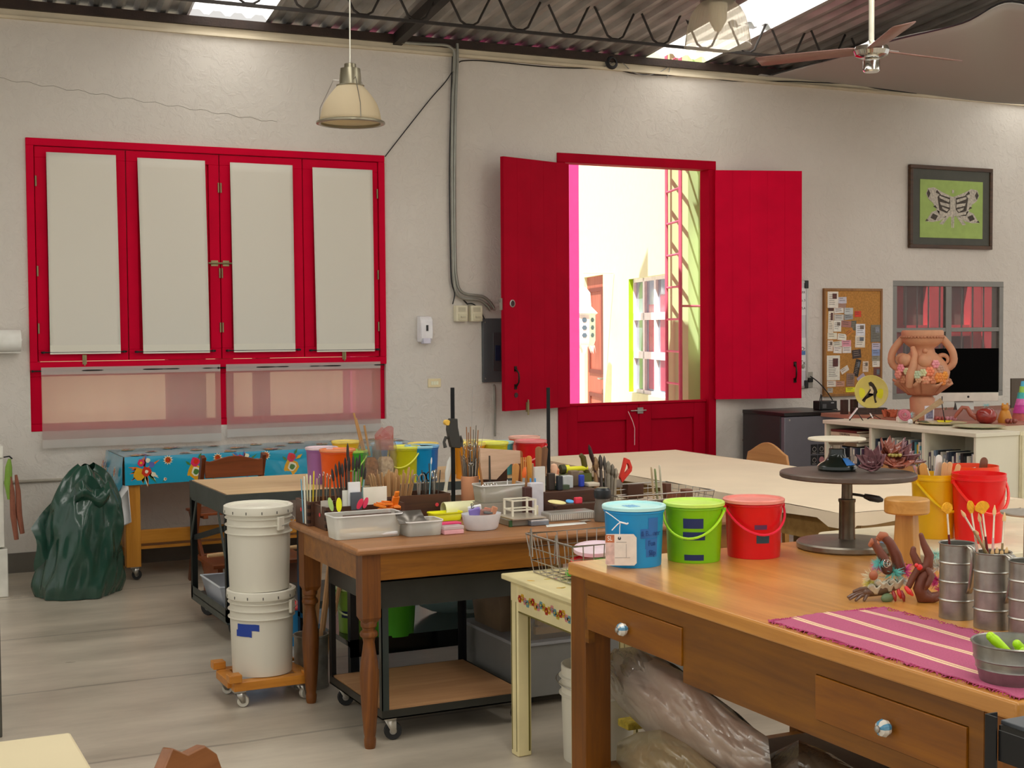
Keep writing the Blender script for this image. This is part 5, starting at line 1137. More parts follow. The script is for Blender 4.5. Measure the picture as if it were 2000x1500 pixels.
def slim(name, label, cat, a, b, r, m, group=None, tip=None, tipm=None, flat=False, n=7):
    """a slender tool running from a to b (world points); tip = fraction of its length at the far end that is another part"""
    a, b = Vector(a), Vector(b); d = b-a; L_ = d.length; rot = d.to_track_quat('Z', 'Y').to_euler()
    t_ = thing(name, label, cat, a, group=group, rot=rot) if tip else None
    m_ = MB(); L1 = L_*(1-(tip or 0))
    if flat: m_.box(-r,-.0012,0,r,.0012,L1*.94); m_.prism([(-r,L1*.94),(r,L1*.94),(r*.7,L1*.985),(0,L1),(-r*.7,L1*.985)], -.0012, .0012, 'xz')
    else: m_.lathe([(r*.75,0),(r,L1*.1),(r*.9,L1*.6),(r*.7,L1)], n=n)
    if tip:
        m_.build('handle', m, t_); q = MB(); q.lathe([(r*.8,L1),(r*1.25,L1+L_*tip*.35),(r*.9,L1+L_*tip*.8),(r*.15,L_)], n=n); q.build('tip', tipm, t_); return t_
    o = m_.build(name, m); o.location = a; o.rotation_euler = rot; return tag(o, label, cat, group)
WD = wood('#b08858', '#caa272', 'z', 1.5, .6, gain=1.2); WD2 = wood('#8a5c34', '#a67446', 'z', 1.5, .5, gain=1.2); DK = mat('#2c2420', .5, gain=1.1); GRY = mat('#7c7668', .5, .3, gain=1.1)
r1 = random.Random(11)
def inbox(px, z0, Y): 
    p = PY(px, 950, Y); return Vector((p.x, Y, z0))
# craft sticks
for k in range(30):
    px = 728+ (802-728)*((k*7) % 30)/29; Y = 5.74+.14*((k*11) % 30)/29; a = inbox(765+(px-765)*.75, Tz+.008, Y); top = Vector((PY(px+(px-765)*.22, 930, Y).x, Y+r1.uniform(-.01,.01), Tz+.205+r1.uniform(-.018,.012)))
    slim('craft_stick', 'flat wooden craft stick standing in the rear dark drawer', 'craft stick', a, top, .0085, WD, 'craft sticks in the rear drawer', flat=True)
# dark brushes and pens
pens = [(655,905,5.52,'#4a3a30','dark brown pen leaning left in the pen bunch'),(662,900,5.55,'#3a2a28','black-tipped marker at the left of the pen bunch'),(668,904,5.5,'#5a4a3c','brown pencil upright in the pen bunch'),(674,893,5.57,'#3c302c','slim dark pen in the pen bunch'),(682,890,5.52,'#4c4038','grey-brown stylus among the pens'),(679,865,5.56,'#5a5048','tall marker with a black cap, highest of the pens'),(690,888,5.5,'#6c6254','grey metal pen right of the tall marker'),(697,892,5.54,'#857a66','pale pen right of centre in the bunch'),(703,886,5.57,'#6e6552','grey-tipped tool at the right of the bunch'),(708,905,5.5,'#a8784a','short tan pencil at the right of the bunch'),(714,912,5.55,'#789a98','teal-capped pen at the right end of the bunch'),(648,915,5.53,'#6a4a38','short rusty pen at the left end of the bunch')]
for px, py, Y, c, lb in pens:
    Y += .115; a = inbox(682+(px-682)*.55, Tz+.006, Y); b_ = PY(px, py, Y+.01); slim('pen', lb, 'pen', a, b_, .0055, mat(c, .45, .1), 'pens in the middle drawer', tip=.22, tipm=DK)
# left end: rulers, pencil, strips
for px, py, Y, r, c, lb in ((583,935,5.75,.006,'#6aa0b8','blue thin strip at the left end of the rear drawer'),(590,930,5.72,.009,'#d8d4c0','white plastic strip second from the drawer end'),(597,926,5.77,.009,'#c9c29c','cream ruler in the rear drawer'),(604,928,5.7,.008,'#d4cca8','pale yellow ruler in the rear drawer'),(611,920,5.74,.007,'#e8b818','yellow pencil leaning in the rear drawer'),(617,934,5.7,.007,'#b09870','tan stick right of the yellow pencil')):
    slim('ruler_strip', lb, 'strip', inbox(max(px-2,592+(px-583)*.6), Tz+.008, Y+.04), PY(max(px+2,588+(px-583)*.8), py, Y+.04), r, mat(c, .4), 'strips at the left end of the rear drawer', flat=True)
# wire loop tools
def loop_tool(label, a, b, rr_, m, name='loop_tool', group=None, hm=None):
    a, b = Vector(a), Vector(b); d = b-a; L_ = d.length; t_ = thing(name, label, 'clay tool', a, group=group, rot=d.to_track_quat('Z','Y').to_euler())
    m_ = MB(); m_.tube([(0,0,0),(0,0,L_*.82)], .0028 if hm is None else .005, 6); m_.build('handle', hm or m, t_)
    m_ = MB(); m_.tube([(rr_*math.sin(2*PI*k/14), 0, L_*.82+rr_-rr_*math.cos(2*PI*k/14)) for k in range(14)], .0016, 5, closed=True); m_.build('loop', m, t_); return t_
for k, (px, py, Y) in enumerate(((622,915,5.78),(630,910,5.8),(637,914,5.76),(643,918,5.8))):
    loop_tool('small wire loop tool, %s from the left behind the grey cup' % ORD[k], inbox(px, Tz+.008, Y), PY(px+2, py, Y), .009, STEEL, group='loop tools behind the grey cup', hm=WD2 if k % 2 else None)
# grey cup
p = PY(638, 974, 5.62); t_ = thing('grey_cup', 'small grey cardboard cup in the middle drawer', 'cup', (p.x, 5.62, Tz+.066)); m_ = MB(); m_.lathe([(0,.002),(.023,.002),(.025,0),(.026,.052),(.024,.052),(.0235,.004)], n=24, cap=False); m_.build('cup', mat('#a8a298', .7), t_)
m_ = MB(); m_.lathe([(0,0),(.02,0),(.02,.06),(0,.06)], (p.x,5.62,Tz+.006), 12); tag(m_.build('tape_core', mat('#5a5048', .8)), 'dark spool under the grey cup in the middle drawer', 'spool')
# white folder, white block, pale card
for px0, px1, py0, py1, Y, c, lb in ((679,702,942,975,5.475,'#e4e4e0','bright white box standing among the pens'),(709,755,952,974,5.46,'#ddd6c0','cream card sheet standing in the middle drawer'),(684,705,962,974,5.455,'#4c5258','dark grey felt piece in the middle drawer'),(668,682,958,974,5.50,'#d0d0c4','small whitish tag in the middle drawer')):
    Y += .115; A_ = PY(px0, py0, Y); B_ = PY(px1, py1, Y); m_ = MB(); m_.box(A_.x, Y-.004 if 'sheet' in lb else Y-.012, Tz+.007, B_.x, Y+.0, A_.z); tag(m_.build('card_piece', mat(c, .6)), lb, 'card')
# scissors handles
for k, (px, py, Y) in enumerate(((818,930,5.76),(832,926,5.82),(848,922,5.77))):
    c_ = PY(px, py, Y); t_ = thing('scissors', '%s pair of scissors standing handles-up in the rear drawer' % ('left-hand','middle','right-hand')[k], 'scissors', (c_.x, Y, Tz+.008), .4*k, 'scissors in the rear drawer'); h = c_.z-Tz
    for q in (-1, 1): m_ = MB(); m_.tube([(q*.016+.014*math.cos(t*PI/7), 0, h-.02+.02*math.sin(t*PI/7)) for t in range(14)], .003, 5, closed=True); m_.build('handle_ring', STEEL if k != 1 else BLACKP, t_)
    m_ = MB(); m_.bar((.006,0,h-.03),(-.004,0,.0),.008,.003); m_.bar((-.006,.004,h-.03),(.004,.004,.0),.008,.003); m_.build('blades', STEEL, t_)
for k, (px, py, dx) in enumerate(((838,905,-4),(852,915,6),(860,918,8),(824,918,-3),(843,920,2))): slim('metal_tool', 'thin dark metal tool, %s one among the scissors' % ORD[k], 'clay tool', inbox(px-dx, Tz+.008, 5.80), PY(px, py, 5.81), .0035, mat('#4c4a44', .3, .8), 'dark metal tools among the scissors')
slim('toothbrush', 'old toothbrush with a white head above the scissors', 'toothbrush', inbox(836, Tz+.008, 5.8), PY(843, 893, 5.8), .003, mat('#7ab0c0', .4), tip=.12, tipm=mat('#e8e4e0', .7))
slim('white_roller', 'stubby white foam roller leaning left of the bar clamp', 'roller', inbox(864, Tz+.012, 5.8), PY(879, 892, 5.8), .011, mat('#d8cdb8', .8), tip=.45, tipm=mat('#e0d8c8', .8))
# ribs and stamps in the front drawer
def rib(px, py, Y, c, w, h, lb, tilt=0): 
    Y += .15; p = PY(px, py, Y); m_ = MB(); m_.prism([(w*math.cos(2*PI*k/20), h*math.sin(2*PI*k/20)) for k in range(20)], -.0015, .0015, 'xz'); o = m_.build('clay_rib', mat(c, .4)); o.location = p; o.rotation_euler = (0, tilt, 0); tag(o, lb, 'clay tool')
rib(662, 986, 5.29, '#e8d014', .012, .030, 'yellow oval plastic rib standing in the front drawer'); rib(646, 985, 5.33, '#9ab870', .010, .030, 'pale green pointed rib in the front drawer', -.25)
rib(703, 984, 5.35, '#e0304c', .011, .024, 'left wing of the two pink-red ribs', .5); rib(714, 982, 5.36, '#e8385a', .010, .024, 'right wing of the two pink-red ribs', .35)
ORG = '#e8701c'
for k, (px, py, sx_, sz_, ro) in enumerate(((742,988,.03,.012,.3),(754,984,.034,.012,.12),(765,990,.03,.014,-.1),(776,992,.028,.010,.3),(772,978,.008,.045,-.5),(750,995,.03,.01,0))):
    p = PY(px, py, 5.46+.015*(k % 3)); m_ = MB(); m_.cbox((0,0,0), (sx_*1.6, .03, sz_)); m_.cbox((0,0,sz_*.8), (sx_*1.2,.02,sz_*.5)) ; o = m_.build('orange_cutter', mat(ORG, .35), bevel=.002); o.location = p; o.rotation_euler = (0, ro, .4*k); tag(o, 'orange plastic clay cutter, %s of the pile from the left' % ORD[k], 'clay cutter', 'orange cutters in the front drawer')
m_ = MB(); m_.box(PY(735,985,5.42).x,5.412,Tz+.0065,PY(782,985,5.42).x,5.543,Tz+.055); tag(m_.build('tool_pad', mat('#8a5a34', .7)), 'brown padding under the orange cutters', 'pad')
# tubs
TUB = clear('#e8e6de', .52, .25, .45, 'milky_tub')
def tub(name, label, px0, px1, pyb, hpx, depth, m=TUB, rimm=None, taper=.93, rz=0, bot=True):
    a = T(px0, pyb); b_ = T(px1, pyb); w_ = (b_-a).length*math.cos(0); s = mpp(a); X_ = Vector((1,0,0)); w_ = (px1-px0)*s/math.cos(YAW)*.96; h = hpx*s
    t_ = thing(name, label, 'tub', (a.x, a.y, Tz), rz); k = (1-taper)*w_*.5; 
    def rr2(x0,y0,x1,y1,r,z,n=4):
        out = []
        for cx_, cy__, a0 in ((x1-r,y1-r,0),(x0+r,y1-r,PI/2),(x0+r,y0+r,PI),(x1-r,y0+r,1.5*PI)):
            for q in range(n+1): t = a0+PI/2*q/n; out.append((cx_+r*math.cos(t), cy__+r*math.sin(t), z))
        return out
    r_ = .018; L0 = rr2(k,k,w_-k,depth-k,r_,.001); L1 = rr2(0,0,w_,depth,r_,h); L2 = rr2(-.004,-.004,w_+.004,depth+.004,r_+.004,h+.001); n = len(L0)
    m_ = MB(); m_.add(L0+L1, [tuple(range(n))]+[(i,(i+1)%n,n+(i+1)%n,n+i) for i in range(n)]); m_.build('tub', m, t_, solid=.002)
    m_ = MB(); m_.add(L1+L2+[(x,y,z-.006) for x,y,z in L2], [(i,(i+1)%n,n+(i+1)%n,n+i) for i in range(n)]+[(n+i,n+(i+1)%n,2*n+(i+1)%n,2*n+i) for i in range(n)]); m_.build('rim', rimm or mat('#d6d4cc', .4), t_)
    return t_, w_, h
t1, w1_, h1_ = tub('plastic_tub', 'long milky plastic tub of pale rollers at the table corner', 655, 789, 1057, 47, .135)
for k in range(5):
    c_ = t1.location; m_ = MB(); L_ = w1_*(.75-.06*k); m_.lathe([(.009,0),(.010,.01),(.010,L_-.01),(.009,L_)], n=12, rot=Matrix.Rotation(PI/2,3,'Y')); o = m_.build('dowel_roller', wood('#d0a878','#e0bc90','x',1,.5) if k % 2 else mat('#d8d6d0', .4)); o.location = (c_.x+.05, c_.y+.03+.02*k, Tz+.014+.008*(k % 2)); o.rotation_euler = (0, 0, .05*k-.08); tag(o, '%s roller lying in the long milky tub' % ('pale wooden' if k % 2 else 'white plastic'), 'roller', 'rollers in the long tub')
t2, w2_, h2_ = tub('plastic_tub', 'square clear tub around a grey tin, right of the long tub', 796, 868, 1050, 30, .12)
c_ = t2.location; m_ = MB(); m_.box(.012,.012,.004,w2_*.72,.10,h2_-.004); m_.build('tin', mat('#6c6c68', .35, .5), thing('grey_tin', 'grey tin box standing inside the square clear tub', 'tin', c_), bevel=.004)
a = PY(786, 1008, 5.2); m_ = MB(); m_.add([(0,0,0),(.12,0,0),(.115,.055,.045),(.0,.055,.045)], [(0,1,2,3)]); tag(m_.build('tin_lid', mat('#6a655e', .3, .6), None, (a.x, 5.235, Tz+.055), solid=.003), 'grey tin lid propped open behind the clear tub', 'lid')
# yellow and pink trays, pink box
t_, w_, h = tub('plastic_tray', 'bright yellow plastic tray left of the white tub', 850, 912, 1022, 17, .07, mat('#e0d414', .4), mat('#e4dc20', .4)); t_.location.y += .03
a = T(872, 1034); m_ = MB(); m_.box(0,0,0,.095,.05,.018); tag(m_.build('pink_tray', mat('#e03468', .4), None, (a.x, a.y+.055, Tz), bevel=.004), 'hot pink flat tray under the edge of the yellow one', 'tray')
a = T(868, 1045); t_ = thing('small_box', 'little clear box with a pink bottom beside the white tub', 'box', (a.x, a.y, Tz)); m_ = MB(); m_.box(0,0,0,.088,.05,.018); m_.build('base', mat('#d49aa0', .5), t_, bevel=.003); m_ = MB(); m_.box(-.001,-.001,.019,.089,.051,.034); m_.build('lid', clear('#e8dcdc', .25, .1, .4, 'pinkish_clear'), t_, bevel=.003)
# paper tube
t_ = thing('paper_tube', 'thick cream cardboard tube lying behind the yellow tray', 'tube', (PY(866,990,5.675).x, 5.675, Tz+.037), .0); m_ = MB(); m_.lathe([(.032,0),(.036,0),(.036,.2),(.032,.2),(.032,0)], n=28, rot=Matrix.Rotation(PI/2,3,'Y'), cap=False); m_.build('tube', mat('#d6cfa4', .6), t_)
# white round tub with bag and tools
a = T(954, 1038); t_ = thing('round_tub', 'white oval plastic tub with a printed bag and clay tools', 'tub', (a.x, a.y+.07, Tz))
m_ = MB(); m_.lathe([(0,.001),(.062,.001),(.070,.01),(.083,.068),(.081,.068),(.068,.012),(0,.008)], n=36, sx=1.05, sy=.8, cap=False); m_.build('tub', mat('#c2c4c8', .35), t_)
ct = t_.location
for dx, dy, sx_, sz_, c, lb, cat_ in ((-.03,.0,.05,.04,'#7868a8','purple printed bag in the white round tub','bag'),(-.02,.02,.06,.06,'#cdd6dc','pale blue bag with black marks in the white round tub','bag'),(.03,.0,.045,.035,'#a86a54','reddish clay lump in the white round tub','clay'),(.01,-.02,.05,.03,'#8a6258','brown clay disc in the white round tub','clay'),(.045,-.02,.03,.05,'#b07a5c','terracotta scraper in the white round tub','clay tool'),(.02,-.025,.045,.012,'#5a5856','dark steel blade across the white round tub','clay tool')):
    m_ = MB(); m_.cbox((0,0,0), (sx_,.012,sz_)); o = m_.build('tub_item', mat(c, .5), bevel=.005); o.location = (ct.x+dx, ct.y+dy, Tz+.072); o.rotation_euler = (.2, dx*8, dx*6); tag(o, lb, cat_)
tm_ = mat('#26262c', .6, gain=1); text('B', .03, tm_, bpy.data.objects[o.name] if False else t_, (-.035,.012,.098), (PI/2-.3,0,0), 'printed_letter')
# terracotta pot of wire tools
PT = Vector((PY(918, 950, 5.80).x, 5.80, Tz)); t_ = thing('clay_pot', 'pale terracotta cylinder crammed with wire modelling tools', 'pot', PT)
m_ = MB(); m_.lathe([(0,.001),(.038,.001),(.040,.004),(.041,.168),(.038,.169),(.036,.006),(0,.006)], n=32, cap=False); m_.build('pot', mat('#d89a74', .75, 0, .05, gain=1.2), t_)
for k in range(40):
    an = k*2.4; rr_ = .027*math.sqrt((k+.5)/40); tx = PT.x+math.cos(an)*rr_*1.9; ty = PT.y+math.sin(an)*rr_*1.2; hh = r1.uniform(.25,.40)
    a_ = (PT.x+math.cos(an)*rr_*.8, PT.y+math.sin(an)*rr_*.8, Tz+.008); b_ = (tx, ty, Tz+hh)
    if k % 3 == 2: slim('needle_tool', 'grey metal modelling tool crammed in the terracotta cylinder', 'clay tool', a_, b_, .0034, GRY if k % 2 else WD2, 'metal tools in the terracotta cylinder')
    else: loop_tool('wire loop tool crammed in the terracotta cylinder', a_, b_, .006+.008*(hh > .34), STEEL, group='wire loops in the terracotta cylinder')
slim('long_needle', 'longest straight wire rising from the terracotta cylinder', 'wire', (PT.x,PT.y,Tz+.01), PY(923, 754, PT.y), .0012, STEEL); slim('long_needle', 'shorter wire leaning right from the terracotta cylinder', 'wire', (PT.x+.01,PT.y,Tz+.01), PY(948, 815, PT.y), .0012, STEEL)
# bar clamps
def clamp(label, px, pyt, pyh, Y, s=1.0, z0=None, head=True):
    p = PY(px, pyt, Y); z0 = Tz if z0 is None else z0; t_ = thing('bar_clamp', label, 'clamp', (p.x, Y, z0), group='bar clamps'); H_ = p.z-z0
    m_ = MB(); m_.box(-.010*s,-.0035,0,.008*s,.0035,H_); m_.build('bar', mat('#1a1c1e', .35, .6, gain=1), t_, bevel=.001)
    if head:
        zh = PY(px, pyh, Y).z-z0
        m_ = MB(); m_.prism([(-.022,.02),(-.028,-.0),(-.030,-.02),(-.02,-.075),(-.014,-.1),(.03,-.105),(.036,-.095),(.02,-.01),(.018,.028),(-.018,.03)], -.014, .014, 'xz', mat=Matrix.Translation((0,0,zh))); m_.build('head', mat('#33322e', .4, .1, gain=1.1), t_, bevel=.003)
        m_ = MB(); m_.lathe([(0,-.014),(.012,-.014),(.013,0),(.012,.014),(0,.014)], (-.03,0,zh+.012), 16, rot=Matrix.Rotation(PI/2,3,'X')); m_.build('pad', mat('#c8a040', .5), t_)
        for q in (-1,1): m_ = MB(); m_.tube([(q*.018,0,zh-.06),(q*.036,0,zh-.055),(q*.044,0,zh-.075),(q*.038,0,zh-.10)], [.006,.008,.007,.009], 8); m_.build('trigger', mat('#3a3834', .4, gain=1), t_)
    return t_
clamp('black bar clamp with a yellow pad standing left of the wire tools', 884, 757, 830, 5.72)
clamp('thin black clamp bar standing in front of the red door leaf', 1071, 757, 0, 7.27, 1.2, z0=BZC, head=False)
# bin with tilted wooden board
t_, w_, h = tub('plastic_tub', 'clear tub of metal tips beneath the tilted wooden board', 940, 1022, 983, 32, .11, clear('#cfccc0', .45, .15, .35, 'grey_clear')); q = PY(941, 984, 5.56); t_.location = (q.x, 5.56, q.z); ctb = t_.location; zc_ = q.z
m_ = MB(); m_.box(q.x,5.56,Tz,q.x+w_*.95,5.67,zc_-.0005); tag(m_.build('low_box', mat('#8a8478', .6)), 'grey low box carrying the clear tub of metal tips', 'box')
for k in range(12):
    m_ = MB(); an = k*2.1; m_.lathe([(.006,0),(.007,.004),(.005,.03),(.007,.034),(.0,.035)], n=8); o = m_.build('metal_tip', CHROME); o.location = (ctb.x+.03+.014*(k % 6), ctb.y+.04+.03*(k//6), zc_+.042+.004*(k % 3)); o.rotation_euler = (.5*math.sin(an), .5*math.cos(an), 0); tag(o, 'small bright metal tip heaped in the clear tub', 'metal tip', 'metal tips in the clear tub')
m_ = MB(); m_.box(ctb.x+.015,ctb.y+.015,zc_+.003,ctb.x+.13,ctb.y+.095,zc_+.041); tag(m_.build('wood_block', mat('#a08868', .7), None, bevel=.003), 'tan block filling the bottom of the clear tub', 'block')
A_, B_, C_, D_, E_ = [PY(x, y, 5.72) for x, y in ((936,875),(1014,880),(1015,905),(996,906),(968,936))]; F_ = PY(938, 936, 5.72)
m_ = MB(); m_.prism([(q.x, q.z) for q in (A_,B_,C_,D_,E_,F_)], 5.71, 5.722, 'xz'); tag(m_.build('wooden_board', wood('#a88a70','#bda088','x',1.2,.6)), 'greyish wooden board with a slanted corner behind the clear tub', 'board')
m_ = MB(); m_.box(F_.x+.02,5.723,Tz,B_.x-.06,5.75,A_.z-.03); tag(m_.build('board_rest', DB), 'dark wooden rest holding up the slanted board', 'rest')
q = PY(956, 890, 5.69); slim('steel_rule', 'dark upright steel bar in front of the slanted board', 'bar', (q.x+.002, 5.69, Tz+.01), (q.x, 5.69, q.z), .0055, mat('#3a3630', .4, .6))
slim('wooden_knife', 'dark wooden stick leaning right of the wire tools', 'clay tool', (PY(948,950,5.66).x, 5.66, Tz+.04), PY(936, 905, 5.67), .006, WD2)
# red bottle
a = PY(991, 952, 5.6); t_ = thing('glue_bottle', 'dark red glue bottle with a thin white tip', 'bottle', (a.x, 5.60, Tz+.03)); m_ = MB(); m_.lathe([(0,0),(.016,0),(.017,.02),(.015,.035),(.019,.055),(.018,.075),(.010,.095),(.005,.1),(0,.1)], n=20); m_.build('body', mat('#a01030', .2, gain=1.1, coat=.5), t_)
m_ = MB(); m_.lathe([(.005,.1),(.003,.11),(.0015,.135),(0,.135)], n=10); m_.build('tip', mat('#e8dcd8', .4), t_); m_ = MB(); m_.box(a.x-.03,5.57,Tz,a.x+.03,5.63,Tz+.0295); tag(m_.build('small_crate', DB), 'small dark box the red glue bottle stands on', 'box')
# wooden utensils behind
ut = [(1008,905,1002,935,.018,'paddle'),(1022,893,1022,940,.016,'fork'),(1033,890,1036,945,.014,'spatula'),(1052,872,1050,950,.017,'paddle'),(1064,872,1057,945,.017,'paddle'),(1064,900,1052,948,.012,'spoon'),(1015,880,1018,930,.014,'paddle'),(1040,905,1042,955,.009,'slat'),(1030,912,1030,955,.010,'slat')]
ulab = ['short brown wooden fork left of the orange-capped tube','wooden fork with long prongs in the utensil bunch','golden wooden spatula under the yellow-green bucket','tall rounded brown paddle left of its twin','dark rounded wooden paddle, rightmost of the pair','curved wooden spoon with an orange bowl','reddish wooden scraper at the back of the utensil bunch','straight pale slat in the utensil bunch','pinkish flat stick behind the orange-capped tube']
ucol = [('#a8743c','#c08c50'),('#a87030','#c48c44'),('#b07428','#cc9440'),('#7c5230','#946840'),('#5c3c24','#785034'),('#a86c2c','#c08438'),('#7c4424','#965a34'),('#c8a070','#d8b488'),('#d09870','#dcae88')]
for (px, pt, pb, pyb, w_, kind), lb, cc in zip(ut, ulab, ucol):
    Y = 5.66+.012*ut.index((px,pt,pb,pyb,w_,kind)); top = PY(px, pt, Y); bot = Vector((PY(pb, 950, Y).x, Y, Tz+.004)); L_ = (top-bot).length; m_ = MB()
    if kind == 'fork':
        m_.prism([(-.006,0),(.006,0),(w_*.8,L_*.6),(w_*.8,L_),(w_*.5,L_),(w_*.4,L_*.72),(w_*.2,L_*.72),(w_*.15,L_),(-w_*.15,L_),(-w_*.2,L_*.72),(-w_*.4,L_*.72),(-w_*.5,L_),(-w_*.8,L_),(-w_*.8,L_*.6)], -.003, .003, 'xz')
    elif kind == 'slat': m_.box(-w_*.6,-.003,0,w_*.6,.003,L_)
    else: m_.prism([(-.006,0),(.006,0),(w_*.7,L_*.45)]+[(w_*math.cos(t*PI/10), L_-w_+w_*math.sin(t*PI/10)) for t in range(11)]+[(-w_*.7,L_*.45)], -.003, .003, 'xz')
    o = m_.build('wooden_'+{'slat':'stick'}.get(kind, kind), wood(cc[0], cc[1], 'z', 1.4, .5), bevel=.0015); o.location = bot; o.rotation_euler = (top-bot).to_track_quat('Z', 'Y').to_euler() if False else (0, math.atan2(top.x-bot.x, top.z-bot.z), 0); tag(o, lb, 'wooden utensil', 'wooden utensils standing at the back')
slim('capped_tube', 'grey tube with an orange cap among the utensils', 'tube', (PY(1018,950,5.62).x,5.62,Tz+.02), PY(1025,912,5.62), .009, mat('#8a8a86', .4), tip=.25, tipm=mat('#e85c1c', .5))
for k, (px, py) in enumerate(((1036,945),(1045,945))): slim('blue_peg', '%s bright blue peg of the two among the utensils' % ('left','right')[k], 'peg', (PY(px+3,955,5.58).x,5.58,Tz+.02), PY(px,934,5.58), .005, mat('#3a8ac8', .4), 'blue pegs')
# jars, small boxes and clutter in the middle: (px0,px1,pyt,pyb,Y,depth,h?,colour,name,label,cat)
clut = [(1037,1062,944,975,5.50,.04,'#b4b2b8','card_box','pale lilac box right of the small dark bottle','box'),(1025,1040,952,972,5.48,.03,'#3c1c18','small_bottle','small maroon bottle by the lilac box','bottle'),
(1072,1085,925,948,5.62,.03,'#2e2620','marker_cap','short black marker cap near the clay heads','marker'),(1090,1100,930,950,5.6,.025,'#20262c','marker_cap','black ribbed marker standing by the grey tube','marker'),
(1100,1120,930,955,5.66,.04,'#a8acac','grey_packet','crumpled grey packet in the middle of the table','packet'),(1116,1132,920,958,5.72,.04,'#6a5a48','leather_case','brown leather case standing upright by the blue tube','case'),
(1133,1142,928,947,5.68,.02,'#2038a0','blue_tube','deep blue tube standing beside the leather case','tube'),(1124,1138,972,980,5.52,.02,'#d83448','red_tag','red and white tag lying by the wooden box','tag'),
(1150,1172,944,952,5.66,.06,'#b0a896','grey_slab','pale grey slab beside the black jar','slab')]
xa_, xb_ = PY(1070,950,5.55).x, PY(1176,950,5.55).x
crate('shallow_crate', 'shallow dark crate in the middle of the table under small tools', xa_, 5.48, xb_, 5.58, .05)
m_ = MB(); m_.box(xa_,5.585,Tz,xb_,5.765,Tz+.10); tag(m_.build('tool_box', DB, None, bevel=.004), 'dark box under the small tools, behind the shallow crate', 'box')
m_ = MB(); m_.box(xa_+.012,5.492,Tz+.0065,xb_-.012,5.568,Tz+.045); tag(m_.build('foam_pad', mat('#4a3c30', .8)), 'brown foam filling of the shallow dark crate', 'pad')
for px0, px1, pyt, pyb, Y, dp, c, nm, lb, cat_ in clut:
    A_ = PY(px0, pyt, Y); B_ = PY(px1, pyb, Y); m_ = MB(); zb_ = Tz if px0 < 1068 else (Tz+.1005 if Y > 5.58 else Tz+.0455); m_.box(A_.x, Y, zb_, B_.x, Y+dp, max(A_.z, zb_+.012)); tag(m_.build(nm, mat(c, .5, 0, .1, 20), bevel=.004), lb, cat_)
# clay head figures
a = PY(1082, 935, 5.75); t_ = thing('clay_figurine', 'small pink clay bust among the tools', 'figurine', (a.x, 5.75, Tz)); hz = PY(1082,905,5.75).z-Tz
m_ = MB(); m_.lathe([(0,0),(.028,0),(.03,hz*.3),(.026,hz*.55),(.012,hz*.72),(.013,hz*.78),(.017,hz*.88),(.014,hz*.97),(0,hz)], n=20); m_.build('bust', mat('#d8a488', .7), t_)
a = PY(1092, 918, 5.80); t_ = thing('clay_figurine', 'smaller orange clay knob behind the pink bust', 'figurine', (a.x, 5.82, Tz)); hz = PY(1092,910,5.82).z-Tz; m_ = MB(); m_.lathe([(0,0),(.02,0),(.018,hz*.6),(.008,hz*.75),(.012,hz*.9),(0,hz)], n=16); m_.build('bust', mat('#c88464', .7), t_)
a = PY(1084, 933, 5.66); m_ = MB(); m_.lathe([(0,0),(.016,0),(.017,.003),(.017,.06),(0,.06)], n=24, rot=Matrix.Rotation(-PI/2,3,'X')); tag(m_.build('tape_roll', mat('#c8b49c', .6), None, (a.x,5.64,PY(1084,933,5.66).z)), 'end-on roll of masking tape with a dark centre', 'tape')
m_ = MB(); m_.box(a.x-.05,5.63,Tz,a.x+.06,5.73,PY(1084,947,5.66).z-.0005); tag(m_.build('green_case', mat('#3c4a34', .6)), 'low green case under the tape roll', 'case')
m_ = MB(); m_.box(PY(1045,960,5.60).x,5.60,Tz,PY(1065,960,5.60).x,5.615,PY(1050,912,5.60).z); tag(m_.build('leaflet', mat('#c0bcb4', .6)), 'grey printed leaflet leaning by the wooden spoon', 'leaflet')
# spray nozzle, yellow torch
a = PY(1125, 915, 5.8); t_ = thing('spray_gun', 'yellow and black garden spray nozzle lying on its side', 'spray nozzle', (a.x, 5.82, PY(1125,915,5.82).z)); s = .0023
m_ = MB(); m_.lathe([(0,-.07),(.018,-.07),(.02,-.05),(.02,-.03),(.011,-.025),(.011,.045),(.014,.05),(.014,.07),(0,.07)], n=16, rot=Matrix.Rotation(PI/2,3,'Y')); m_.build('barrel', mat('#d8cc28', .4), t_)
m_ = MB(); m_.tube([(.06,0,.0),(.05,0,.05),(.035,0,.065)], [.014,.014,.01], 10); m_.tube([(.055,0,-.0),(.085,0,-.04),(.095,0,-.06)], [.013,.012,.01], 10); m_.build('handle', mat('#4c4418', .5), t_)
m_ = MB(); m_.lathe([(.021,-.075),(.023,-.072),(.023,-.052),(.021,-.05)], n=16, rot=Matrix.Rotation(PI/2,3,'Y')); m_.build('nozzle_ring', mat('#3a3a20', .5), t_)
m_ = MB(); m_.box(a.x-.09,5.79,Tz,a.x+.08,5.85,t_.location.z-.024); tag(m_.build('olive_crate', mat('#4c5426', .6)), 'olive green crate under the yellow spray nozzle', 'crate')
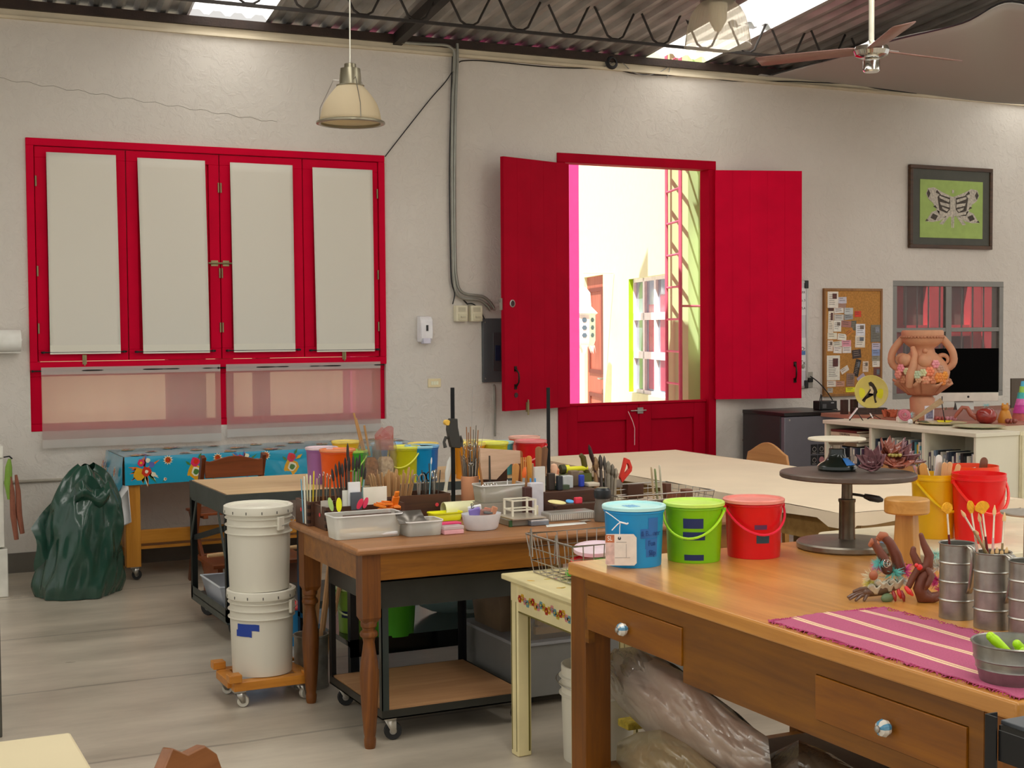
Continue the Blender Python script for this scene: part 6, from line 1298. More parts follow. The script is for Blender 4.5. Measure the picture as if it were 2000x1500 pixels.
# rasps and pliers upright
up = [(1150,868,1178,962,.009,'#3a2420','long dark rasp leaning left, tallest of the tools at right','rasp'),(1162,892,1166,960,.014,'#8a6c4c','chunky tan leather sheath beside the rasp','sheath'),(1172,888,1176,960,.010,'#4a4440','steel file with a brown handle right of the sheath','file'),(1180,890,1184,960,.007,'#5a5650','thin grey file in the tool cluster','file'),(1188,900,1188,960,.012,'#7c7668','grey pointed trowel in the tool cluster','trowel'),(1196,906,1193,960,.011,'#6a6458','dull grey pliers handle in the tool cluster','pliers'),(1203,914,1199,960,.010,'#8a8272','pale grey shears in the tool cluster','shears')]
for px, pt, pb, pyb, r, c, lb, cat_ in up: slim('hand_tool', lb, cat_, (PY(pb,960,5.78).x,5.78,Tz+.004), PY(px,pt,5.80), r, mat(c, .5, .3, .2, 20), 'hand tools standing near the red saw', tip=.3, tipm=mat(c, .4, .5, .3, 40, gain=1.1))
m_ = MB(); p_ = [PY(x, y, 5.83) for x, y in ((1146,948),(1156,915),(1166,905))]; m_.tube([(q.x, q.y, q.z) for q in p_], .005, 6); m_.tube([(PY(1155+11*math.cos(t*PI/7),933+16*math.sin(t*PI/7),5.83)) for t in range(14)], .003, 5, closed=True); tag(m_.build('scissors_ring', mat('#b8a88c', .4, .3)), 'pale ring-handled snips by the tan sheath', 'scissors')
# red mitre saw handle
t_ = thing('saw_handle', 'red plastic saw with an angular open grip', 'saw', (PY(1222,940,5.83).x, 5.83, Tz)); b0 = t_.location
def pr2(px, py): q = PY(px, py, 5.83); return (q.x-b0.x, q.z-b0.z)
out = [pr2(*q) for q in ((1210,932),(1216,912),(1220,894),(1228,898),(1233,912),(1232,920),(1222,932),(1214,942))]
m_ = MB(); n = len(out); ctr = pr2(1224,912); inn = [(ctr[0]+(x-ctr[0])*.45, ctr[1]+(z-ctr[1])*.45) for x, z in out]
vs = [(x,-.01,z) for x, z in out]+[(x,-.01,z) for x, z in inn]+[(x,.01,z) for x, z in out]+[(x,.01,z) for x, z in inn]; fs = []
for i in range(n): j = (i+1) % n; fs += [(i,j,n+j,n+i),(2*n+i,3*n+i,3*n+j,2*n+j),(i,2*n+i,2*n+j,j),(n+i,n+j,3*n+j,3*n+i)]
m_.add(vs, fs); m_.build('grip', mat('#c02a1c', .4), t_); m_ = MB(); q = pr2(1212,940); m_.box(q[0]-.05,-.002,q[1]-.03,q[0]+.01,.002,q[1]+.01); m_.build('blade', STEEL, t_)
# boxes with red dots
def dotbox(lb, px0, px1, pyb, hpx, dp, mx, my, letter=None):
    a = T(px0, pyb); b_ = T(px1, pyb); s = mpp(a); t_ = crate('wooden_box', lb, a.x, a.y, a.x+(px1-px0)*s/math.cos(YAW)*.97, a.y+dp, hpx*s, mx, my, dots=((.6,.6,'f'),)); return t_
t_ = dotbox('dark wooden box with a lettered pink dot in front', 1068, 1124, 1001, 34, .12, DB, DBY); 
LB = wood('#7c4412','#9c5c1e','x',1,.45)
t_ = dotbox('lighter brown wooden box with a red dot, left of the black jar', 1127, 1172, 996, 34, .12, LB, LB)
a = PY(1092, 957, 5.34); m_ = MB(); m_.lathe([(0,-.004),(.04,-.003),(.044,0),(.04,.003),(0,.004)], n=28, sy=.6); o = m_.build('wooden_disc', mat('#e0c488', .6)); o.location = (a.x, 5.36, Tz+.083); o.rotation_euler = (.2,.12,0); tag(o, 'pale wooden disc lying across the dark dotted box', 'disc')
a = PY(1117, 960, 5.36); m_ = MB(); m_.lathe([(0,-.002),(.018,-.002),(.018,.002),(0,.002)], n=20); o = m_.build('blue_disc', mat('#5098e0', .5)); o.location = (a.x, 5.38, Tz+.080); o.rotation_euler = (.25,0,0); tag(o, 'light blue disc beside the pale wooden disc', 'disc')
# black-lidded jar
a = T(1186, 1020); t_ = thing('lidded_jar', 'glass jar of dark bits with a rounded black lid', 'jar', (a.x, a.y+.04, Tz)); s = mpp(a); hj = 66*s
m_ = MB(); m_.lathe([(0,.001),(.036,.001),(.038,.01),(.037,hj*.45),(.033,hj*.6),(.034,hj*.66),(.030,hj*.7)], n=28, cap=False); m_.build('glass', clear('#8c867c', .45, .05, .2, 'smoky_glass'), t_); m_ = MB(); m_.lathe([(0,.004),(.034,.004),(.034,hj*.4),(0,hj*.42)], n=16); m_.build('contents', mat('#5a4c3e', .8, 0, .6, 70, bump=.6), t_)
m_ = MB(); m_.lathe([(.03,hj*.68),(.036,hj*.7),(.039,hj*.8),(.037,hj*.93),(.025,hj),(0,hj)], n=28, cap=False); m_.build('lid', mat('#1e2428', .35, gain=1.1), t_)
# scale plate and white wire stand, small boxes
a = T(1000, 1030); t_ = thing('steel_scale', 'square grey steel plate scale behind the white tub', 'scale', (a.x, a.y, Tz)); m_ = MB(); m_.box(0,.02,.0,.17,.19,.028); m_.build('body', mat('#7a766c', .4, .3), t_, bevel=.003); m_ = MB(); m_.box(.004,.0,.029,.165,.17,.034); m_.build('plate', mat('#a8a092', .35, .6), t_)
m_ = MB(); m_.box(-.006,.012,.0,.008,.02,.026); m_.build('green_edge', mat('#2c4c2a', .5), t_)
t_ = thing('wire_stand', 'small white metal square stand on the steel scale', 'stand', (a.x+.035, a.y+.07, Tz+.0345))
for x in (0,.11):
    for y in (0,.08): m_ = MB(); m_.box(x,y,0,x+.008,y+.008,.07); m_.build('post', mat('#c8c4b4', .4), t_)
for z in (.022,.064): m_ = MB(); m_.frame(0,0,.118,.088,.006,0,0) if False else None; m_ = MB(); m_.box(.008,.001,z,.11,.006,z+.006); m_.box(.008,.082,z,.11,.087,z+.006); m_.box(.001,.008,z,.006,.08,z+.006); m_.box(.112,.008,z,.117,.08,z+.006); m_.build('rail', mat('#c8c4b4', .4), t_)
a = T(1035, 1008); m_ = MB(); m_.box(-.012,-.012,0,.012,.012,.055); tag(m_.build('bottle_box', mat('#cfc8ac', .5), None, (a.x, a.y-.05, Tz), bevel=.003), 'upright narrow cream packet with tiny print', 'packet')
a = T(1038, 1028); t_ = thing('blade_box', 'flat grey and silver box at the table front', 'box', (a.x, a.y, Tz)); m_ = MB(); m_.box(0,0,0,.085,.04,.020); m_.build('box', mat('#6c7078', .35, .3), t_, bevel=.003); m_ = MB(); m_.box(.002,.002,.0202,.083,.038,.024); m_.build('top_label', mat('#c8c6c6', .3, .3), t_)
a = T(1078, 1021); t_ = thing('egg_case', 'clear ribbed plastic case lying at the table front', 'case', (a.x, a.y+.02, Tz)); s = mpp(a); w_ = 92*s/math.cos(YAW)
m_ = MB(); m_.box(0,0,.0,w_,.09,.038); m_.build('case', clear('#d0cec6', .4, .15, .3, 'ribbed_clear'), t_, bevel=.008); m_ = MB()
for k in range(22): m_.box(.008+k*(w_-.016)/22,-.0012,.006,.0105+k*(w_-.016)/22,.0,.03)
m_.build('ribs', mat('#c8c6be', .5), t_); m_ = MB(); m_.box(w_*.55,.02,.004,w_*.7,.06,.02); m_.build('pink_insert', mat('#d8a890', .6), t_)
m_ = MB(); a = T(1068, 1030); m_.add([(0,0,0),(.2,.01,0),(.215,.06,.0),(.03,.07,0)], [(0,1,2,3)]); tag(m_.build('paper_sheet', mat('#d8d2c8', .7), None, (a.x, a.y, Tz+.001), solid=.0008), 'loose white printed sheet at the front edge of the table', 'paper')
m_ = MB(); a = T(1140, 1020); m_.box(0,0,0,.05,.03,.0015); tag(m_.build('tag_card', mat('#948a7c', .6), None, (a.x, a.y, Tz+.003), .3), 'small grey tag lying on the loose white sheet', 'card')
# wire baskets
def wire_basket(name, label, x0, y0, x1, y1, z, h, flare, m=STEEL, nx=9, ny=6, r=.0018, loops=False):
    t_ = thing(name, label, 'basket', (x0, y0, z)); w_, d_ = x1-x0, y1-y0
    rim = [(-flare,-flare,h),(w_+flare,-flare,h),(w_+flare,d_+flare,h),(-flare,d_+flare,h)]
    m_ = MB(); m_.tube(rim, r*1.8, 8, closed=True); m_.build('rim', m, t_)
    for k in range(nx+1):
        x = w_*k/nx; xt = -flare+(w_+2*flare)*k/nx; m_ = MB(); m_.tube([(xt,-flare,h),(x,0,r),(x,d_,r),(xt,d_+flare,h)], r, 5); m_.build('wire', m, t_)
    for k in range(ny+1):
        y = d_*k/ny; yt = -flare+(d_+2*flare)*k/ny; m_ = MB(); m_.tube([(-flare,yt,h),(0,y,r*2.5),(w_,y,r*2.5),(w_+flare,yt,h)], r, 5); m_.build('wire', m, t_)
    for q in (.33,.66):
        f = flare*q; m_ = MB(); m_.tube([(-f,-f,h*q),(w_+f,-f,h*q),(w_+f,d_+f,h*q),(-f,d_+f,h*q)], r, 5, closed=True); m_.build('wire', m, t_)
    if loops:
        for y in (d_*.28, d_*.9): m_ = MB(); m_.tube([(-flare,y,h*.45),(-flare-.004,y,h+.012),(-flare+.0,y+.012,h+.024),(-flare+.004,y+.024,h+.012),(-flare,y+.024,h*.45)], .003, 6); m_.build('handle_loop', m, t_)
    return t_
wire_basket('wire_basket', 'flat wire basket with wooden blocks at the right of the brown table', 3.20, 5.46, 3.70, 5.86, Tz, .075, .012, nx=10, ny=7)
GRN = mat('#1e3c24', .5, 0, .1, gain=1.1)
t_ = thing('green_crate', 'dark green box-shaped tray standing in the flat wire basket', 'tray', (3.15, 5.875, Tz)); m_ = MB(); m_.box(0,0,.0,.30,.012,.10); m_.box(0,.105,0,.30,.117,.10); m_.box(0,.012,0,.012,.105,.10); m_.box(.288,.012,0,.30,.105,.10); m_.box(.012,.012,0,.288,.105,.01); m_.build('tray', GRN, t_, bevel=.002)
t_.location = (3.03, 5.80, Tz); t_['label'] = 'dark green box-shaped tray left of the flat wire basket'
for k, (px, py, sx_, sy__, hz, c, lb) in enumerate(((1302,958,.03,.04,.085,'#5a3826','tall dark wooden stamp block in the flat wire basket'),(1318,962,.06,.05,.05,'#8a5640','reddish wooden roller block in the flat wire basket'),(1341,966,.04,.05,.075,'#6e4632','square brown wooden block in the flat wire basket'),(1236,955,.09,.06,.07,'#4a2e1e','dark low crate behind the flat wire basket'),(1290,985,.12,.05,.035,'#3a2c26','long dark brick in front inside the flat basket'),(1340,986,.12,.05,.035,'#4a3c34','second long brick in front inside the flat basket'))):
    p = PZ(px, py+22, Tz); p.y = min(max(p.y, 5.49), 5.78) if k != 3 else 5.88; p.x = PY(px, 985, p.y).x; m_ = MB(); m_.box(-sx_/2,-sy__/2,0,sx_/2,sy__/2,hz); tag(m_.build('wooden_block', wood(c, c, 'z', 1, .5, gain=1.3), None, (p.x, p.y, Tz+.005), bevel=.003), lb, 'block')
for k, (px, py, c, lb) in enumerate(((1272,912,'#b8a888','pale feather-like blade, left of the three in the basket'),(1279,915,'#8a9a70','greenish blade, middle of the three in the basket'),(1288,908,'#c8c4b0','white blade, right of the three in the basket'))):
    slim('leaf_blade', lb, 'blade', (PY(px+6,990,5.6).x,5.6,Tz+.005), PY(px,py,5.6), .008, mat(c, .6), 'blades in the flat wire basket', flat=True)
# basket on the cream table, with round lids inside
wire_basket('wire_basket', 'deep wire basket with hook loops on the cream painted table', 2.415, 4.44, 2.73, 4.77, qz+.001, .15, .022, nx=8, ny=6, r=.0022, loops=True)
for k, (dx, dy, z, r, c, lb) in enumerate(((.10,.10,.03,.075,'#3fae2c','bright green lid at the left in the deep basket'),(.16,.16,.055,.08,'#c8202c','red lid in the middle of the deep basket'),(.20,.20,.09,.085,'#e8c4cc','pinkish white lid on top in the deep basket'),(.235,.14,.07,.07,'#44b030','green-rimmed lid at the right in the deep basket'))):
    m_ = MB(); m_.lathe([(0,.004),(r*.85,.004),(r*.9,0),(r,0),(r,.014),(r*.93,.016),(r*.9,.010),(0,.010)], n=32, cap=False); o = m_.build('bucket_lid', mat(c, .35, gain=1.3)); o.location = (2.415+dx, 4.44+dy, qz+z); o.rotation_euler = (.12*(k-1), -.1, 0); tag(o, lb, 'lid', 'lids in the deep basket')
# ================================================================ THINGS ON THE NEAR WORKTABLE
Nz = NZ+.0005
def N(px, py): return PZ(px, py, Nz)
VD = Vector((math.sin(YAW), math.cos(YAW), 0))
def nb(px, pyb, r): p = N(px, pyb); return Vector((p.x, p.y, Nz))+VD*r
p = nb(1243, 1110, .091); bb = bucket('craft_bucket', 'light blue lidded bucket with a white tag, left of three on the worktable', p, .104, .20, '#1488c4', '#a8d8e8', 'none', .2, tape=((268,292,.66,.84,'#2a6ab0'),(252,292,.50,.66,'#2a6ab0'),(262,292,.32,.49,'#2a6ab0'),(264,292,.18,.32,'#2a6ab0')), group='three lidded buckets on the worktable', tp=.88)
bpos = p.copy()
inkm = mat('#1c4a8c', .6, gain=1)
for s_, z_, a_ in (('Kid', .755, 281), ('& Banner', .58, 274), ('Fun', .41, 277), ('Slip', .25, 278)):
    a2 = math.radians(a_); rr_ = .0975; text(s_, .026, inkm, bb, (math.cos(a2)*rr_, math.sin(a2)*rr_, .2*z_), (PI/2, 0, a2+PI/2), sx=.8)
m_ = MB(); vs = []
for k in range(4): m_.box(-.03+.012*k, -.02, .1975, -.022+.012*k, .03, .1985)
m_.build('lid_tape', mat('#7aa8c8', .6), bb)
p = nb(1362, 1101, .091); bucket('craft_bucket', 'lime green lidded bucket with dark tape, middle of three on the worktable', p, .102, .20, '#74b40c', '#b4d85c', 'front', -.75, tape=((215,256,.60,.77,'#16285c'),(214,260,.40,.54,'#16285c'),(216,258,.05,.15,'#16285c')), group='three lidded buckets on the worktable', lidcol='#9cd020', tp=.88)
p = nb(1481, 1093, .092); bucket('craft_bucket', 'red bucket with a pinkish lid, right of three on the worktable', p, .103, .20, '#cc0c18', '#e08478', 'front', -.3, tape=((240,268,.28,.42,'#2a4450'),(236,262,.52,.60,'#5a2a50')), group='three lidded buckets on the worktable', lidcol='#d8203c', tp=.88)
# enamel tag hanging from the blue bucket
t_ = thing('enamel_tag', 'old white metal tag hung on string from the light blue bucket', 'tag', bpos-VD*.114+Vector((-.045,.028,.17)), rz=-YAW-.05)
m_ = MB(); w_, h = .052, .105
pts = [(-w_+.008,-h),(w_-.008,-h),(w_,-h+.008),(w_,-.012),(w_-.010,0),(-w_+.004,0),(-w_,-.005),(-w_,-h+.008)]
m_.prism(pts, -.001, .001, 'xz', mat=Matrix.Translation((0,0,-.052))); pl = m_.build('plate', mat('#d8cfc4', .4, 0, .08, 25, gain=1.2), t_)
m_ = MB(); m_.box(-w_+.0005,-.0016,-h-.048,-w_+.030,-.0011,-.08); m_.build('worn_patch', mat('#b89c94', .5, 0, .2, 40), pl)
m_ = MB(); m_.box(-w_+.0005,-.0018,-.08,-w_+.030,-.0011,-.0545); m_.build('rust_patch', mat('#a8603c', .6, 0, .2, 40), pl)
text('SL', .022, mat('#e0d0c8', .5), pl, (-w_+.015,-.0022,-.067), (PI/2,0,0), sx=.8)
m_ = MB(); m_.lathe([(.0,0),(.0055,0),(.0055,.001),(0,.001)], (-.005,-.0012,-.066), 14, rot=Matrix.Rotation(PI/2,3,'X')); m_.build('hole', mat('#3c3e44', .5, gain=1), pl)
m_ = MB(); m_.box(-.016,-.0016,-.0795,.018,-.0011,-.0785); m_.box(-.02,-.0016,-.131,.03,-.0011,-.1302); m_.box(.017,-.0016,-.13,.0178,-.0011,-.085); m_.build('engraved_line', mat('#6a6460', .6, gain=1), pl)
m_ = MB(); m_.tube([(-.005,-.002,-.066),(-.004,0,-.03),(-.002,.0,-.012),(-.03,.01,.008),(-.05,.02,.02)], .0015, 5); m_.tube([(-.002,0,-.012),(.02,0,-.018),(.024,.004,-.016)], .003, 5); m_.tube([(-.03,.004,-.04),(-.012,.0,-.02),(-.002,0,-.012)], .0018, 5); m_.build('string', mat('#cfe0e8', .7), t_)

# big turntable stand
c_ = N(1654, 1070); c_.z = Nz; WHL = mat('#6c6254', .35, .6, .15, 30, bump=.05, gain=1.15); TC = c_.copy()
t_ = thing('sculpture_stand', 'large old metal modelling turntable on the worktable', 'turntable', c_)
s = mpp(c_); rb = 97*s; zt = .262; rt = 131*s
m_ = MB(); m_.lathe([(0,.003),(rb-.006,0),(rb,.006),(rb,.020),(rb-.005,.026),(rb*.75,.029),(rb*.28,.030),(.03,.034),(0,.034)], n=56, cap=False); m_.build('base', mat('#7a7468', .3, .7, .1, 40, gain=1.15), t_)
m_ = MB(); m_.lathe([(.031,.03),(.029,.04),(.028,.165),(.031,.17),(.031,.178),(.020,.18),(.019,.235),(.042,.238),(.050,.25),(.050,.256),(0,.257)], n=28, cap=False); m_.build('column', mat('#5c5244', .35, .7, .2, 30, gain=1.15), t_)
m_ = MB(); m_.lathe([(0,zt-.005),(rt-.004,zt-.006),(rt,zt-.002),(rt,zt+.010),(rt-.004,zt+.014)]+[(rt*(1-.03*k), zt+.0145-(.0008 if k % 2 else 0)) for k in range(1, 26)]+[(0,zt+.014)], n=72, cap=False); o = m_.build('wheel', mat('#5c5048', .42, .5, .12, 30, gain=1.15), t_); o.rotation_euler = (0, .012, 0)
m_ = MB(); m_.tube([(.02,0,.195),(.05,-.01,.19),(.07,-.02,.185)], .005, 8); m_.tube([(.065,-.018,.187),(.085,-.026,.180),(.115,-.036,.174),(.13,-.04,.17)], [.009,.013,.013,.007], 10); m_.build('lock_handle', mat('#2e2622', .4, .2, gain=1.1), t_)
m_ = MB(); m_.box(.06,-rb*.7,.0292,.15,-rb*.7+.03,.030); m_.build('tape', mat('#7890b0', .6), t_)
# banding wheel on top
q = PD(1649, 953, mpp(c_)*FPX+.03); bz = Nz+zt+.0155
t_ = thing('banding_wheel', 'small banding wheel with a white disc and dark green foot', 'turntable', (q.x-.01, q.y+.03, bz))
m_ = MB(); m_.lathe([(0,0),(.066,0),(.071,.006),(.070,.016),(.062,.024),(.045,.034),(.034,.047),(.029,.064),(.029,.078),(.026,.08),(0,.08)], n=40, cap=False); m_.build('foot', mat('#16221e', .18, .1, gain=1.0, coat=.4), t_)
m_ = MB(); m_.lathe([(.018,.079),(.018,.093),(.028,.095),(.034,.110),(0,.111)], n=28, cap=False); m_.build('bearing', mat('#8a7c6c', .35, .6), t_)
m_ = MB(); m_.lathe([(0,.108),(.094,.109),(.104,.111),(.105,.115),(.103,.118),(0,.118)], n=48, cap=False); m_.build('disc', mat('#c9c1ac', .45, 0, .05, gain=1.25), t_)
m_ = MB(); vs = []
for k in range(7):
    a = math.radians(262+48*k/6)
    for z, r in ((.022,.0655),(.046,.0368+.0)): vs.append((math.cos(a)*(r+.001), math.sin(a)*(r+.001), z))
m_.add(vs, [(2*k,2*k+2,2*k+3,2*k+1) for k in range(6)]); m_.build('tape', mat('#2c6cb4', .6), t_)
# glazed clay flowers
def clay_flower(t_, c, r, m, n=6, up=.5, rot=0, layers=2, tilt=None, name='petal'):
    T_ = Matrix.Translation(c) @ (tilt if tilt is not None else Matrix.Identity(4))
    for l in range(layers):
        for k in range(n-l):
            a = rot+2*PI*(k+.5*l)/(n-l); rl = r*(1-.32*l); m_ = MB()
            def f(u, v, a=a, rl=rl, l=l):
                w = math.sin(PI*min(1, .12+u*.9))*rl*.42; d = rl*u; z = rl*(up+.25*l)*u*u+.12*rl*math.cos((v-.5)*3)-.1*rl*math.sin(9*v+4*u)*u
                q = Vector((d*math.cos(a)-(v-.5)*2*w*math.sin(a), d*math.sin(a)+(v-.5)*2*w*math.cos(a), z)); return T_ @ q
            m_.grid(f, 6, 6); m_.build(name, m, t_, solid=.004, ang=70)
    m_ = MB(); m_.ball(T_ @ Vector((0,0,r*.18)), r*.16); m_.build('flower_centre', m, t_)
GLZ = mat('#8c4a38', .2, 0, .3, 25, gain=1.15, coat=.5); GLZ2 = mat('#7c5458', .2, 0, .3, 30, gain=1.15, coat=.5)
s = mpp(c_); fp = Vector((q.x+.085, q.y-.06, bz+.003)); base = fp
t_ = thing('clay_blossom', 'cluster of glazed reddish clay blossoms on the big turntable', 'clay flower', fp)
TM = lambda ax, an: Matrix.Rotation(an, 4, ax)
clay_flower(t_, Vector((.0,0,.022)), .055, GLZ2, 7, .8, 0, 3, TM('Y', -.9) @ TM('X', .5))
clay_flower(t_, Vector((.075,-.01,.018)), .075, GLZ, 6, .3, .4, 2, TM('X', .35)); clay_flower(t_, Vector((.10,.03,.05)), .05, GLZ, 6, .9, .2, 2, TM('X', .5))
clay_flower(t_, Vector((.135,.0,.03)), .058, GLZ2, 7, .9, .1, 3, TM('Y', .8) @ TM('X', .4))
m_ = MB()
for k in range(14): a = k*2.4; m_.ball((.08+.016*math.cos(a)*math.sqrt(k/6), -.02+.016*math.sin(a)*math.sqrt(k/6), .052), .006, nu=8, nv=6)
m_.build('stamens', mat('#8a7c3c', .3, 0, .4, 60), t_)
# turned wooden stool-like pedestal
a = N(1773, 1098); PW = wood('#b07c34','#cc9850','x',1,.4,gain=1.15)
t_ = thing('wooden_pedestal', 'round-topped wooden banding pedestal at the back of the worktable', 'pedestal', (3.262, 3.64, Nz)); a = t_.location
hs = CAMH-(984-645)*mpp(Vector(a))-Nz; rs = .075
m_ = MB(); m_.lathe([(0,hs-.05),(rs-.004,hs-.05),(rs,hs-.045),(rs,hs-.005),(rs-.005,hs),(0,hs)], n=40, cap=False); m_.build('round_top', PW, t_)
m_ = MB(); w_ = .030; m_.add([(-w_*1.25,-w_*1.25,0),(w_*1.25,-w_*1.25,0),(w_*1.25,w_*1.25,0),(-w_*1.25,w_*1.25,0),(-w_,-w_,hs-.051),(w_,-w_,hs-.051),(w_,w_,hs-.051),(-w_,w_,hs-.051)], [(0,3,2,1),(4,5,6,7),(0,1,5,4),(1,2,6,5),(2,3,7,6),(3,0,4,7)]); o = m_.build('shaft', wood('#a8742c','#c48e44','z',1,.4,gain=1.1), t_, bevel=.004); o.rotation_euler = (0,0,.5)
# white side table behind with colour buckets
WTz = .84; wx0, wx1, wy0, wy1 = 3.42, 4.9, 3.62, 4.35
t_ = thing('white_worktop', 'rounded white worktop carrying the yellow and red tool buckets', 'table', (0,0,0))
pts = []; r_ = .06
for cx_, cy__, a0 in ((wx1-r_,wy1-r_,0),(wx0+r_,wy1-r_,PI/2),(wx0+r_,wy0+r_,PI),(wx1-r_,wy0+r_,1.5*PI)):
    for k in range(6): t = a0+PI/2*k/5; pts.append((cx_+r_*math.cos(t), cy__+r_*math.sin(t)))
m_ = MB(); m_.prism(pts, WTz-.03, WTz, 'xy'); m_.build('worktop', mat('#d8ceb0', .4, gain=1.2), t_, bevel=.004)
for x in (wx0+.08, wx1-.1):
    for y in (wy0+.06, wy1-.1): m_ = MB(); m_.box(x,y,0,x+.03,y+.03,WTz-.03); m_.build('leg', BLACKM, t_)
def wb(px, pyb, r): p = PZ(px, pyb, WTz); return Vector((p.x, p.y, WTz+.0005))+VD*r
yb_ = wb(1836, 1054, .073); s = mpp(yb_); bucket('tool_bucket', 'translucent yellow bucket of wooden tools on the white worktop', yb_, 46*s*.98, 124*s, '#d8a408', None, 'front', 0.0, lidcol='#d8b010', tp=.84)
bpy.data.objects['tool_bucket'].children[1].rotation_euler = (0,0,0)
rb_ = wb(1925, 1062, .078); s2 = mpp(rb_); bucket('tool_bucket', 'bright red bucket on the white worktop at the right', rb_, 52*s2, 132*s2, '#d40c10', None, 'front', -.3, lidcol='#e8281c', tp=.84)
ob_ = Vector((4.13, 4.20, WTz+.0005)); ob_.x = PY(1892,930,4.22).x; ob_.y = 4.2; s3 = mpp(ob_); bucket('tool_bucket', 'orange-red bucket behind the red and yellow ones', ob_, 50*s3, CAMH-(921-645)*s3-WTz, '#d8401c', None, 'none', 0, tp=.86)
# tools in the yellow bucket
def up_tool(label, name, cat_, px, pt, base_, dxb, r, m, flat=True, shape='round', group=None, dy=0.0):
    Y = base_.y+dy; top = PY(px, pt, Y); bot = Vector((base_.x+dxb, base_.y+dy*.6, base_.z+.012)); L_ = (top-bot).length; m_ = MB()
    if shape == 'round': m_.prism([(-r*.8,0),(r*.8,0),(r,L_*.6)]+[(r*math.cos(t*PI/8), L_-r+r*math.sin(t*PI/8)) for t in range(9)]+[(-r,L_*.6)], -.0025, .0025, 'xz')
    elif shape == 'blade': m_.prism([(-r*.5,0),(r*.5,0),(r*.7,L_*.5),(r,L_*.8),(r*.3,L_),(-r*.6,L_*.93)], -.002, .002, 'xz')
    else: m_.lathe([(r*.8,0),(r,L_*.5),(r*.6,L_)], n=8)
    o = m_.build(name, m, bevel=.001); o.location = bot; o.rotation_euler = (0, math.atan2(top.x-bot.x, top.z-bot.z), 0); return tag(o, label, cat_, group)
up_tool('silver-bladed palette knife leaning left out of the yellow bucket', 'palette_knife', 'knife', 1773, 872, yb_, .0, .008, mat('#a8acb0', .2, .8), shape='blade')
up_tool('tan wooden paddle, leftmost broad tool in the yellow bucket', 'wooden_tool', 'clay tool', 1803, 905, yb_, -.01, .019, wood('#a87838','#c49450','z',1,.5), dy=-.01)
up_tool('dark brown flat handle left of the tan paddle in the yellow bucket', 'wooden_tool', 'clay tool', 1795, 908, yb_, -.02, .015, wood('#7a5a40','#94704e','z',1,.5), dy=.01)
up_tool('large pale steel spatula in the middle of the yellow bucket', 'steel_spatula', 'spatula', 1832, 888, yb_, .0, .016, mat('#b8b8b4', .3, .5), dy=.015)
for k, (px, pt) in enumerate(((1847,903),(1856,902),(1871,906))): up_tool('pale wooden tongue-shaped stick, %s of three in the yellow bucket' % ORD[k], 'wooden_stick', 'stick', px, pt, yb_, .012+.01*k, .012, wood('#b88c5c','#d0a474','z',1,.5), group='pale sticks in the yellow bucket', dy=-.01+.012*k)
up_tool('thin white dowel leaning across the yellow bucket rim', 'dowel', 'stick', 1816, 915, yb_, .03, .004, mat('#d8c8a8', .5), shape='rod', dy=-.03)
up_tool('brown wooden spoon rising from the orange-red bucket', 'wooden_spoon', 'spoon', 1923, 893, ob_, .02, .020, wood('#5c3420','#784830','z',1,.4), dy=.0)
t_ = thing('garlic_press', 'silver ridged hand tool resting in the orange-red bucket', 'hand tool', PY(1902, 922, ob_.y)); 
for k in range(5): m_ = MB(); m_.tube([(-.016+.008*k,0,-.03),(-.012+.006*k,0,.0),(-.004+.002*k,0,.018)], .004, 6); m_.build('finger', mat('#b0aca4', .25, .8), t_)
m_ = MB(); m_.box(-.02,-.01,-.10,.02,.01,-.028); m_.build('body', mat('#8a8680', .3, .8), t_)
up_tool('dark red handle at the left rim of the orange-red bucket', 'rubber_scraper', 'scraper', 1878, 916, ob_, -.02, .018, mat('#8c1818', .4), dy=-.02)
# grey disc on a stand at the right edge
g_ = PD(2012, 1000, 4.3); t_ = thing('banding_wheel', 'grey metal banding wheel cut off at the right edge', 'turntable', (g_.x, g_.y, WTz+.0005)); hz = g_.z-WTz
m_ = MB(); m_.lathe([(0,hz-.008),(.085,hz-.008),(.088,hz-.004),(.088,hz),(.07,hz+.001),(.068,hz),(0,hz)], n=44, cap=False); m_.build('disc', mat('#9c968c', .3, .6), t_); m_ = MB(); m_.lathe([(0,0),(.06,0),(.055,.02),(.02,.03),(.018,hz-.009)], n=28, cap=False); m_.build('foot', mat('#7c776e', .35, .6), t_)

# galvanised mugs
ZN = mat('#8c8a82', .32, .75, .22, 22, bump=.03, gain=1.2); ZNB = mat('#a29e94', .3, .8, .1, gain=1.25)
def mug(label, c, r, h, ha):
    t_ = thing('metal_mug', label, 'mug', c, ha, 'tall galvanised mugs')
    pr = [(0,.003),(r-.003,.003),(r,0),(r,.004)]
    for k in range(1, 4): z = h*k/4; pr += [(r-.001,z-.003),(r+.002,z),(r-.001,z+.003)]
    pr += [(r-.001,h-.004),(r+.002,h-.001),(r+.001,h+.001),(r-.003,h-.001),(r-.004,.006),(0,.006)]
    m_ = MB(); m_.lathe(pr, n=44, cap=False); m_.build('body', ZN, t_)
    m_ = MB(); w_ = .012; path = [(-r,h*.98),(-r-.010,h*.995),(-r-.022,h*.96),(-r-.026,h*.88),(-r-.022,h*.72),(-r-.016,h*.58),(-r-.010,h*.45),(-r-.001,h*.36)]
    vs = []
    for k, (y, z) in enumerate(path):
        ww = w_*(1.15 if k < 4 else 1-.09*(k-4)); vs += [(-ww, y, z), (ww, y, z)]
    m_.add(vs, [(2*k,2*k+1,2*k+3,2*k+2) for k in range(len(path)-1)]); m_.build('handle', ZNB, t_, solid=.003, ang=60); return t_
M1 = nb(1879, 1212, .045); M2 = nb(1950, 1232, .047)
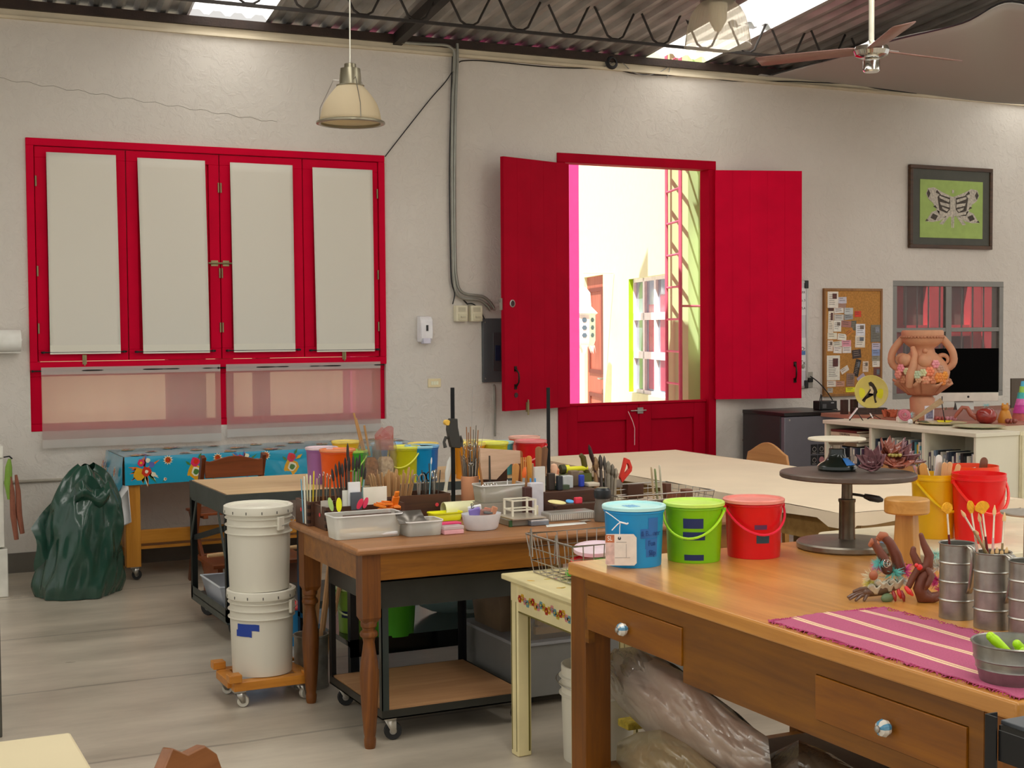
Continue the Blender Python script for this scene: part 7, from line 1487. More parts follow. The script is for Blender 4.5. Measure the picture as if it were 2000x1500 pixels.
s = mpp(M1); mug('left galvanised mug holding one yellow fan brush', M1, 34*s, 146*s, -.10); s2 = mpp(M2); mug('middle galvanised mug packed with long brushes', M2, 35.5*s2, 148*s2, .0)
M3 = nb(2020, 1250, .047); mug('right galvanised mug cut off by the picture edge', M3, 36*mpp(M3), 148*mpp(M3), .3)
YB = mat('#dc9c18', .8, 0, .15, 60, bump=.4, bs=200, gain=1.2); FER = mat('#c8c0b0', .25, .8); MAR = mat('#6c1c1c', .3, gain=1.1); OLB = wood('#7c6840','#94805a','z',1,.4)
def fan_brush(label, mg, px, pt, px_b, hm, fan=.02, h=.24, group=None, dy=0, zo=.012):
    Y = mg.y+dy; top = PY(px, pt, Y); bot = Vector((mg.x+px_b, mg.y+dy*.5, mg.z+zo)); d = top-bot; L_ = d.length
    t_ = thing('fan_brush' if fan else 'paint_brush', label, 'brush', bot, group=group, rot=(0, math.atan2(d.x, d.z), 0))
    m_ = MB(); m_.lathe([(.0025,0),(.0042,L_*.4),(.003,L_*.72)], n=8); m_.build('handle', hm, t_)
    m_ = MB(); m_.lathe([(.0034,L_*.72),(.0032,L_*.9),(.0045,L_*.92)], n=8, sy=.6); m_.build('ferrule', FER, t_)
    if fan:
        m_ = MB(); pts = [(-.004,L_*.91),(.004,L_*.91)]+[(fan*math.cos(t), L_-.016+.020*math.sin(t)) for t in [PI*k/10 for k in range(11)]]; m_.prism(pts, -.0025, .0025, 'xz'); m_.build('bristles', YB, t_)
    else: m_ = MB(); m_.lathe([(.0045,L_*.92),(.005,L_*.95),(.001,L_)], n=8); m_.build('bristles', mat('#c8a878', .8), t_)
    return t_
fan_brush('yellow fan brush with a maroon handle in the left mug', M1, 1849, 984, -.01, MAR, .019)
fan_brush('small yellow fan brush, left of the two in the middle mug', M2, 1889, 980, -.005, FER, .011, dy=.02)
fan_brush('large yellow fan brush with a dark red handle in the middle mug', M2, 1917, 982, .012, MAR, .024)
fan_brush('olive brush leaning far left out of the middle mug', M2, 1880, 997, .034, OLB, 0, dy=-.01, zo=.12); fan_brush('pale thin brush leaning right over the middle mug', M2, 1940, 986, -.005, mat('#c89a98', .5), 0, dy=.01)
fan_brush('upright olive-handled brush in the middle mug', M2, 1965, 1001, .012, OLB, 0, dy=-.01); fan_brush('cream brush between the two galvanised mugs', M2, 1906, 1002, .02, mat('#c8bc90', .5), 0, dy=.02, zo=.05); fan_brush('short tan brush at the left rim of the middle mug', M2, 1898, 1035, .03, OLB, 0, dy=.03, zo=.12)
for k in range(4): fan_brush('stubby pale bristle brush, %s in the middle mug' % ORD[k], M2, 1938+11*k, 1072-3*(k%2), .004*k, mat('#b8a070', .6), 0, dy=-.005*k, group='stubby brushes in the middle mug')
# rug-like place mat
RG = bpy.data.materials.new('woven_mat'); RG.use_nodes = True; nt = RG.node_tree; bs_ = nt.nodes['Principled BSDF']
tc = nt.nodes.new('ShaderNodeTexCoord'); mp = nt.nodes.new('ShaderNodeMapping'); mp.inputs['Scale'].default_value = (500,160,1); nt.links.new(tc.outputs['Object'], mp.inputs['Vector']); nz = nt.nodes.new('ShaderNodeTexNoise'); nz.inputs['Scale'].default_value = 1; nt.links.new(mp.outputs[0], nz.inputs['Vector'])
sx_ = nt.nodes.new('ShaderNodeSeparateXYZ'); nt.links.new(tc.outputs['Object'], sx_.inputs[0])
rp = nt.nodes.new('ShaderNodeValToRGB'); rp.color_ramp.interpolation = 'CONSTANT'; e = rp.color_ramp.elements; PK, CRc = lin('#b05476', 1.2), lin('#dcb490', 1.45)
stops = [(0,PK)]
for c0 in (.19,.485,.79): stops += [(c0,CRc),(c0+.026,PK),(c0+.034,CRc),(c0+.06,PK)]
while len(e) < len(stops): e.new(.5)
for k, (p_, c) in enumerate(stops): e[k].position = p_; e[k].color = c
dv = nt.nodes.new('ShaderNodeMath'); dv.operation = 'DIVIDE'; dv.inputs[1].default_value = .385; nt.links.new(sx_.outputs['X'], dv.inputs[0]); nt.links.new(dv.outputs[0], rp.inputs['Fac'])
mx = nt.nodes.new('ShaderNodeMix'); mx.data_type = 'RGBA'; mx.blend_type = 'MULTIPLY'; mx.inputs[0].default_value = .6; nt.links.new(rp.outputs['Color'], mx.inputs[6]); nt.links.new(nz.outputs['Fac'], mx.inputs[7])
hs_ = nt.nodes.new('ShaderNodeMath'); hs_.operation = 'MULTIPLY_ADD'; hs_.inputs[1].default_value = .9; hs_.inputs[2].default_value = .45; nt.links.new(nz.outputs['Fac'], hs_.inputs[0]); nt.links.new(hs_.outputs[0], mx.inputs[7])
nt.links.new(mx.outputs[2], bs_.inputs['Base Color']); bs_.inputs['Roughness'].default_value = .9; bp = nt.nodes.new('ShaderNodeBump'); bp.inputs['Strength'].default_value = .4; bp.inputs['Distance'].default_value = .002; nt.links.new(nz.outputs['Fac'], bp.inputs['Height']); nt.links.new(bp.outputs[0], bs_.inputs['Normal'])
t_ = thing('woven_mat', 'pink woven place mat with cream stripes and ragged edges', 'place mat', (2.282, 2.19, Nz)); ml, mw_ = .89, .385
def ragged(u, v):
    ed = max(0, abs(u-.5)*2-.94)/.06; sc = .006*math.sin(v*ml*95)+.004*math.sin(v*ml*57+1)
    x = u*mw_+(sc*ed*(1 if u > .5 else -1)); y = v*ml*(1.0+.02*math.sin(3*u))+.004*math.sin(u*60)*(v > .98); return (x, y, .002+.0015*math.sin(11*v+7*u)+.002*ed*(1+math.sin(v*ml*95)))
m_ = MB(); m_.grid(ragged, 40, 150); m_.build('weave', RG, t_, solid=.003, ang=80)
m_ = MB(); rr = random.Random(4)
for k in range(170):
    v = k/170; y = v*ml; x = mw_ if k % 2 else 0; sg = 1 if k % 2 else -1
    m_.tube([(x-.003*sg,y,.003),(x+.006*sg,y+rr.uniform(-.004,.004),.004+rr.random()*.004),(x+(.008+.008*rr.random())*sg,y+rr.uniform(-.008,.008),.0025)], .0013, 4)
for k in range(60): x = mw_*k/60; m_.tube([(x,ml*1.0,.003),(x+rr.uniform(-.003,.003),ml+.010+rr.random()*.008,.003)], .0012, 4)
m_.build('fringe', mat('#a03a66', .9), t_)
# zinc tub with lime handles
c_ = nb(2005, 1350, .08); s = mpp(c_); t_ = thing('zinc_tub', 'small oval zinc tub of lime-handled tools at the right edge', 'tub', c_)
m_ = MB(); r0, r1_, h = .072, .092, .092; pr = [(0,.002),(r0-.003,.002),(r0,0),(r0+.001,.004),(r0+.008,h*.35),(r0+.011,h*.38),(r0+.010,h*.42),(r0+.013,h*.58),(r0+.016,h*.61),(r0+.015,h*.65),(r1_-.002,h-.004),(r1_+.002,h-.001),(r1_,h+.002),(r1_-.004,h),(r0-.003,.006),(0,.006)]
m_.lathe(pr, n=48, cap=False); m_.build('tub', ZN, t_)
LG = mat('#a4d414', .35, gain=1.2)
for k, (dx, dy, ex, ey, ez) in enumerate(((-.05,.02,-.01,-.02,.105),(-.045,-.02,.0,-.04,.07),(.01,.0,.05,-.01,.085),(.0,-.03,.05,-.04,.075))):
    m_ = MB(); a_ = Vector((c_.x+dx, c_.y+dy, c_.z+ez)); b2 = Vector((c_.x+ex, c_.y+ey, c_.z+ez-.05)); m_.tube([a_, a_.lerp(b2,.15), a_.lerp(b2,.6), b2], [.010,.012,.009,.007], 12); m_.ball(a_, .0105, nu=12, nv=8); tag(m_.build('lime_handle', LG), 'lime green rounded tool handle, %s from the left in the zinc tub' % ORD[k], 'handle', 'lime handles in the zinc tub')
m_ = MB(); m_.lathe([(0,0),(.06,0),(.06,.05),(0,.05)], (c_.x, c_.y, c_.z+.008), 20); tag(m_.build('sponge', mat('#8a8478', .9)), 'grey sponge filling the bottom of the zinc tub', 'sponge')

# ---- clay figures
def limb(pts, rs, m, parent, name, n=12): m_ = MB(); m_.tube(pts, rs, n); m_.ball(pts[0], rs[0]*.98, nu=n, nv=8); m_.ball(pts[-1], rs[-1]*.98, nu=n, nv=8); return m_.build(name, m, parent, ang=80)
CL = mat('#6c3a28', .45, 0, .15, 15, bump=.1, gain=1.15); CL2 = mat('#a05c3c', .5, 0, .15, 20, gain=1.15)
def puff(parent, c, r, col, n=170, name='feather'):
    m_ = MB(); rr = random.Random(int(c[0]*1e4)+n)
    for k in range(n):
        v = Vector((rr.gauss(0,1), rr.gauss(0,1), rr.gauss(0,1))).normalized(); a = Vector(c)+v*r*.15; b_ = Vector(c)+v*r*rr.uniform(.6,1.1); sd = v.orthogonal().normalized()*r*.045
        m_.add([a-sd, a+sd, b_+sd*.3, b_-sd*.3], [(0,1,2,3)])
    return m_.build(name, translucent(col, .35), parent)
F1 = N(1722, 1172)+VD*.03; s = mpp(F1)
t_ = thing('clay_figure', 'clay figure of two raised brown legs with feathers and shell petals', 'sculpture', (F1.x, F1.y, Nz))
def rel(px, py, o=0.0):
    d = Vector([float(q_) for q_ in ray(px, py)]); k = (mpp(F1)*FPX+o); v = d*k; return Vector((v.x-F1.x, v.y-F1.y, CAMH+v.z-Nz))
limb([rel(1757,1112), rel(1750,1085), rel(1738,1060), rel(1726,1048)], [.019,.017,.014,.012], CL, t_, 'raised_leg'); limb([rel(1733,1112,-.02), rel(1726,1090,-.02), rel(1712,1068,-.02), rel(1706,1058,-.02)], [.017,.015,.012,.011], CL, t_, 'raised_leg')
limb([rel(1728,1047), rel(1722,1046), rel(1716,1052)], [.012,.013,.009], CL2, t_, 'toes'); limb([rel(1712,1062,-.02), rel(1703,1058,-.02), rel(1700,1064,-.02)], [.010,.011,.007], CL2, t_, 'toes')
puff(t_, rel(1718,1100,-.03), .028, '#78c4c0'); puff(t_, rel(1745,1118,-.02), .034, '#80d0c8'); puff(t_, rel(1765,1115,.0), .036, '#d860a0'); puff(t_, rel(1716,1108,.0), .026, '#d870a8'); puff(t_, rel(1705,1128,-.02), .034, '#d8d0b8'); puff(t_, rel(1698,1140,-.03), .022, '#d8d480'); puff(t_, rel(1762,1135,-.01), .026, '#d8e0e0')
m_ = MB(); c_ = rel(1732,1100,-.05); m_.tube([c_+Vector((.012*math.cos(k*PI/6), 0, .012*math.sin(k*PI/6))) for k in range(12)], .0015, 5, closed=True); m_.tube([c_+Vector((.006+.008*math.cos(k*PI/6), -.003, .008*math.sin(k*PI/6))) for k in range(12)], .0015, 5, closed=True); m_.build('wire_rings', CHROME, t_)
SH = mat('#b8b4a0', .4, 0, .25, 40, gain=1.2)
for k, (px, py) in enumerate(((1712,1150),(1725,1142),(1738,1145),(1752,1140))):
    m_ = MB(); c_ = rel(px, py, -.04); m_.grid(lambda u, v: c_+Vector((.026*math.cos(2*PI*u)*(.3+.7*v)*(1+.2*math.sin(6*PI*u)*v), .014*math.sin(2*PI*u)*(.3+.7*v), -.015+.026*v+.006*math.sin(8*PI*u)*v)), 24, 5); m_.build('shell_petal', SH, t_, solid=.003, ang=80)
limb([rel(1745,1142,-.03), rel(1722,1150,-.03), rel(1698,1155,-.03)], [.018,.02,.016], mat('#54402c', .5), t_, 'torso')
m_ = MB(); c_ = rel(1706,1124,-.06); m_.ball(c_, (.014,.012,.014)); m_.build('clay_knob', CL2, t_)
for k, (px, py, qx, qy) in enumerate(((1690,1152,1657,1166),(1689,1156,1660,1170),(1690,1160,1672,1172),(1692,1150,1668,1155),(1695,1160,1688,1172))):
    limb([rel(px,py,-.04), rel((px+qx)/2,(py+qy)/2-2,-.045), rel(qx,qy,-.05)], [.0075,.006,.0045], mat('#5c4436', .4, coat=.3), t_, 'clay_finger', 8)
limb([rel(1700,1153,-.03), rel(1690,1156,-.04)], [.016,.012], mat('#5c4436', .4, coat=.3), t_, 'palm')
m_ = MB(); c_ = rel(1733,1168,-.05); m_.ball(c_, (.022,.012,.014)); m_.build('green_leaf', mat('#5c7050', .5), t_)
for k, (px, py) in enumerate(((1747,1165),(1757,1160),(1764,1166))): limb([rel(px-3,py-10,-.04), rel(px,py,-.05), rel(px+2,py+8,-.05)], [.005,.007,.003], mat('#8c2420' if k != 1 else '#b82020', .3, coat=.5), t_, 'red_petal', 8)
F2 = N(1805, 1180)+VD*.03; 
t_ = thing('clay_figure', 'brown clay nude bending backward with feathers by the mugs', 'sculpture', (F2.x, F2.y, Nz)); F1 = F2
limb([rel(1775,1145), rel(1783,1128), rel(1793,1112)], [.009,.010,.011], CL, t_, 'arm'); limb([rel(1796,1112), rel(1812,1105), rel(1815,1085), rel(1804,1062), rel(1799,1045)], [.012,.016,.014,.010,.007], CL, t_, 'thigh_and_leg')
limb([rel(1797,1112), rel(1790,1095), rel(1783,1080), rel(1784,1072)], [.012,.012,.010,.008], CL, t_, 'bent_leg'); limb([rel(1815,1110,.0), rel(1802,1130), rel(1797,1150), rel(1802,1165), rel(1818,1168), rel(1836,1158)], [.013,.018,.021,.022,.016,.006], CL, t_, 'torso')
limb([rel(1812,1112,-.01), rel(1820,1125,-.02), rel(1812,1142,-.03), rel(1808,1150,-.03)], [.009,.010,.008,.005], CL, t_, 'arm'); limb([rel(1806,1160), rel(1822,1170), rel(1838,1166)], [.018,.013,.008], CL, t_, 'foot')
puff(t_, rel(1828,1085,.02), .035, '#b8d8d0'); puff(t_, rel(1834,1108,.02), .036, '#dcd8d0'); puff(t_, rel(1832,1135,.03), .036, '#d05898'); puff(t_, rel(1838,1150,.03), .02, '#d860a0'); puff(t_, rel(1816,1113,-.01), .012, '#d8d0c0')
m_ = MB(); m_.ball(rel(1796,1108,-.03), .009); m_.ball(rel(1790,1104,-.03), .006); m_.build('red_bow', mat('#c41c20', .3, coat=.5), t_)
limb([rel(1770,1148,-.02), rel(1776,1156,-.03), rel(1782,1162,-.03)], [.006,.008,.004], mat('#c41c20', .25, coat=.5), t_, 'red_shoe', 8)

# ================================================================ UNDER THE NEAR WORKTABLE: FILM BAGS
def film(label, rows_top, rows_bot, X0_, bulge, colr, fac, name='plastic_bag', seed=1, nu=110, nv=56, core=None, wr=.012):
    rr = random.Random(seed); cr = [(rr.uniform(-1,1)*(3+2.2*k), rr.uniform(-1,1)*(2+1.6*k), rr.uniform(0,6), 1.25/(1+.38*k)) for k in range(9)]
    def interp(rows, u):
        k = u*(len(rows)-1); i = min(int(k), len(rows)-2); t = k-i; return tuple(rows[i][j]+(rows[i+1][j]-rows[i][j])*t for j in (0,1))
    def side(sg):
        def f(u, v):
            a, b_ = interp(rows_top, u), interp(rows_bot, u); px = a[0]+(b_[0]-a[0])*v; py = a[1]+(b_[1]-a[1])*v
            e = max(0,math.sin(PI*min(1,max(0,v))))**.6*max(0,math.sin(PI*min(1,max(0,.04+.92*u))))**.5
            w = wr*sum(am*(1-2*abs(math.sin(fx*u+fy*v+pp_))**.8) for fx, fy, pp_, am in cr)
            return PX(px, py, X0_+sg*(-bulge*e)+w*e)
        return f
    t_ = thing(name, label, 'bag', (X0_, 3.4, .16)); o = t_.location
    for sg, nm in ((1,'front_film'),(-1,'back_film')):
        m_ = MB(); f = side(sg); m_.grid(lambda u, v: f(u, v)-Vector((X0_,3.4,.16)), nu, nv); m_.build(nm, clear(colr, fac, .1, .4, 'film', 7), t_, ang=35)
    if core:
        m_ = MB(); f = side(.45)
        m_.grid(lambda u, v: f(.06+.86*u, .18+.66*v)+Vector((.03,0,0))-Vector((X0_,3.4,.16)), 20, 8); f2 = side(-.35); m_.grid(lambda u, v: f2(.06+.86*u, .18+.66*v)+Vector((.03,0,0))-Vector((X0_,3.4,.16)), 20, 8); m_.build('contents', mat(core, .7, 0, .08, 8), t_, ang=60)
    return t_
film('large clear bag of pinkish clay slabs stuffed under the worktable', [(1166,1300),(1200,1266),(1262,1278),(1330,1310),(1372,1345),(1440,1400),(1500,1440)], [(1164,1312),(1210,1380),(1265,1432),(1330,1480),(1400,1520),(1450,1540),(1510,1530)], 2.52, .07, '#e4dacc', .34, core='#c49c86', seed=3)
film('crumpled clearer bag of grey material behind the pinkish one', [(1250,1270),(1300,1290),(1360,1335),(1430,1385),(1480,1440)], [(1262,1300),(1330,1350),(1370,1400),(1420,1450),(1482,1472)], 2.60, .06, '#c8ccc8', .42, core='#54584e', seed=8)
film('clear bag of tan foam pieces at the bottom under the worktable', [(1205,1450),(1245,1430),(1290,1425),(1340,1450),(1400,1500)], [(1200,1560),(1250,1580),(1300,1590),(1340,1590),(1400,1590)], 2.45, .08, '#d4c8a4', .35, core='#b48c50', seed=5)
film('big smoky brown plastic sack beneath the right drawer', [(1440,1500),(1500,1475),(1560,1445),(1620,1470),(1700,1520)], [(1440,1600),(1500,1620),(1560,1630),(1620,1640),(1700,1640)], 2.62, .10, '#8c7c68', .35, core='#5c4428', seed=9)
film('frilled mouth of clear film flaring beside the worktable leg', [(1164,1306),(1182,1282),(1210,1266),(1245,1262),(1275,1285)], [(1166,1312),(1190,1335),(1215,1378),(1240,1372),(1268,1340)], 2.50, .03, '#d4ccc0', .62, seed=12, nu=60, nv=40)
m_ = MB(); q = PX(1232, 1424, 2.62); m_.box(2.58,q.y-.05,.2,2.72,q.y+.03,q.z+.01); tag(m_.build('yellow_sponge', mat('#a89434', .9, 0, .25, 50, bump=.6), None, bevel=.006), 'yellow speckled foam block among the bags under the worktable', 'foam block')
m_ = MB(); m_.box(2.45,2.9,.142,3.1,3.95,.20); tag(m_.build('slab_stack', mat('#5c4c3c', .7)), 'dark stack the bags rest on under the worktable', 'stack')
# ================================================================ BLACK CART AT THE BOTTOM RIGHT
AB = mat('#141618', .4, .2, .08, gain=1.0); cxa, cya, cz = 2.05, 2.06, .86
t_ = thing('black_cart', 'black steel cart corner with a grey top at the bottom right', 'cart', (cxa, cya, 0))
for x, y in ((0,0),(.55,0),(0,-.5),(.55,-.5)): m_ = MB(); m_.box(x,y-.026,0,x+.003,y,cz+.012) if False else m_.box(x,y-.03,0,x+.004,y,cz+.012); m_.box(x+.004,y-.004,0,x+.03,y,cz+.012); m_.build('post', AB, t_)
m_ = MB(); m_.box(.034,-.5,cz-.012,.55,-.008,cz-.002); m_.build('top_plate', mat('#5c6064', .45, .2, .04, gain=1.1), t_, bevel=.002)
m_ = MB(); m_.box(.006,-.47,cz-.075,.010,-.03,cz-.014); m_.box(.034,-.008,cz-.075,.52,-.004,cz-.014); m_.build('apron', AB, t_)
# ================================================================ FRIDGE
t_ = thing('mini_fridge', 'small grey fridge with a black top beside the white bookcase', 'fridge', (6.99, 9.25, 0)); fw_, fd_, fh_ = .62, .58, .93
m_ = MB(); m_.box(0,.055,.03,fw_,fd_,fh_-.03); m_.build('cabinet', mat('#2e2e2e', .5, gain=1.1), t_, bevel=.004)
m_ = MB(); m_.box(.002,0,.05,fw_-.002,.05,fh_-.035); m_.build('door', mat('#6c6c74', .4, .2, .03, gain=1.15), t_, bevel=.006)
m_ = MB(); m_.box(-.004,-.005,fh_-.03,fw_+.004,fd_,fh_); m_.build('top', mat('#1c1c1c', .3, gain=1), t_, bevel=.003)
m_ = MB(); m_.lathe([(.0,0),(.035,0),(.035,.003),(0,.003)], (.44,-.001,fh_-.09), 24, rot=Matrix.Rotation(PI/2,3,'X'), sy=.4); m_.build('oval_badge', mat('#c0beb8', .3, .5), t_)
m_ = MB(); m_.lathe([(.008,0),(.008,.004)], (.05,-.001,fh_-.06), 12, rot=Matrix.Rotation(PI/2,3,'X')); m_.build('door_pin', STEEL, t_)
for i in range(2):
    for j in range(3):
        x = .27+.075*i; z = .62-.09*j-.0*i; m_ = MB(); m_.box(x,-.0035,z-.04,x+.066,-.0005,z+.04); mg = m_.build('magnet', mat('#1c1c1e', .5, gain=1.0), t_)
        m_ = MB(); c_ = (x+.033,-.0045,z); m_.tube([(x+.033+.018*math.cos(2*PI*k/14), -.0045, z+.018*math.sin(2*PI*k/14)) for k in range(14)], .0018, 4, closed=True)
        if (i, j) == (1, 1): m_.disc(c_, .026, (0,-1,0), 20, 0, .0008)
        m_.box(x+.012,-.0048,z-.034,x+.054,-.0036,z-.03); m_.build('magnet_print', mat('#b87c80' if (i, j) == (1, 1) else '#a8a49c', .5), mg)
p = PY(1612, 803, 9.45); t_ = thing('power_supply', 'black boxy power supply with cable on top of the fridge', 'power supply', (p.x, 9.45, fh_+.0005)); s = mpp(p)
m_ = MB(); m_.box(-.085,-.05,0,.085,.06,.075); m_.build('case', BLACKP, t_, bevel=.006); m_ = MB(); m_.box(-.07,-.0525,.015,-.03,-.05,.05); m_.build('rating_label', mat('#4c4c4c', .5), t_); m_ = MB(); m_.box(.02,-.0525,.055,.05,-.05,.062); m_.build('logo_print', mat('#a8a8a8', .5), t_)
m_ = MB(); m_.tube([(-.04,0,.075),(-.04,0,.12),(-.055,-.01,.13),(-.08,-.03,.09),(-.10,-.05,.006)], .005, 6); m_.build('cable', BLACKP, t_)
# ================================================================ WHITE BOOKCASE
BKM = mat('#cfc9b4', .45, 0, .04, 3, gain=1.25); bx0, bx1, by0, by1, bz = 6.84, 7.225, 6.97, 8.55, .92
t_ = thing('bookcase', 'long low white bookcase of three open bays on the right', 'bookcase', (bx0, by0, 0)); bd, bl_ = bx1-bx0, by1-by0
m_ = MB(); m_.box(-.012,-.012,bz-.028,bd,bl_+.008,bz); m_.build('top', BKM, t_, bevel=.003)
dv_ = [0, PX(1803,830,bx0).y-by0, PX(1700,830,bx0).y-by0, bl_]
yd = sorted([0.0, dv_[1], dv_[2], bl_])
for k, y in enumerate(yd):
    w_ = .03 if 0 < k < 3 else .022; y0 = 0 if k == 0 else (bl_-.022 if k == 3 else y-w_/2); m_ = MB(); m_.box(0,y0,.0,bd-.012,y0+w_,bz-.028); m_.build('upright', BKM, t_, bevel=.002)
m_ = MB(); m_.box(bd-.012,0,0,bd,bl_,bz-.028); m_.build('back_panel', BKM, t_)
for z in (.54, .10):
    for k in range(3): a = yd[k]+(.022 if k == 0 else .0155); c = yd[k+1]-(.022 if k == 2 else .0155); m_ = MB(); m_.box(0,a,z-.028,bd-.012,c,z); m_.build('shelf', BKM, t_, bevel=.002)
t_ = thing('side_cabinet', 'plain cream cabinet side next to the bookcase at the right edge', 'cabinet', (bx1+.006, 6.96, 0)); m_ = MB(); m_.box(0,0,0,.9,.45,.915); m_.build('carcass', mat('#d0c7a6', .45, gain=1.2), t_, bevel=.004); m_ = MB(); m_.box(.004,-.016,.05,.44,-.001,.89); m_.build('door', mat('#d0c7a6', .45, gain=1.2), t_, bevel=.003)
# books
bcols = ['#2c3038','#c8c4b4','#1e1e22','#d4d0c4','#8a8c94','#484c58','#dcd8cc','#3c2c44','#6a7a8c','#202428','#b0aca0','#e0dccc','#2a3444','#7c2c24','#c8a828','#4a8c94']
cname = {'#2c3038':'charcoal','#c8c4b4':'pale grey','#1e1e22':'black','#d4d0c4':'off-white','#8a8c94':'grey-blue','#484c58':'slate','#dcd8cc':'white','#3c2c44':'plum','#6a7a8c':'dusty blue','#202428':'near-black','#b0aca0':'stone grey','#e0dccc':'ivory','#2a3444':'navy','#7c2c24':'brick red','#c8a828':'yellow','#4a8c94':'teal'}
rb2 = random.Random(21)
def book(label, x, y, z, th, h, d, col, lean=0, band=True, grp=None):
    """spine faces -x; thickness along y"""
    t_ = thing('book', label, 'book', (x, y, z), group=grp, rot=(lean, 0, 0)); cm = mat(col, .45, 0, .05, 20, gain=1.2)
    m_ = MB(); m_.box(0,0,0,.003,th,h); m_.box(.003,0,0,d,.002,h); m_.box(.003,th-.002,0,d,th,h); m_.build('cover', cm, t_)
    m_ = MB(); m_.box(.004,.002,.003,d-.003,th-.002,h-.003); m_.build('pages', mat('#d8d2c0', .8), t_)
    if band:
        m_ = MB(); q = mat('#c8c0b0' if int(col[1:3],16) < 0x90 else '#4c4844', .5); z0 = h*rb2.uniform(.3,.5); m_.box(-.0006,th*.25,z0,0,th*.75,z0+h*rb2.uniform(.2,.4)); m_.build('spine_title', q, t_)
for bay, (ya, yb2, hmin, hmax, nm) in enumerate(((yd[0],yd[1],.20,.235,'right'),(yd[1],yd[2],.25,.29,'middle'),(yd[2],yd[3],.17,.19,'left'))):
    y = by0+yb2-.028; k = 0; lo = by0+ya+(.03 if bay else .03)+(.17 if bay == 0 and False else 0); ths = []
    while True:
        th = rb2.choice((.012,.016,.02,.026,.014,.018,.022)); 
        if y-th < lo or k >= 29: break
        k += 1; col = bcols[(k*7+bay*5) % 13] if not (bay == 1 and k > 20) else ['#4a8c94','#c8a828','#7c2c24','#dcd8cc','#4a8c94','#6a7a8c','#c8a828','#7c2c24','#2a3444'][k-21]
        h = rb2.uniform(hmin, hmax)
        y -= th+.0015
        book('%s book, %s from the left in the %s bay' % (cname[col], ORD[k-1], nm), bx0+rb2.uniform(.015,.045), y, .5405, th, h, .16+rb2.random()*.05, col, grp='upright books in the white bookcase')
# books lying on top in the left bay
ylo = by0+yd[2]+.10
for k, (h, col, lb, w_) in enumerate(((.03,'#6a5c44','thick brown book lying lowest on the upright ones in the left bay',.30),(.038,'#8a8070','grey picture book lying second in the left bay pile',.32),(.03,'#b8a48c','tan book with a lettered spine lying in the left bay pile',.33),(.018,'#5c2420','dark red book lying topmost in the left bay pile',.30))):
    z = .735+sum((.03,.038,.03,.018)[:k])+.001*k; tb = thing('book', lb, 'book', (bx0+.02, by1-.05-w_, z), group='lying books in the left bay'); m_ = MB(); m_.box(0,0,0,.2,w_,h-.001); m_.build('cover', mat(col, .5), tb, bevel=.002); m_ = MB(); m_.box(.003,-.001,.004,.197,w_+.001,h-.005); m_.build('pages', mat('#d0c8b4', .8), tb)
    if k == 2: text('FAHREN', .024, mat('#3c2c28', .6, gain=1), tb, (-.0012, w_*.5, h*.5), (PI/2, 0, -PI/2), sx=1.3)
    if k == 1:
        for q, yy in enumerate((.22,.12)): m_ = MB(); m_.disc((-.001,yy,h*.5), .016, (-1,0,0), 20, 0, .0008); m_.build('cover_picture', mat('#c8b4a4', .5), tb)
# ================================================================ DESK BEHIND WITH COMPUTER AND VASE
dx0, dx1, dy0, dy1, dz = 7.36, 10.4, 7.45, 9.25, .92
t_ = thing('studio_desk', 'broad brown desk behind the bookcase, strewn with small clay works', 'table', (0,0,0)); m_ = MB(); m_.box(dx0,dy0,dz-.03,dx1,dy1,dz); m_.build('desktop', mat('#a8705c', .5, 0, .15, 3, gain=1.15), t_)
for x in (dx0+.55, dx1-.1):
    for y in (dy0+.05, dy1-.1): m_ = MB(); m_.box(x,y,0,x+.06,y+.06,dz-.03); m_.build('leg', wood('#a07844','#b48c54','z',1,.5), t_)
def Dk(px, py, z=dz): return PZ(px, py, z+.0005)
def DY(px, Y, py=800): p = PY(px, py, Y); return Vector((p.x, Y, dz+.0005))
c_ = DY(1886, 8.75); s = mpp(c_); t_ = thing('desktop_computer', 'silver all-in-one computer with a black screen facing us', 'computer', c_, -.42)
sw = .55; zb_ = CAMH-(796-645)*s-dz; zt_ = CAMH-(693-645)*s-dz; ch = 17*s
m_ = MB(); m_.box(-sw/2,-.004,zb_+ch,sw/2,.012,zt_); m_.build('screen', mat('#020202', .6, gain=1.0, spec=.05), t_, bevel=.003)
m_ = MB(); m_.box(-sw/2,-.004,zb_,sw/2,.012,zb_+ch-.0005); m_.box(-sw/2+.01,.0125,zb_+.01,sw/2-.01,.02,zt_-.01); m_.build('chin', mat('#c0bcb0', .35, .3), t_, bevel=.002)
m_ = MB(); m_.disc((.02,-.0045,zb_+ch*.5), .010, (0,-1,0), 16, 0, .0006); m_.build('logo_mark', BLACKP, t_); m_ = MB(); m_.bar((0,.06,zb_+.1),(0,.03,.006),.16,.008); m_.box(-.09,-.04,0,.09,.12,.006); m_.build('stand', STEEL, t_)
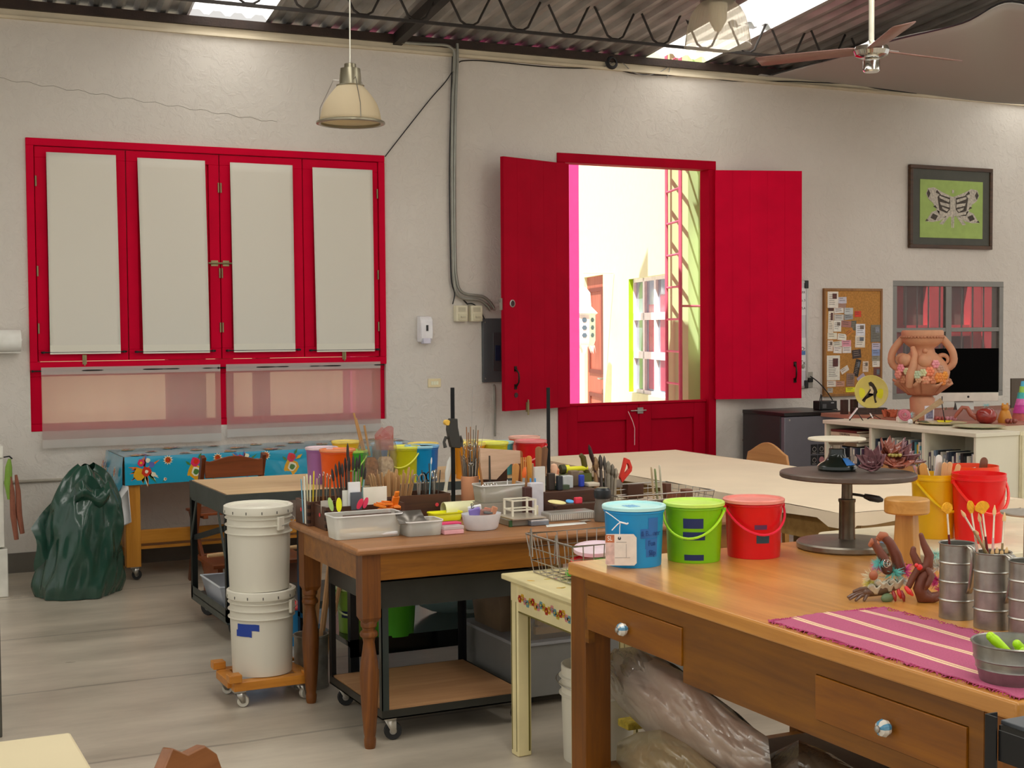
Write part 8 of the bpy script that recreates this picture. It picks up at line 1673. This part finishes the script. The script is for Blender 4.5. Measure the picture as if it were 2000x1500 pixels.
# vase
VC = mat('#c08a68', .55, 0, .08, 12, bump=.08, gain=1.2); c_ = DY(1801, 8.35); s = mpp(c_); t_ = thing('clay_vase', 'big terracotta vase with curled handles and pastel flower relief', 'vase', c_)
H = CAMH-(657-645)*s-dz; R = lambda px: px*s
zz = lambda py: (CAMH-(py-645)*s-dz)
prof = [(0,.0),(R(22),.0),(R(24),zz(790)),(R(18),zz(784)),(R(26),zz(775)),(R(38),zz(766)),(R(50),zz(750)),(R(52),zz(738)),(R(46),zz(722)),(R(34),zz(708)),(R(24),zz(700)),(R(22),zz(692)),(R(30),zz(686)),(R(38),zz(679)),(R(39),zz(672)),(R(40),zz(666)),(R(40),zz(660)),(R(38),zz(657)),(R(34),zz(659)),(R(32),zz(668)),(R(20),zz(690)),(0,zz(692))]
m_ = MB(); m_.lathe(prof, n=48, cap=False); m_.build('body', VC, t_, ang=70)
m_ = MB()
for k in range(40): a = 2*PI*k/40; m_.ball((math.cos(a)*R(39.8), math.sin(a)*R(39.8), zz(670)), R(3), nu=8, nv=6)
m_.build('rope_band', mat('#a06c50', .6), t_, ang=80)
vr = Vector((math.cos(YAW+.3), -math.sin(YAW+.3), 0))
for sg in (-1, 1):
    pts = []; rs = []
    for k in range(10): t = k/9; pts.append((sg*R(36+22*math.sin(PI*.5*t)), zz(672+38*t))); rs.append(R(7.5))
    cx_, cz_ = sg*R(40), zz(716)
    for k in range(26): a = -.2+k*.36; rad = R(19)*(1-k/30); pts.append((cx_+sg*rad*math.cos(a), cz_-rad*math.sin(a))); rs.append(R(7.5)*(1-k/34))
    m_ = MB(); m_.tube([vr*x+Vector((0,0,z)) for x, z in pts], rs, 10); m_.build('scroll_handle', VC, t_, ang=80)
fv = Vector((-math.sin(YAW+.3), -math.cos(YAW+.3), 0))
def vp(px, py, out): return vr*R(px-1801)+fv*R(out)+Vector((0,0,zz(py)))
m_ = MB(); m_.tube([vp(1783,690,28), vp(1788,705,36), vp(1785,725,48), vp(1779,745,54), vp(1778,765,46)], [R(5),R(6),R(8),R(8),R(7)], 12); m_.build('trunk_relief', VC, t_, ang=80)
for px, py, o, r in ((1770,715,36,13),(1806,717,38,15),(1806,697,24,5)): m_ = MB(); m_.ball(vp(px,py,o), R(r)); m_.build('breast_relief' if r > 9 else 'knob_relief', VC, t_, ang=80)
for k, (px, py, o, r, c) in enumerate(((1762,730,42,9,'#d88088'),(1757,742,44,9,'#c88070'),(1766,752,42,9,'#b07858'),(1773,736,48,8,'#b8b088'),(1792,742,54,9,'#a8b498'),(1803,738,54,8,'#b8b890'),(1815,736,50,10,'#d87858'),(1826,722,42,9,'#d88890'),(1835,732,38,9,'#a88470'),(1843,744,32,9,'#c88434'),(1832,748,42,11,'#c07838'),(1822,752,46,9,'#b87858'),(1808,752,52,9,'#c08468'),(1840,756,34,8,'#c47c3c'),(1795,752,54,7,'#b89070'))):
    m_ = MB(); c0 = vp(px, py, o); nrm = (c0-Vector((0,0,c0.z))).normalized()
    for j in range(6): a = 2*PI*j/6; u2 = nrm.cross(Vector((0,0,1))).normalized(); m_.ball(c0+u2*R(r*.55)*math.cos(a)+Vector((0,0,1))*R(r*.55)*math.sin(a), R(r*.42), nu=8, nv=6)
    m_.ball(c0+nrm*R(2), R(r*.3), nu=8, nv=6); m_.build('flower_relief', mat(c, .6), t_, ang=80)
for k in range(7):
    m_ = MB(); a0 = 2*PI*k/7
    m_.grid(lambda u, v: Vector((math.cos(a0+(u-.5)*1.1)*R(26+26*v+5*math.sin(4*PI*u)*v), math.sin(a0+(u-.5)*1.1)*R(26+26*v+5*math.sin(4*PI*u)*v), zz(782)+(zz(757)-zz(782))*v+R(5)*math.sin(3*PI*u)*v)), 10, 6); m_.build('petal_base', VC, t_, solid=R(4), ang=80)
# yellow plate on a stand
c_ = DY(1701, 8.9); s = mpp(c_); t_ = thing('yellow_plate', 'yellow plate painted with a sitting frog, propped upright', 'plate', (c_.x, c_.y, dz+.0005), -.45)
rp_ = 33*s; zc = CAMH-(777-645)*s-dz; RX = Matrix.Rotation(PI/2-.12, 3, 'X')
m_ = MB(); m_.lathe([(0,.0),(rp_*.7,.0),(rp_*.97,.012),(rp_,.015),(rp_*.97,.018),(rp_*.7,.006),(0,.006)], (0,0,zc), 44, rot=RX, cap=False); pl = m_.build('plate', mat('#d8cc70', .25, 0, .06, gain=1.2), t_)
def pp(x, z, l=0): v = RX @ Vector((x*rp_, z*rp_, .0065+.0008*l)); return v+Vector((0,0,zc))
def flat(pts, m, nm, l): m_ = MB(); m_.add([pp(x, z, l) for x, z in pts], [tuple(range(len(pts)))]); m_.build(nm, m, pl)
flat([(-.6+.25*math.cos(k*PI/6), -.05+.3*math.sin(k*PI/6)) for k in range(12)], mat('#d8d020', .4), 'yellow_bush', .5); flat([(.55+.25*math.cos(k*PI/6), -.1+.3*math.sin(k*PI/6)) for k in range(12)], mat('#d8d020', .4), 'yellow_bush', .5)
FK = mat('#38301c', .5, gain=1); FL = mat('#c8bc98', .5)
flat([(-.15,.55),(.0,.62),(.15,.5),(.3,.25),(.38,.0),(.3,-.15),(.1,-.1),(.05,.1),(-.1,.3)], FK, 'frog_back', 1); flat([(-.1,.38),(.05,.3),(.15,.05),(.1,-.15),(-.2,-.1),(-.05,.15)], FL, 'frog_belly', 1.6)
flat([(.1,-.1),(.3,-.15),(.25,-.4),(.32,-.62),(.2,-.66),(.15,-.4)], FK, 'frog_leg', 2); flat([(-.2,-.05),(.1,-.1),(.1,-.2),(-.25,-.2),(-.5,-.5),(-.7,-.55),(-.66,-.6),(-.4,-.6),(-.25,-.3)], FK, 'frog_leg', 2.4); flat([(-.35,-.25),(-.05,.2),(-.02,.1),(-.25,-.3)], FK, 'frog_arm', 2.8)
m_ = MB(); m_.box(-.15,-.05,0,.12,.03,zc-rp_*.93); m_.build('stand', mat('#3c3028', .6, 0, .3, 60, bump=.5), t_)
# small things: helper
def small(px, pyb, Y, name, label, cat_, group=None, rz=0): c = DY(px, Y); return thing(name, label, cat_, c, rz, group), mpp(c)
for k, (px, hp, lb) in enumerate(((1649,14,'left small dark clay block on the desk corner'),(1668,14,'right small dark clay block beside the yellow plate'))):
    t_, s = small(px, 800, 9.0, 'clay_block', lb, 'clay block'); m_ = MB(); m_.box(-6.5*s,-.02,0,6.5*s,.02,hp*s+.06); m_.build('block', mat('#3c2820', .7, 0, .2), t_, bevel=.003)
def gear_flower(t_, c, r, m, n=8, h=.02, nm='petal'):
    for k in range(n):
        a = 2*PI*k/n; m_ = MB(); m_.ball(Vector(c)+Vector((math.cos(a)*r*.6, math.sin(a)*r*.6, h*.6)), (r*.38, r*.22, h*.5), nu=10, nv=6, rot=Matrix.Rotation(a,3,'Z')); m_.build(nm, m, t_, ang=80)
    m_ = MB(); m_.ball(Vector(c)+Vector((0,0,h*.7)), r*.3, nu=10, nv=6); m_.build('centre', m, t_)
def onbc(px, py): return PZ(px, py, bz+.0005)
t_, s = small(1740, 806, 8.5, 'clay_coral', 'rust-coloured clay coral cluster right of the yellow plate', 'clay flower'); r5 = random.Random(6)
for k in range(12): m_ = MB(); a = r5.uniform(0,6.28); q = Vector((math.cos(a)*.04*r5.random()*1.8, math.sin(a)*.03, .005)); m_.tube([q, q+Vector((r5.uniform(-.02,.02),r5.uniform(-.02,.02),.035)), q+Vector((r5.uniform(-.03,.03),r5.uniform(-.03,.03),.055))], [.011,.012,.006], 8); m_.build('coral_branch', mat('#a04c2c', .6), t_, ang=80)
# pink rose
c_ = DY(1763, 8.0); t_ = thing('clay_rose', 'pink glazed clay rose on a white block', 'clay flower', c_, -.4); s = mpp(c_); m_ = MB(); m_.box(-11*s,-.03,0,11*s,.03,.045); m_.build('white_block', mat('#d8cfc0', .5), t_, bevel=.008)
RO = Matrix.Rotation(PI/2-.5, 3, 'X')
for l in range(6):
    rad = (12-1.9*l)*s; n = 5 if l < 4 else 3
    for k in range(n):
        a0 = 2*PI*k/n+l*.6; m_ = MB(); m_.grid(lambda u, v: (RO @ Vector((math.cos(a0+(u-.5)*1.7)*rad*(.75+.3*v), math.sin(a0+(u-.5)*1.7)*rad*(.75+.3*v), rad*.2*v+l*.005)))+Vector((0,-.035,.055)), 7, 3); m_.build('rose_petal', mat('#c07480' if l % 2 else '#b05c6c', .35, coat=.4), t_, solid=.003, ang=80)
t_, s = small(1776, 800, 8.1, 'feather_ball', 'pale turquoise feather puff beside the pink rose', 'feathers'); puff(t_, (0,0,.045), .045, '#a8d8dc', 90)
# carved wooden knife on a rest + easel stands
P1, P2 = PX(1782, 826, 7.02), PX(1842, 778, 7.06)
P1 = onbc(1780, 828); P1.z = bz+.02; P2 = PY(1840, 782, P1.y-.08); t_ = thing('carved_plank', 'weathered wooden plank sculpture tilted over the bookcase top', 'sculpture', (P1.x, P1.y, bz)); o_ = Vector((P1.x,P1.y,bz))
m_ = MB(); m_.bar(P1-o_, P2-o_, .012, .022, w2=.012, h2=.045); m_.build('plank', wood('#8c7458','#a68c6c','x',1,.7), t_, bevel=.003); m_ = MB(); m_.ball((-.012,0,.018), (.022,.016,.020)); m_.build('white_end', mat('#c8c4c0', .4, 0, .4, 60), t_)
m_ = MB(); q = PX(1800, 822, P1.x)-o_ if False else Vector((.03,.0,.0)); m_.tube([(.05,-.03,.002),(.05,-.0,.06),(.05,.03,.002)], .007, 8); m_.build('support', mat('#5c4434', .6), t_)
m_ = MB(); A_, B_ = P2-o_, Vector((P2.x-o_.x+.03, P2.y-o_.y, .002)); m_.tube([A_+Vector((0,0,.03)), A_+Vector((.0,0,-.03)), B_], .004, 6); m_.build('thin_leg', BLACKP, t_)
for k, (px, py, h) in enumerate(((1672,822,.10),(1707,819,.04))):
    p = onbc(px, py); t_ = thing('easel_frame', ('larger' if k == 0 else 'smaller')+' white card on a black wire easel on the bookcase', 'easel', p, -.6)
    m_ = MB(); m_.cbox((-.02,0,h/2+.008), (.006,.07,h), rot=Matrix.Rotation(.65 if k == 0 else -.5,3,'Y')); m_.build('card', mat('#dcd8d4', .5, gain=1.3), t_); m_ = MB(); m_.tube([(-.05,.02,.003),(.0,.02,h*.8),(.05,.02,.003)], .003, 5); m_.tube([(-.05,-.02,.003),(.0,-.02,h*.8),(.05,-.02,.003)], .003, 5); m_.build('wire_legs', BLACKP, t_)
# plates on the bookcase corner
for k, (px, py, rpx, c, lb) in enumerate(((1838,829,49,'#c8bc94','cream plate with green and yellow brushmarks on the bookcase'),(1912,836,50,'#b4b494','pale green plate nearest on the bookcase corner'))):
    p = onbc(px, py); r = rpx*mpp(p); p.x = min(p.x, 7.5); t_ = thing('ceramic_plate', lb, 'plate', (p.x, max(p.y, 6.97+.02), bz+.0006)); m_ = MB(); m_.lathe([(0,0),(r*.55,0),(r*.97,.014),(r,.017),(r*.96,.018),(r*.6,.006),(0,.006)], n=44, cap=False); m_.build('plate', mat(c, .25, 0, .06, gain=1.25), t_)
    if k == 0:
        for a_, c2 in ((.3,'#c8c020'),(1.6,'#3c4c2c'),(2.8,'#c8c020'),(4.4,'#3c4c2c')): m_ = MB(); m_.grid(lambda u, v: (math.cos(a_+u*.7)*r*(.62+.3*v), math.sin(a_+u*.7)*r*(.62+.3*v), .0085+.0115*v), 6, 2); m_.build('brush_mark', mat(c2, .4), t_)
# red glazed teapot-like vessel with a long spout
p = onbc(1924, 826); p = Vector((7.45, 7.05, 0)); p = DY(1926, 7.62); s = mpp(p); t_ = thing('clay_pot', 'dark red glazed gourd pot with an arching spout', 'pot', p)
RG2 = mat('#8a2c24', .2, 0, .25, 20, gain=1.15, coat=.5); zo = CAMH-(829-645)*s-dz; r = 20*s; zo = max(zo, 0)
m_ = MB(); m_.lathe([(0,0),(r*.5,.0),(r*.9,r*.3),(r,r*.75),(r*.9,r*1.2),(r*.5,r*1.5),(r*.3,r*1.5),(.2*r,r*1.35),(0,r*1.3)], n=32, cap=False); m_.build('body', RG2, t_, ang=80)
m_ = MB(); m_.tube([vr*(-r*.8)+Vector((0,0,r*.5)), vr*(-r*1.4)+Vector((0,0,r*.9)), vr*(-r*1.75)+Vector((0,0,r*1.5)), vr*(-r*2.2)+Vector((0,0,r*1.55)), vr*(-r*2.7)+Vector((0,0,r*.9)), vr*(-r*2.95)+Vector((0,0,r*.5))], [r*.3,r*.25,r*.22,r*.2,r*.18,r*.12], 12); m_.build('spout', mat('#8c4a38', .3, coat=.3), t_, ang=80)
puff(t_, (0,0,r*1.75), .03, '#90ccd0', 50)
# ochre seated figure
p = DY(1963, 7.60); s = mpp(p); t_ = thing('ochre_figurine', 'ochre clay seated dog-like figurine at the right', 'figurine', p); OC = mat('#c08028', .45, 0, .1, gain=1.2); m_ = MB(); m_.lathe([(0,0),(13*s,0),(14*s,6*s),(11*s,16*s),(8*s,24*s),(0,26*s)], n=20, cap=False); m_.build('body', OC, t_, ang=80)
m_ = MB(); m_.ball((0,0,29*s), (8*s,7*s,7*s)); m_.build('head', OC, t_, ang=80); m_ = MB(); m_.ball((-6*s,0,35*s), (2.5*s,2*s,4*s)); m_.build('ear', OC, t_); m_ = MB(); m_.ball((6*s,0,35*s), (2.5*s,2*s,4*s)); m_.build('ear', OC, t_)
# rainbow cone tree
p = DY(1998, 7.75); s = mpp(p); t_ = thing('clay_tree', 'little cone tree of stacked coloured clay bands at the edge', 'sculpture', p); z = 0
for k, (c, r0, h) in enumerate((('#a05048',22,14),('#b03888',19,16),('#c060a0',15,12),('#40a0a0',12,12),('#8cb850',8,12),('#48a0c0',5,10))): m_ = MB(); m_.lathe([(0,z),(r0*s,z),(r0*s*.8,z+h*s),(0,z+h*s)], n=18); m_.build('clay_band', mat(c, .6, 0, .15, 40), t_); z += h*s
for k, (px, py, Y, c, lb) in enumerate(((1836,815,7.95,'#8c3c34','dark red star-petalled clay flower'),(1857,816,7.9,'#a87078','pink and white star clay flower'),(1819,818,8.05,'#6c3830','brownish clay flower beside the plank'),(1975,826,7.5,'#7c3c30','small brown clay flower by the ochre figurine'))):
    c_ = DY(px, Y); t_ = thing('clay_flower', lb+' on the desk', 'clay flower', c_); gear_flower(t_, (0,0,0), .045, mat(c, .4, 0, .2, 40, coat=.3), 8, .035)
c_ = DY(1905, 7.98); t_ = thing('acrylic_tray', 'long clear acrylic tray before the computer', 'tray', c_, -.35); m_ = MB(); m_.box(-.33,-.1,0,.33,.1,.004); m_.box(-.33,-.1,.004,.33,-.096,.07); m_.box(-.33,.096,.004,.33,.1,.07); m_.build('tray', clear('#cfb0a8', .6, .08, .3, 'acrylic'), t_)
for k, (px, Y, c, lb) in enumerate(((1848,8.55,'#5c5038','olive clay leaf shape standing before the computer'),(1866,8.6,'#2c2420','black pointed clay shard before the computer'),(1886,8.5,'#5c2c28','small dark red clay bit before the computer'),(1842,8.5,'#c0a080','cream clay chip beside the vase foot'))):
    t_ = DY(px, Y); m_ = MB(); m_.lathe([(0,0),(.035-.006*k,.0),(.02,.03),(.004,.055+.03*(k==1)),(0,.06+.03*(k==1))], n=7, sy=.5); tag(m_.build('clay_shard', mat(c, .6), None, t_), lb, 'clay shard')
c_ = DY(1815, 8.02); t_ = thing('small_photo', 'little framed blue-grey picture standing beside the plank', 'picture', c_, -.4); m_ = MB(); m_.box(-.035,-.006,0,.035,.006,.115); m_.build('frame', mat('#c8c4c8', .5), t_); m_ = MB(); m_.box(-.026,-.0075,.02,.026,-.006,.1); m_.build('picture', mat('#6c6c80', .5, 0, .5, 60), t_)
c_ = DY(2000, 8.9); t_ = thing('leaning_board', 'grey board leaning at the right edge behind the desk items', 'board', c_, -.3); s = mpp(c_); m_ = MB(); m_.box(-28*s,-.01,0,60*s,.01,CAMH-(752-645)*s-dz); m_.build('board', mat('#5c5448', .6, gain=1.1), t_)
# ================================================================ PENDANT LAMPS, FAN, SHADE CLOTH
BRS = mat('#8c8672', .28, .85, .05, gain=1.2)
def roof_z(x, y):
    t = (W-y)/RD.y; return RZ0-RD.z*t*1.0
c_ = PD(685, 240, 8.1); s = mpp(c_); t_ = thing('pendant_lamp', 'cream bell-shaped pendant lamp with a metal rim, hanging at left', 'lamp', (c_.x, c_.y, c_.z))
Rr = 67*s; SHM = bpy.data.materials.new('lamp_glass'); SHM = translucent('#d8ccb0', .45)
pf = [(Rr*.89,0),(Rr*.87,.03),(Rr*.84,.06),(Rr*.77,.10),(Rr*.66,.135),(Rr*.52,.17),(Rr*.40,.195),(Rr*.36,.205)]
k_ = (242-170)*s/.205; pf = [(r, z*k_) for r, z in pf]; hb = .205*k_
m_ = MB(); m_.lathe(pf, n=56, cap=False); m_.build('glass_shade', SHM, t_, solid=.004)
m_ = MB(); m_.lathe([(Rr*.87,.008),(Rr*.93,.010),(Rr,.004),(Rr*1.0,-.006),(Rr*.93,-.010),(Rr*.87,-.006),(Rr*.87,.008)], n=56, cap=False); m_.build('rim_ring', BRS, t_)
m_ = MB(); m_.lathe([(Rr*.40,hb-.004),(Rr*.41,hb+.002),(Rr*.32,hb+.006),(Rr*.32,hb+.04),(Rr*.29,hb+.098),(Rr*.18,hb+.10),(Rr*.17,hb+.125),(Rr*.13,hb+.128),(Rr*.03,hb+.13),(0,hb+.13)], n=28, cap=False); m_.build('metal_cap', BRS, t_)
for k in range(3):
    a = 2*PI*k/3+.5; e = lambda r, z: (math.cos(a)*r, math.sin(a)*r, z); m_ = MB(); m_.tube([e(Rr*.3,hb+.03), e(Rr*.5,hb+.035), e(Rr*.58,hb+.0), e(Rr*.9,hb*.42), e(Rr*.93,.012)], .0025, 6); m_.build('wire_arm', STEEL, t_)
zr = roof_z(c_.x, c_.y)-c_.z
m_ = MB(); m_.tube([(0,0,hb+.13),(.004,0,hb+.6),(0,0,zr-.01)], .004, 8); m_.build('cord', mat('#d8d2c0', .5), t_); m_ = MB(); m_.lathe([(0,.10),(.03,.11),(.035,.15),(.02,.2),(0,.2)], n=16, cap=False); m_.build('bulb', mat('#e8e4d8', .3), t_)
# ribbed acrylic lamp
c_ = PD(1402, 90, 9.3); s = mpp(c_); t_ = thing('ribbed_lamp', 'clear ribbed acrylic dome lamp beneath the right skylight', 'lamp', (c_.x, c_.y, c_.z)); Rr = 63*s; hb = 84*s
m_ = MB(); n = 96; prf = [(1.03,-.01),(1.0,.02),(.97,.2),(.92,.45),(.82,.7),(.68,.88),(.52,1.0)]; vs = []
for r, z in prf:
    for k in range(n): a = 2*PI*k/n; q = Rr*r*(1+.022*(k % 2)); vs.append((math.cos(a)*q, math.sin(a)*q, z*hb))
m_.add(vs, [(i*n+k, i*n+(k+1)%n, (i+1)*n+(k+1)%n, (i+1)*n+k) for i in range(len(prf)-1) for k in range(n)]); m_.build('ribbed_dome', clear('#d8d0bc', .6, .08, .5, 'ribbed_acrylic'), t_)
m_ = MB(); m_.lathe([(Rr*.5,hb),(Rr*.56,hb+.01),(Rr*.5,hb+.06),(Rr*.3,hb+.10),(.05,hb+.12),(.05,hb+.16),(0,hb+.16)], n=32, cap=False); m_.build('metal_cap', mat('#54524a', .4, .5), t_)
m_ = MB(); m_.lathe([(Rr*.3,hb*.98),(Rr*.28,hb*.6),(Rr*.1,hb*.35),(0,hb*.33)], n=24, cap=False); m_.build('bulb', mat('#c8c4b4', .3), t_); m_ = MB(); m_.tube([(0,0,hb+.15),(0,0,roof_z(c_.x,c_.y)-c_.z-.01)], .008, 8); m_.build('stem', DARKST, t_)
# ceiling fan
c_ = PD(1702, 100, 8.0); s = mpp(c_); t_ = thing('ceiling_fan', 'chrome ceiling fan with three dusty brown blades', 'fan', (c_.x, c_.y, c_.z))
m_ = MB(); m_.lathe([(0,-.04),(.06,-.04),(.092,-.025),(.103,0),(.092,.025),(.06,.038),(.03,.05),(.018,.06),(0,.06)], n=40, cap=False); m_.build('motor_hub', CHROME, t_)
m_ = MB(); m_.lathe([(0,-.12),(.04,-.12),(.048,-.11),(.048,-.055),(.04,-.042),(0,-.042)], n=28, cap=False); m_.build('switch_cup', CHROME, t_)
m_ = MB(); m_.tube([(0,0,.055),(0,0,roof_z(c_.x,c_.y)-c_.z-.01)], .016, 12); m_.build('down_rod', mat('#d0ccba', .3, .3), t_)
BLD = mat('#8c6a60', .45, 0, .12, 10, gain=1.15); A0 = -YAW
for k, (an, tl) in enumerate(((A0+math.radians(30), 0), (A0+math.radians(150), 0), (A0-math.radians(90), 0))):
    d = Vector((math.cos(an), math.sin(an), 0)); sd = Vector((-math.sin(an), math.cos(an), 0)); L_ = .68
    m_ = MB(); vs = []
    for t, w_ in ((.09,.045),(.12,.052),(.3,.056),(.62,.062),(.68,.058)):
        for q in (-1, 1): vs.append(d*t+sd*w_*q+Vector((0,0,.008+q*w_*.22)))
    m_.add(vs, [(2*i,2*i+1,2*i+3,2*i+2) for i in range(4)]); m_.build('blade', BLD, t_, solid=.006)
    m_ = MB(); m_.bar(d*.07+Vector((0,0,.012)), d*.20+Vector((0,0,.014)), .035, .004); m_.build('blade_iron', STEEL, t_)
# grey shade cloth, a real sagging sheet hung below the roof at the right
SC = bpy.data.materials.new('shade_cloth'); SC = translucent('#c4c0ba', .5)
Ya = 9.8
a0 = PY(1480, 148, Ya); a1 = PY(1790, 182, Ya-.0); a2 = PY(2000, 203, 8.9); a3 = PY(2160, 214, 8.3)
b0 = PY(1500, 147, Ya-.05); b1 = PY(1645, 110, 8.6); b2 = PY(1740, 80, 7.8); b3 = PY(1880, 45, 7.0); b4 = PY(1972, 2, 6.6)
lower = [a0, a1, a2, a3]; upper = [b0, b1, b2, b3, b4, PY(2080, 40, 6.3), PY(2200, 90, 6.2)]
def itp(L, u):
    k = u*(len(L)-1); i = min(int(k), len(L)-2); t = k-i; p0_, p1_, p2_, p3_ = L[max(i-1,0)], L[i], L[i+1], L[min(i+2,len(L)-1)]
    return .5*((2*p1_)+(p2_-p0_)*t+(2*p0_-5*p1_+4*p2_-p3_)*t*t+(3*p1_-p0_-3*p2_+p3_)*t**3)
m_ = MB(); m_.grid(lambda u, v: itp(lower, u).lerp(itp(upper, u), v)+Vector((0,0,-.10*math.sin(PI*v)*math.sin(PI*u)+.012*math.sin(9*u+5*v))), 40, 20)
t_ = thing('shade_cloth', 'grey shade cloth sagging below the roof at the upper right', 'shade cloth'); m_.build('cloth', SC, t_, solid=.004, ang=80)
m_ = MB(); m_.tube([tuple(itp(upper, k/40)+Vector((0,0,.0))) for k in range(41)], .006, 6); m_.build('edge_rope', BLACKP, t_)
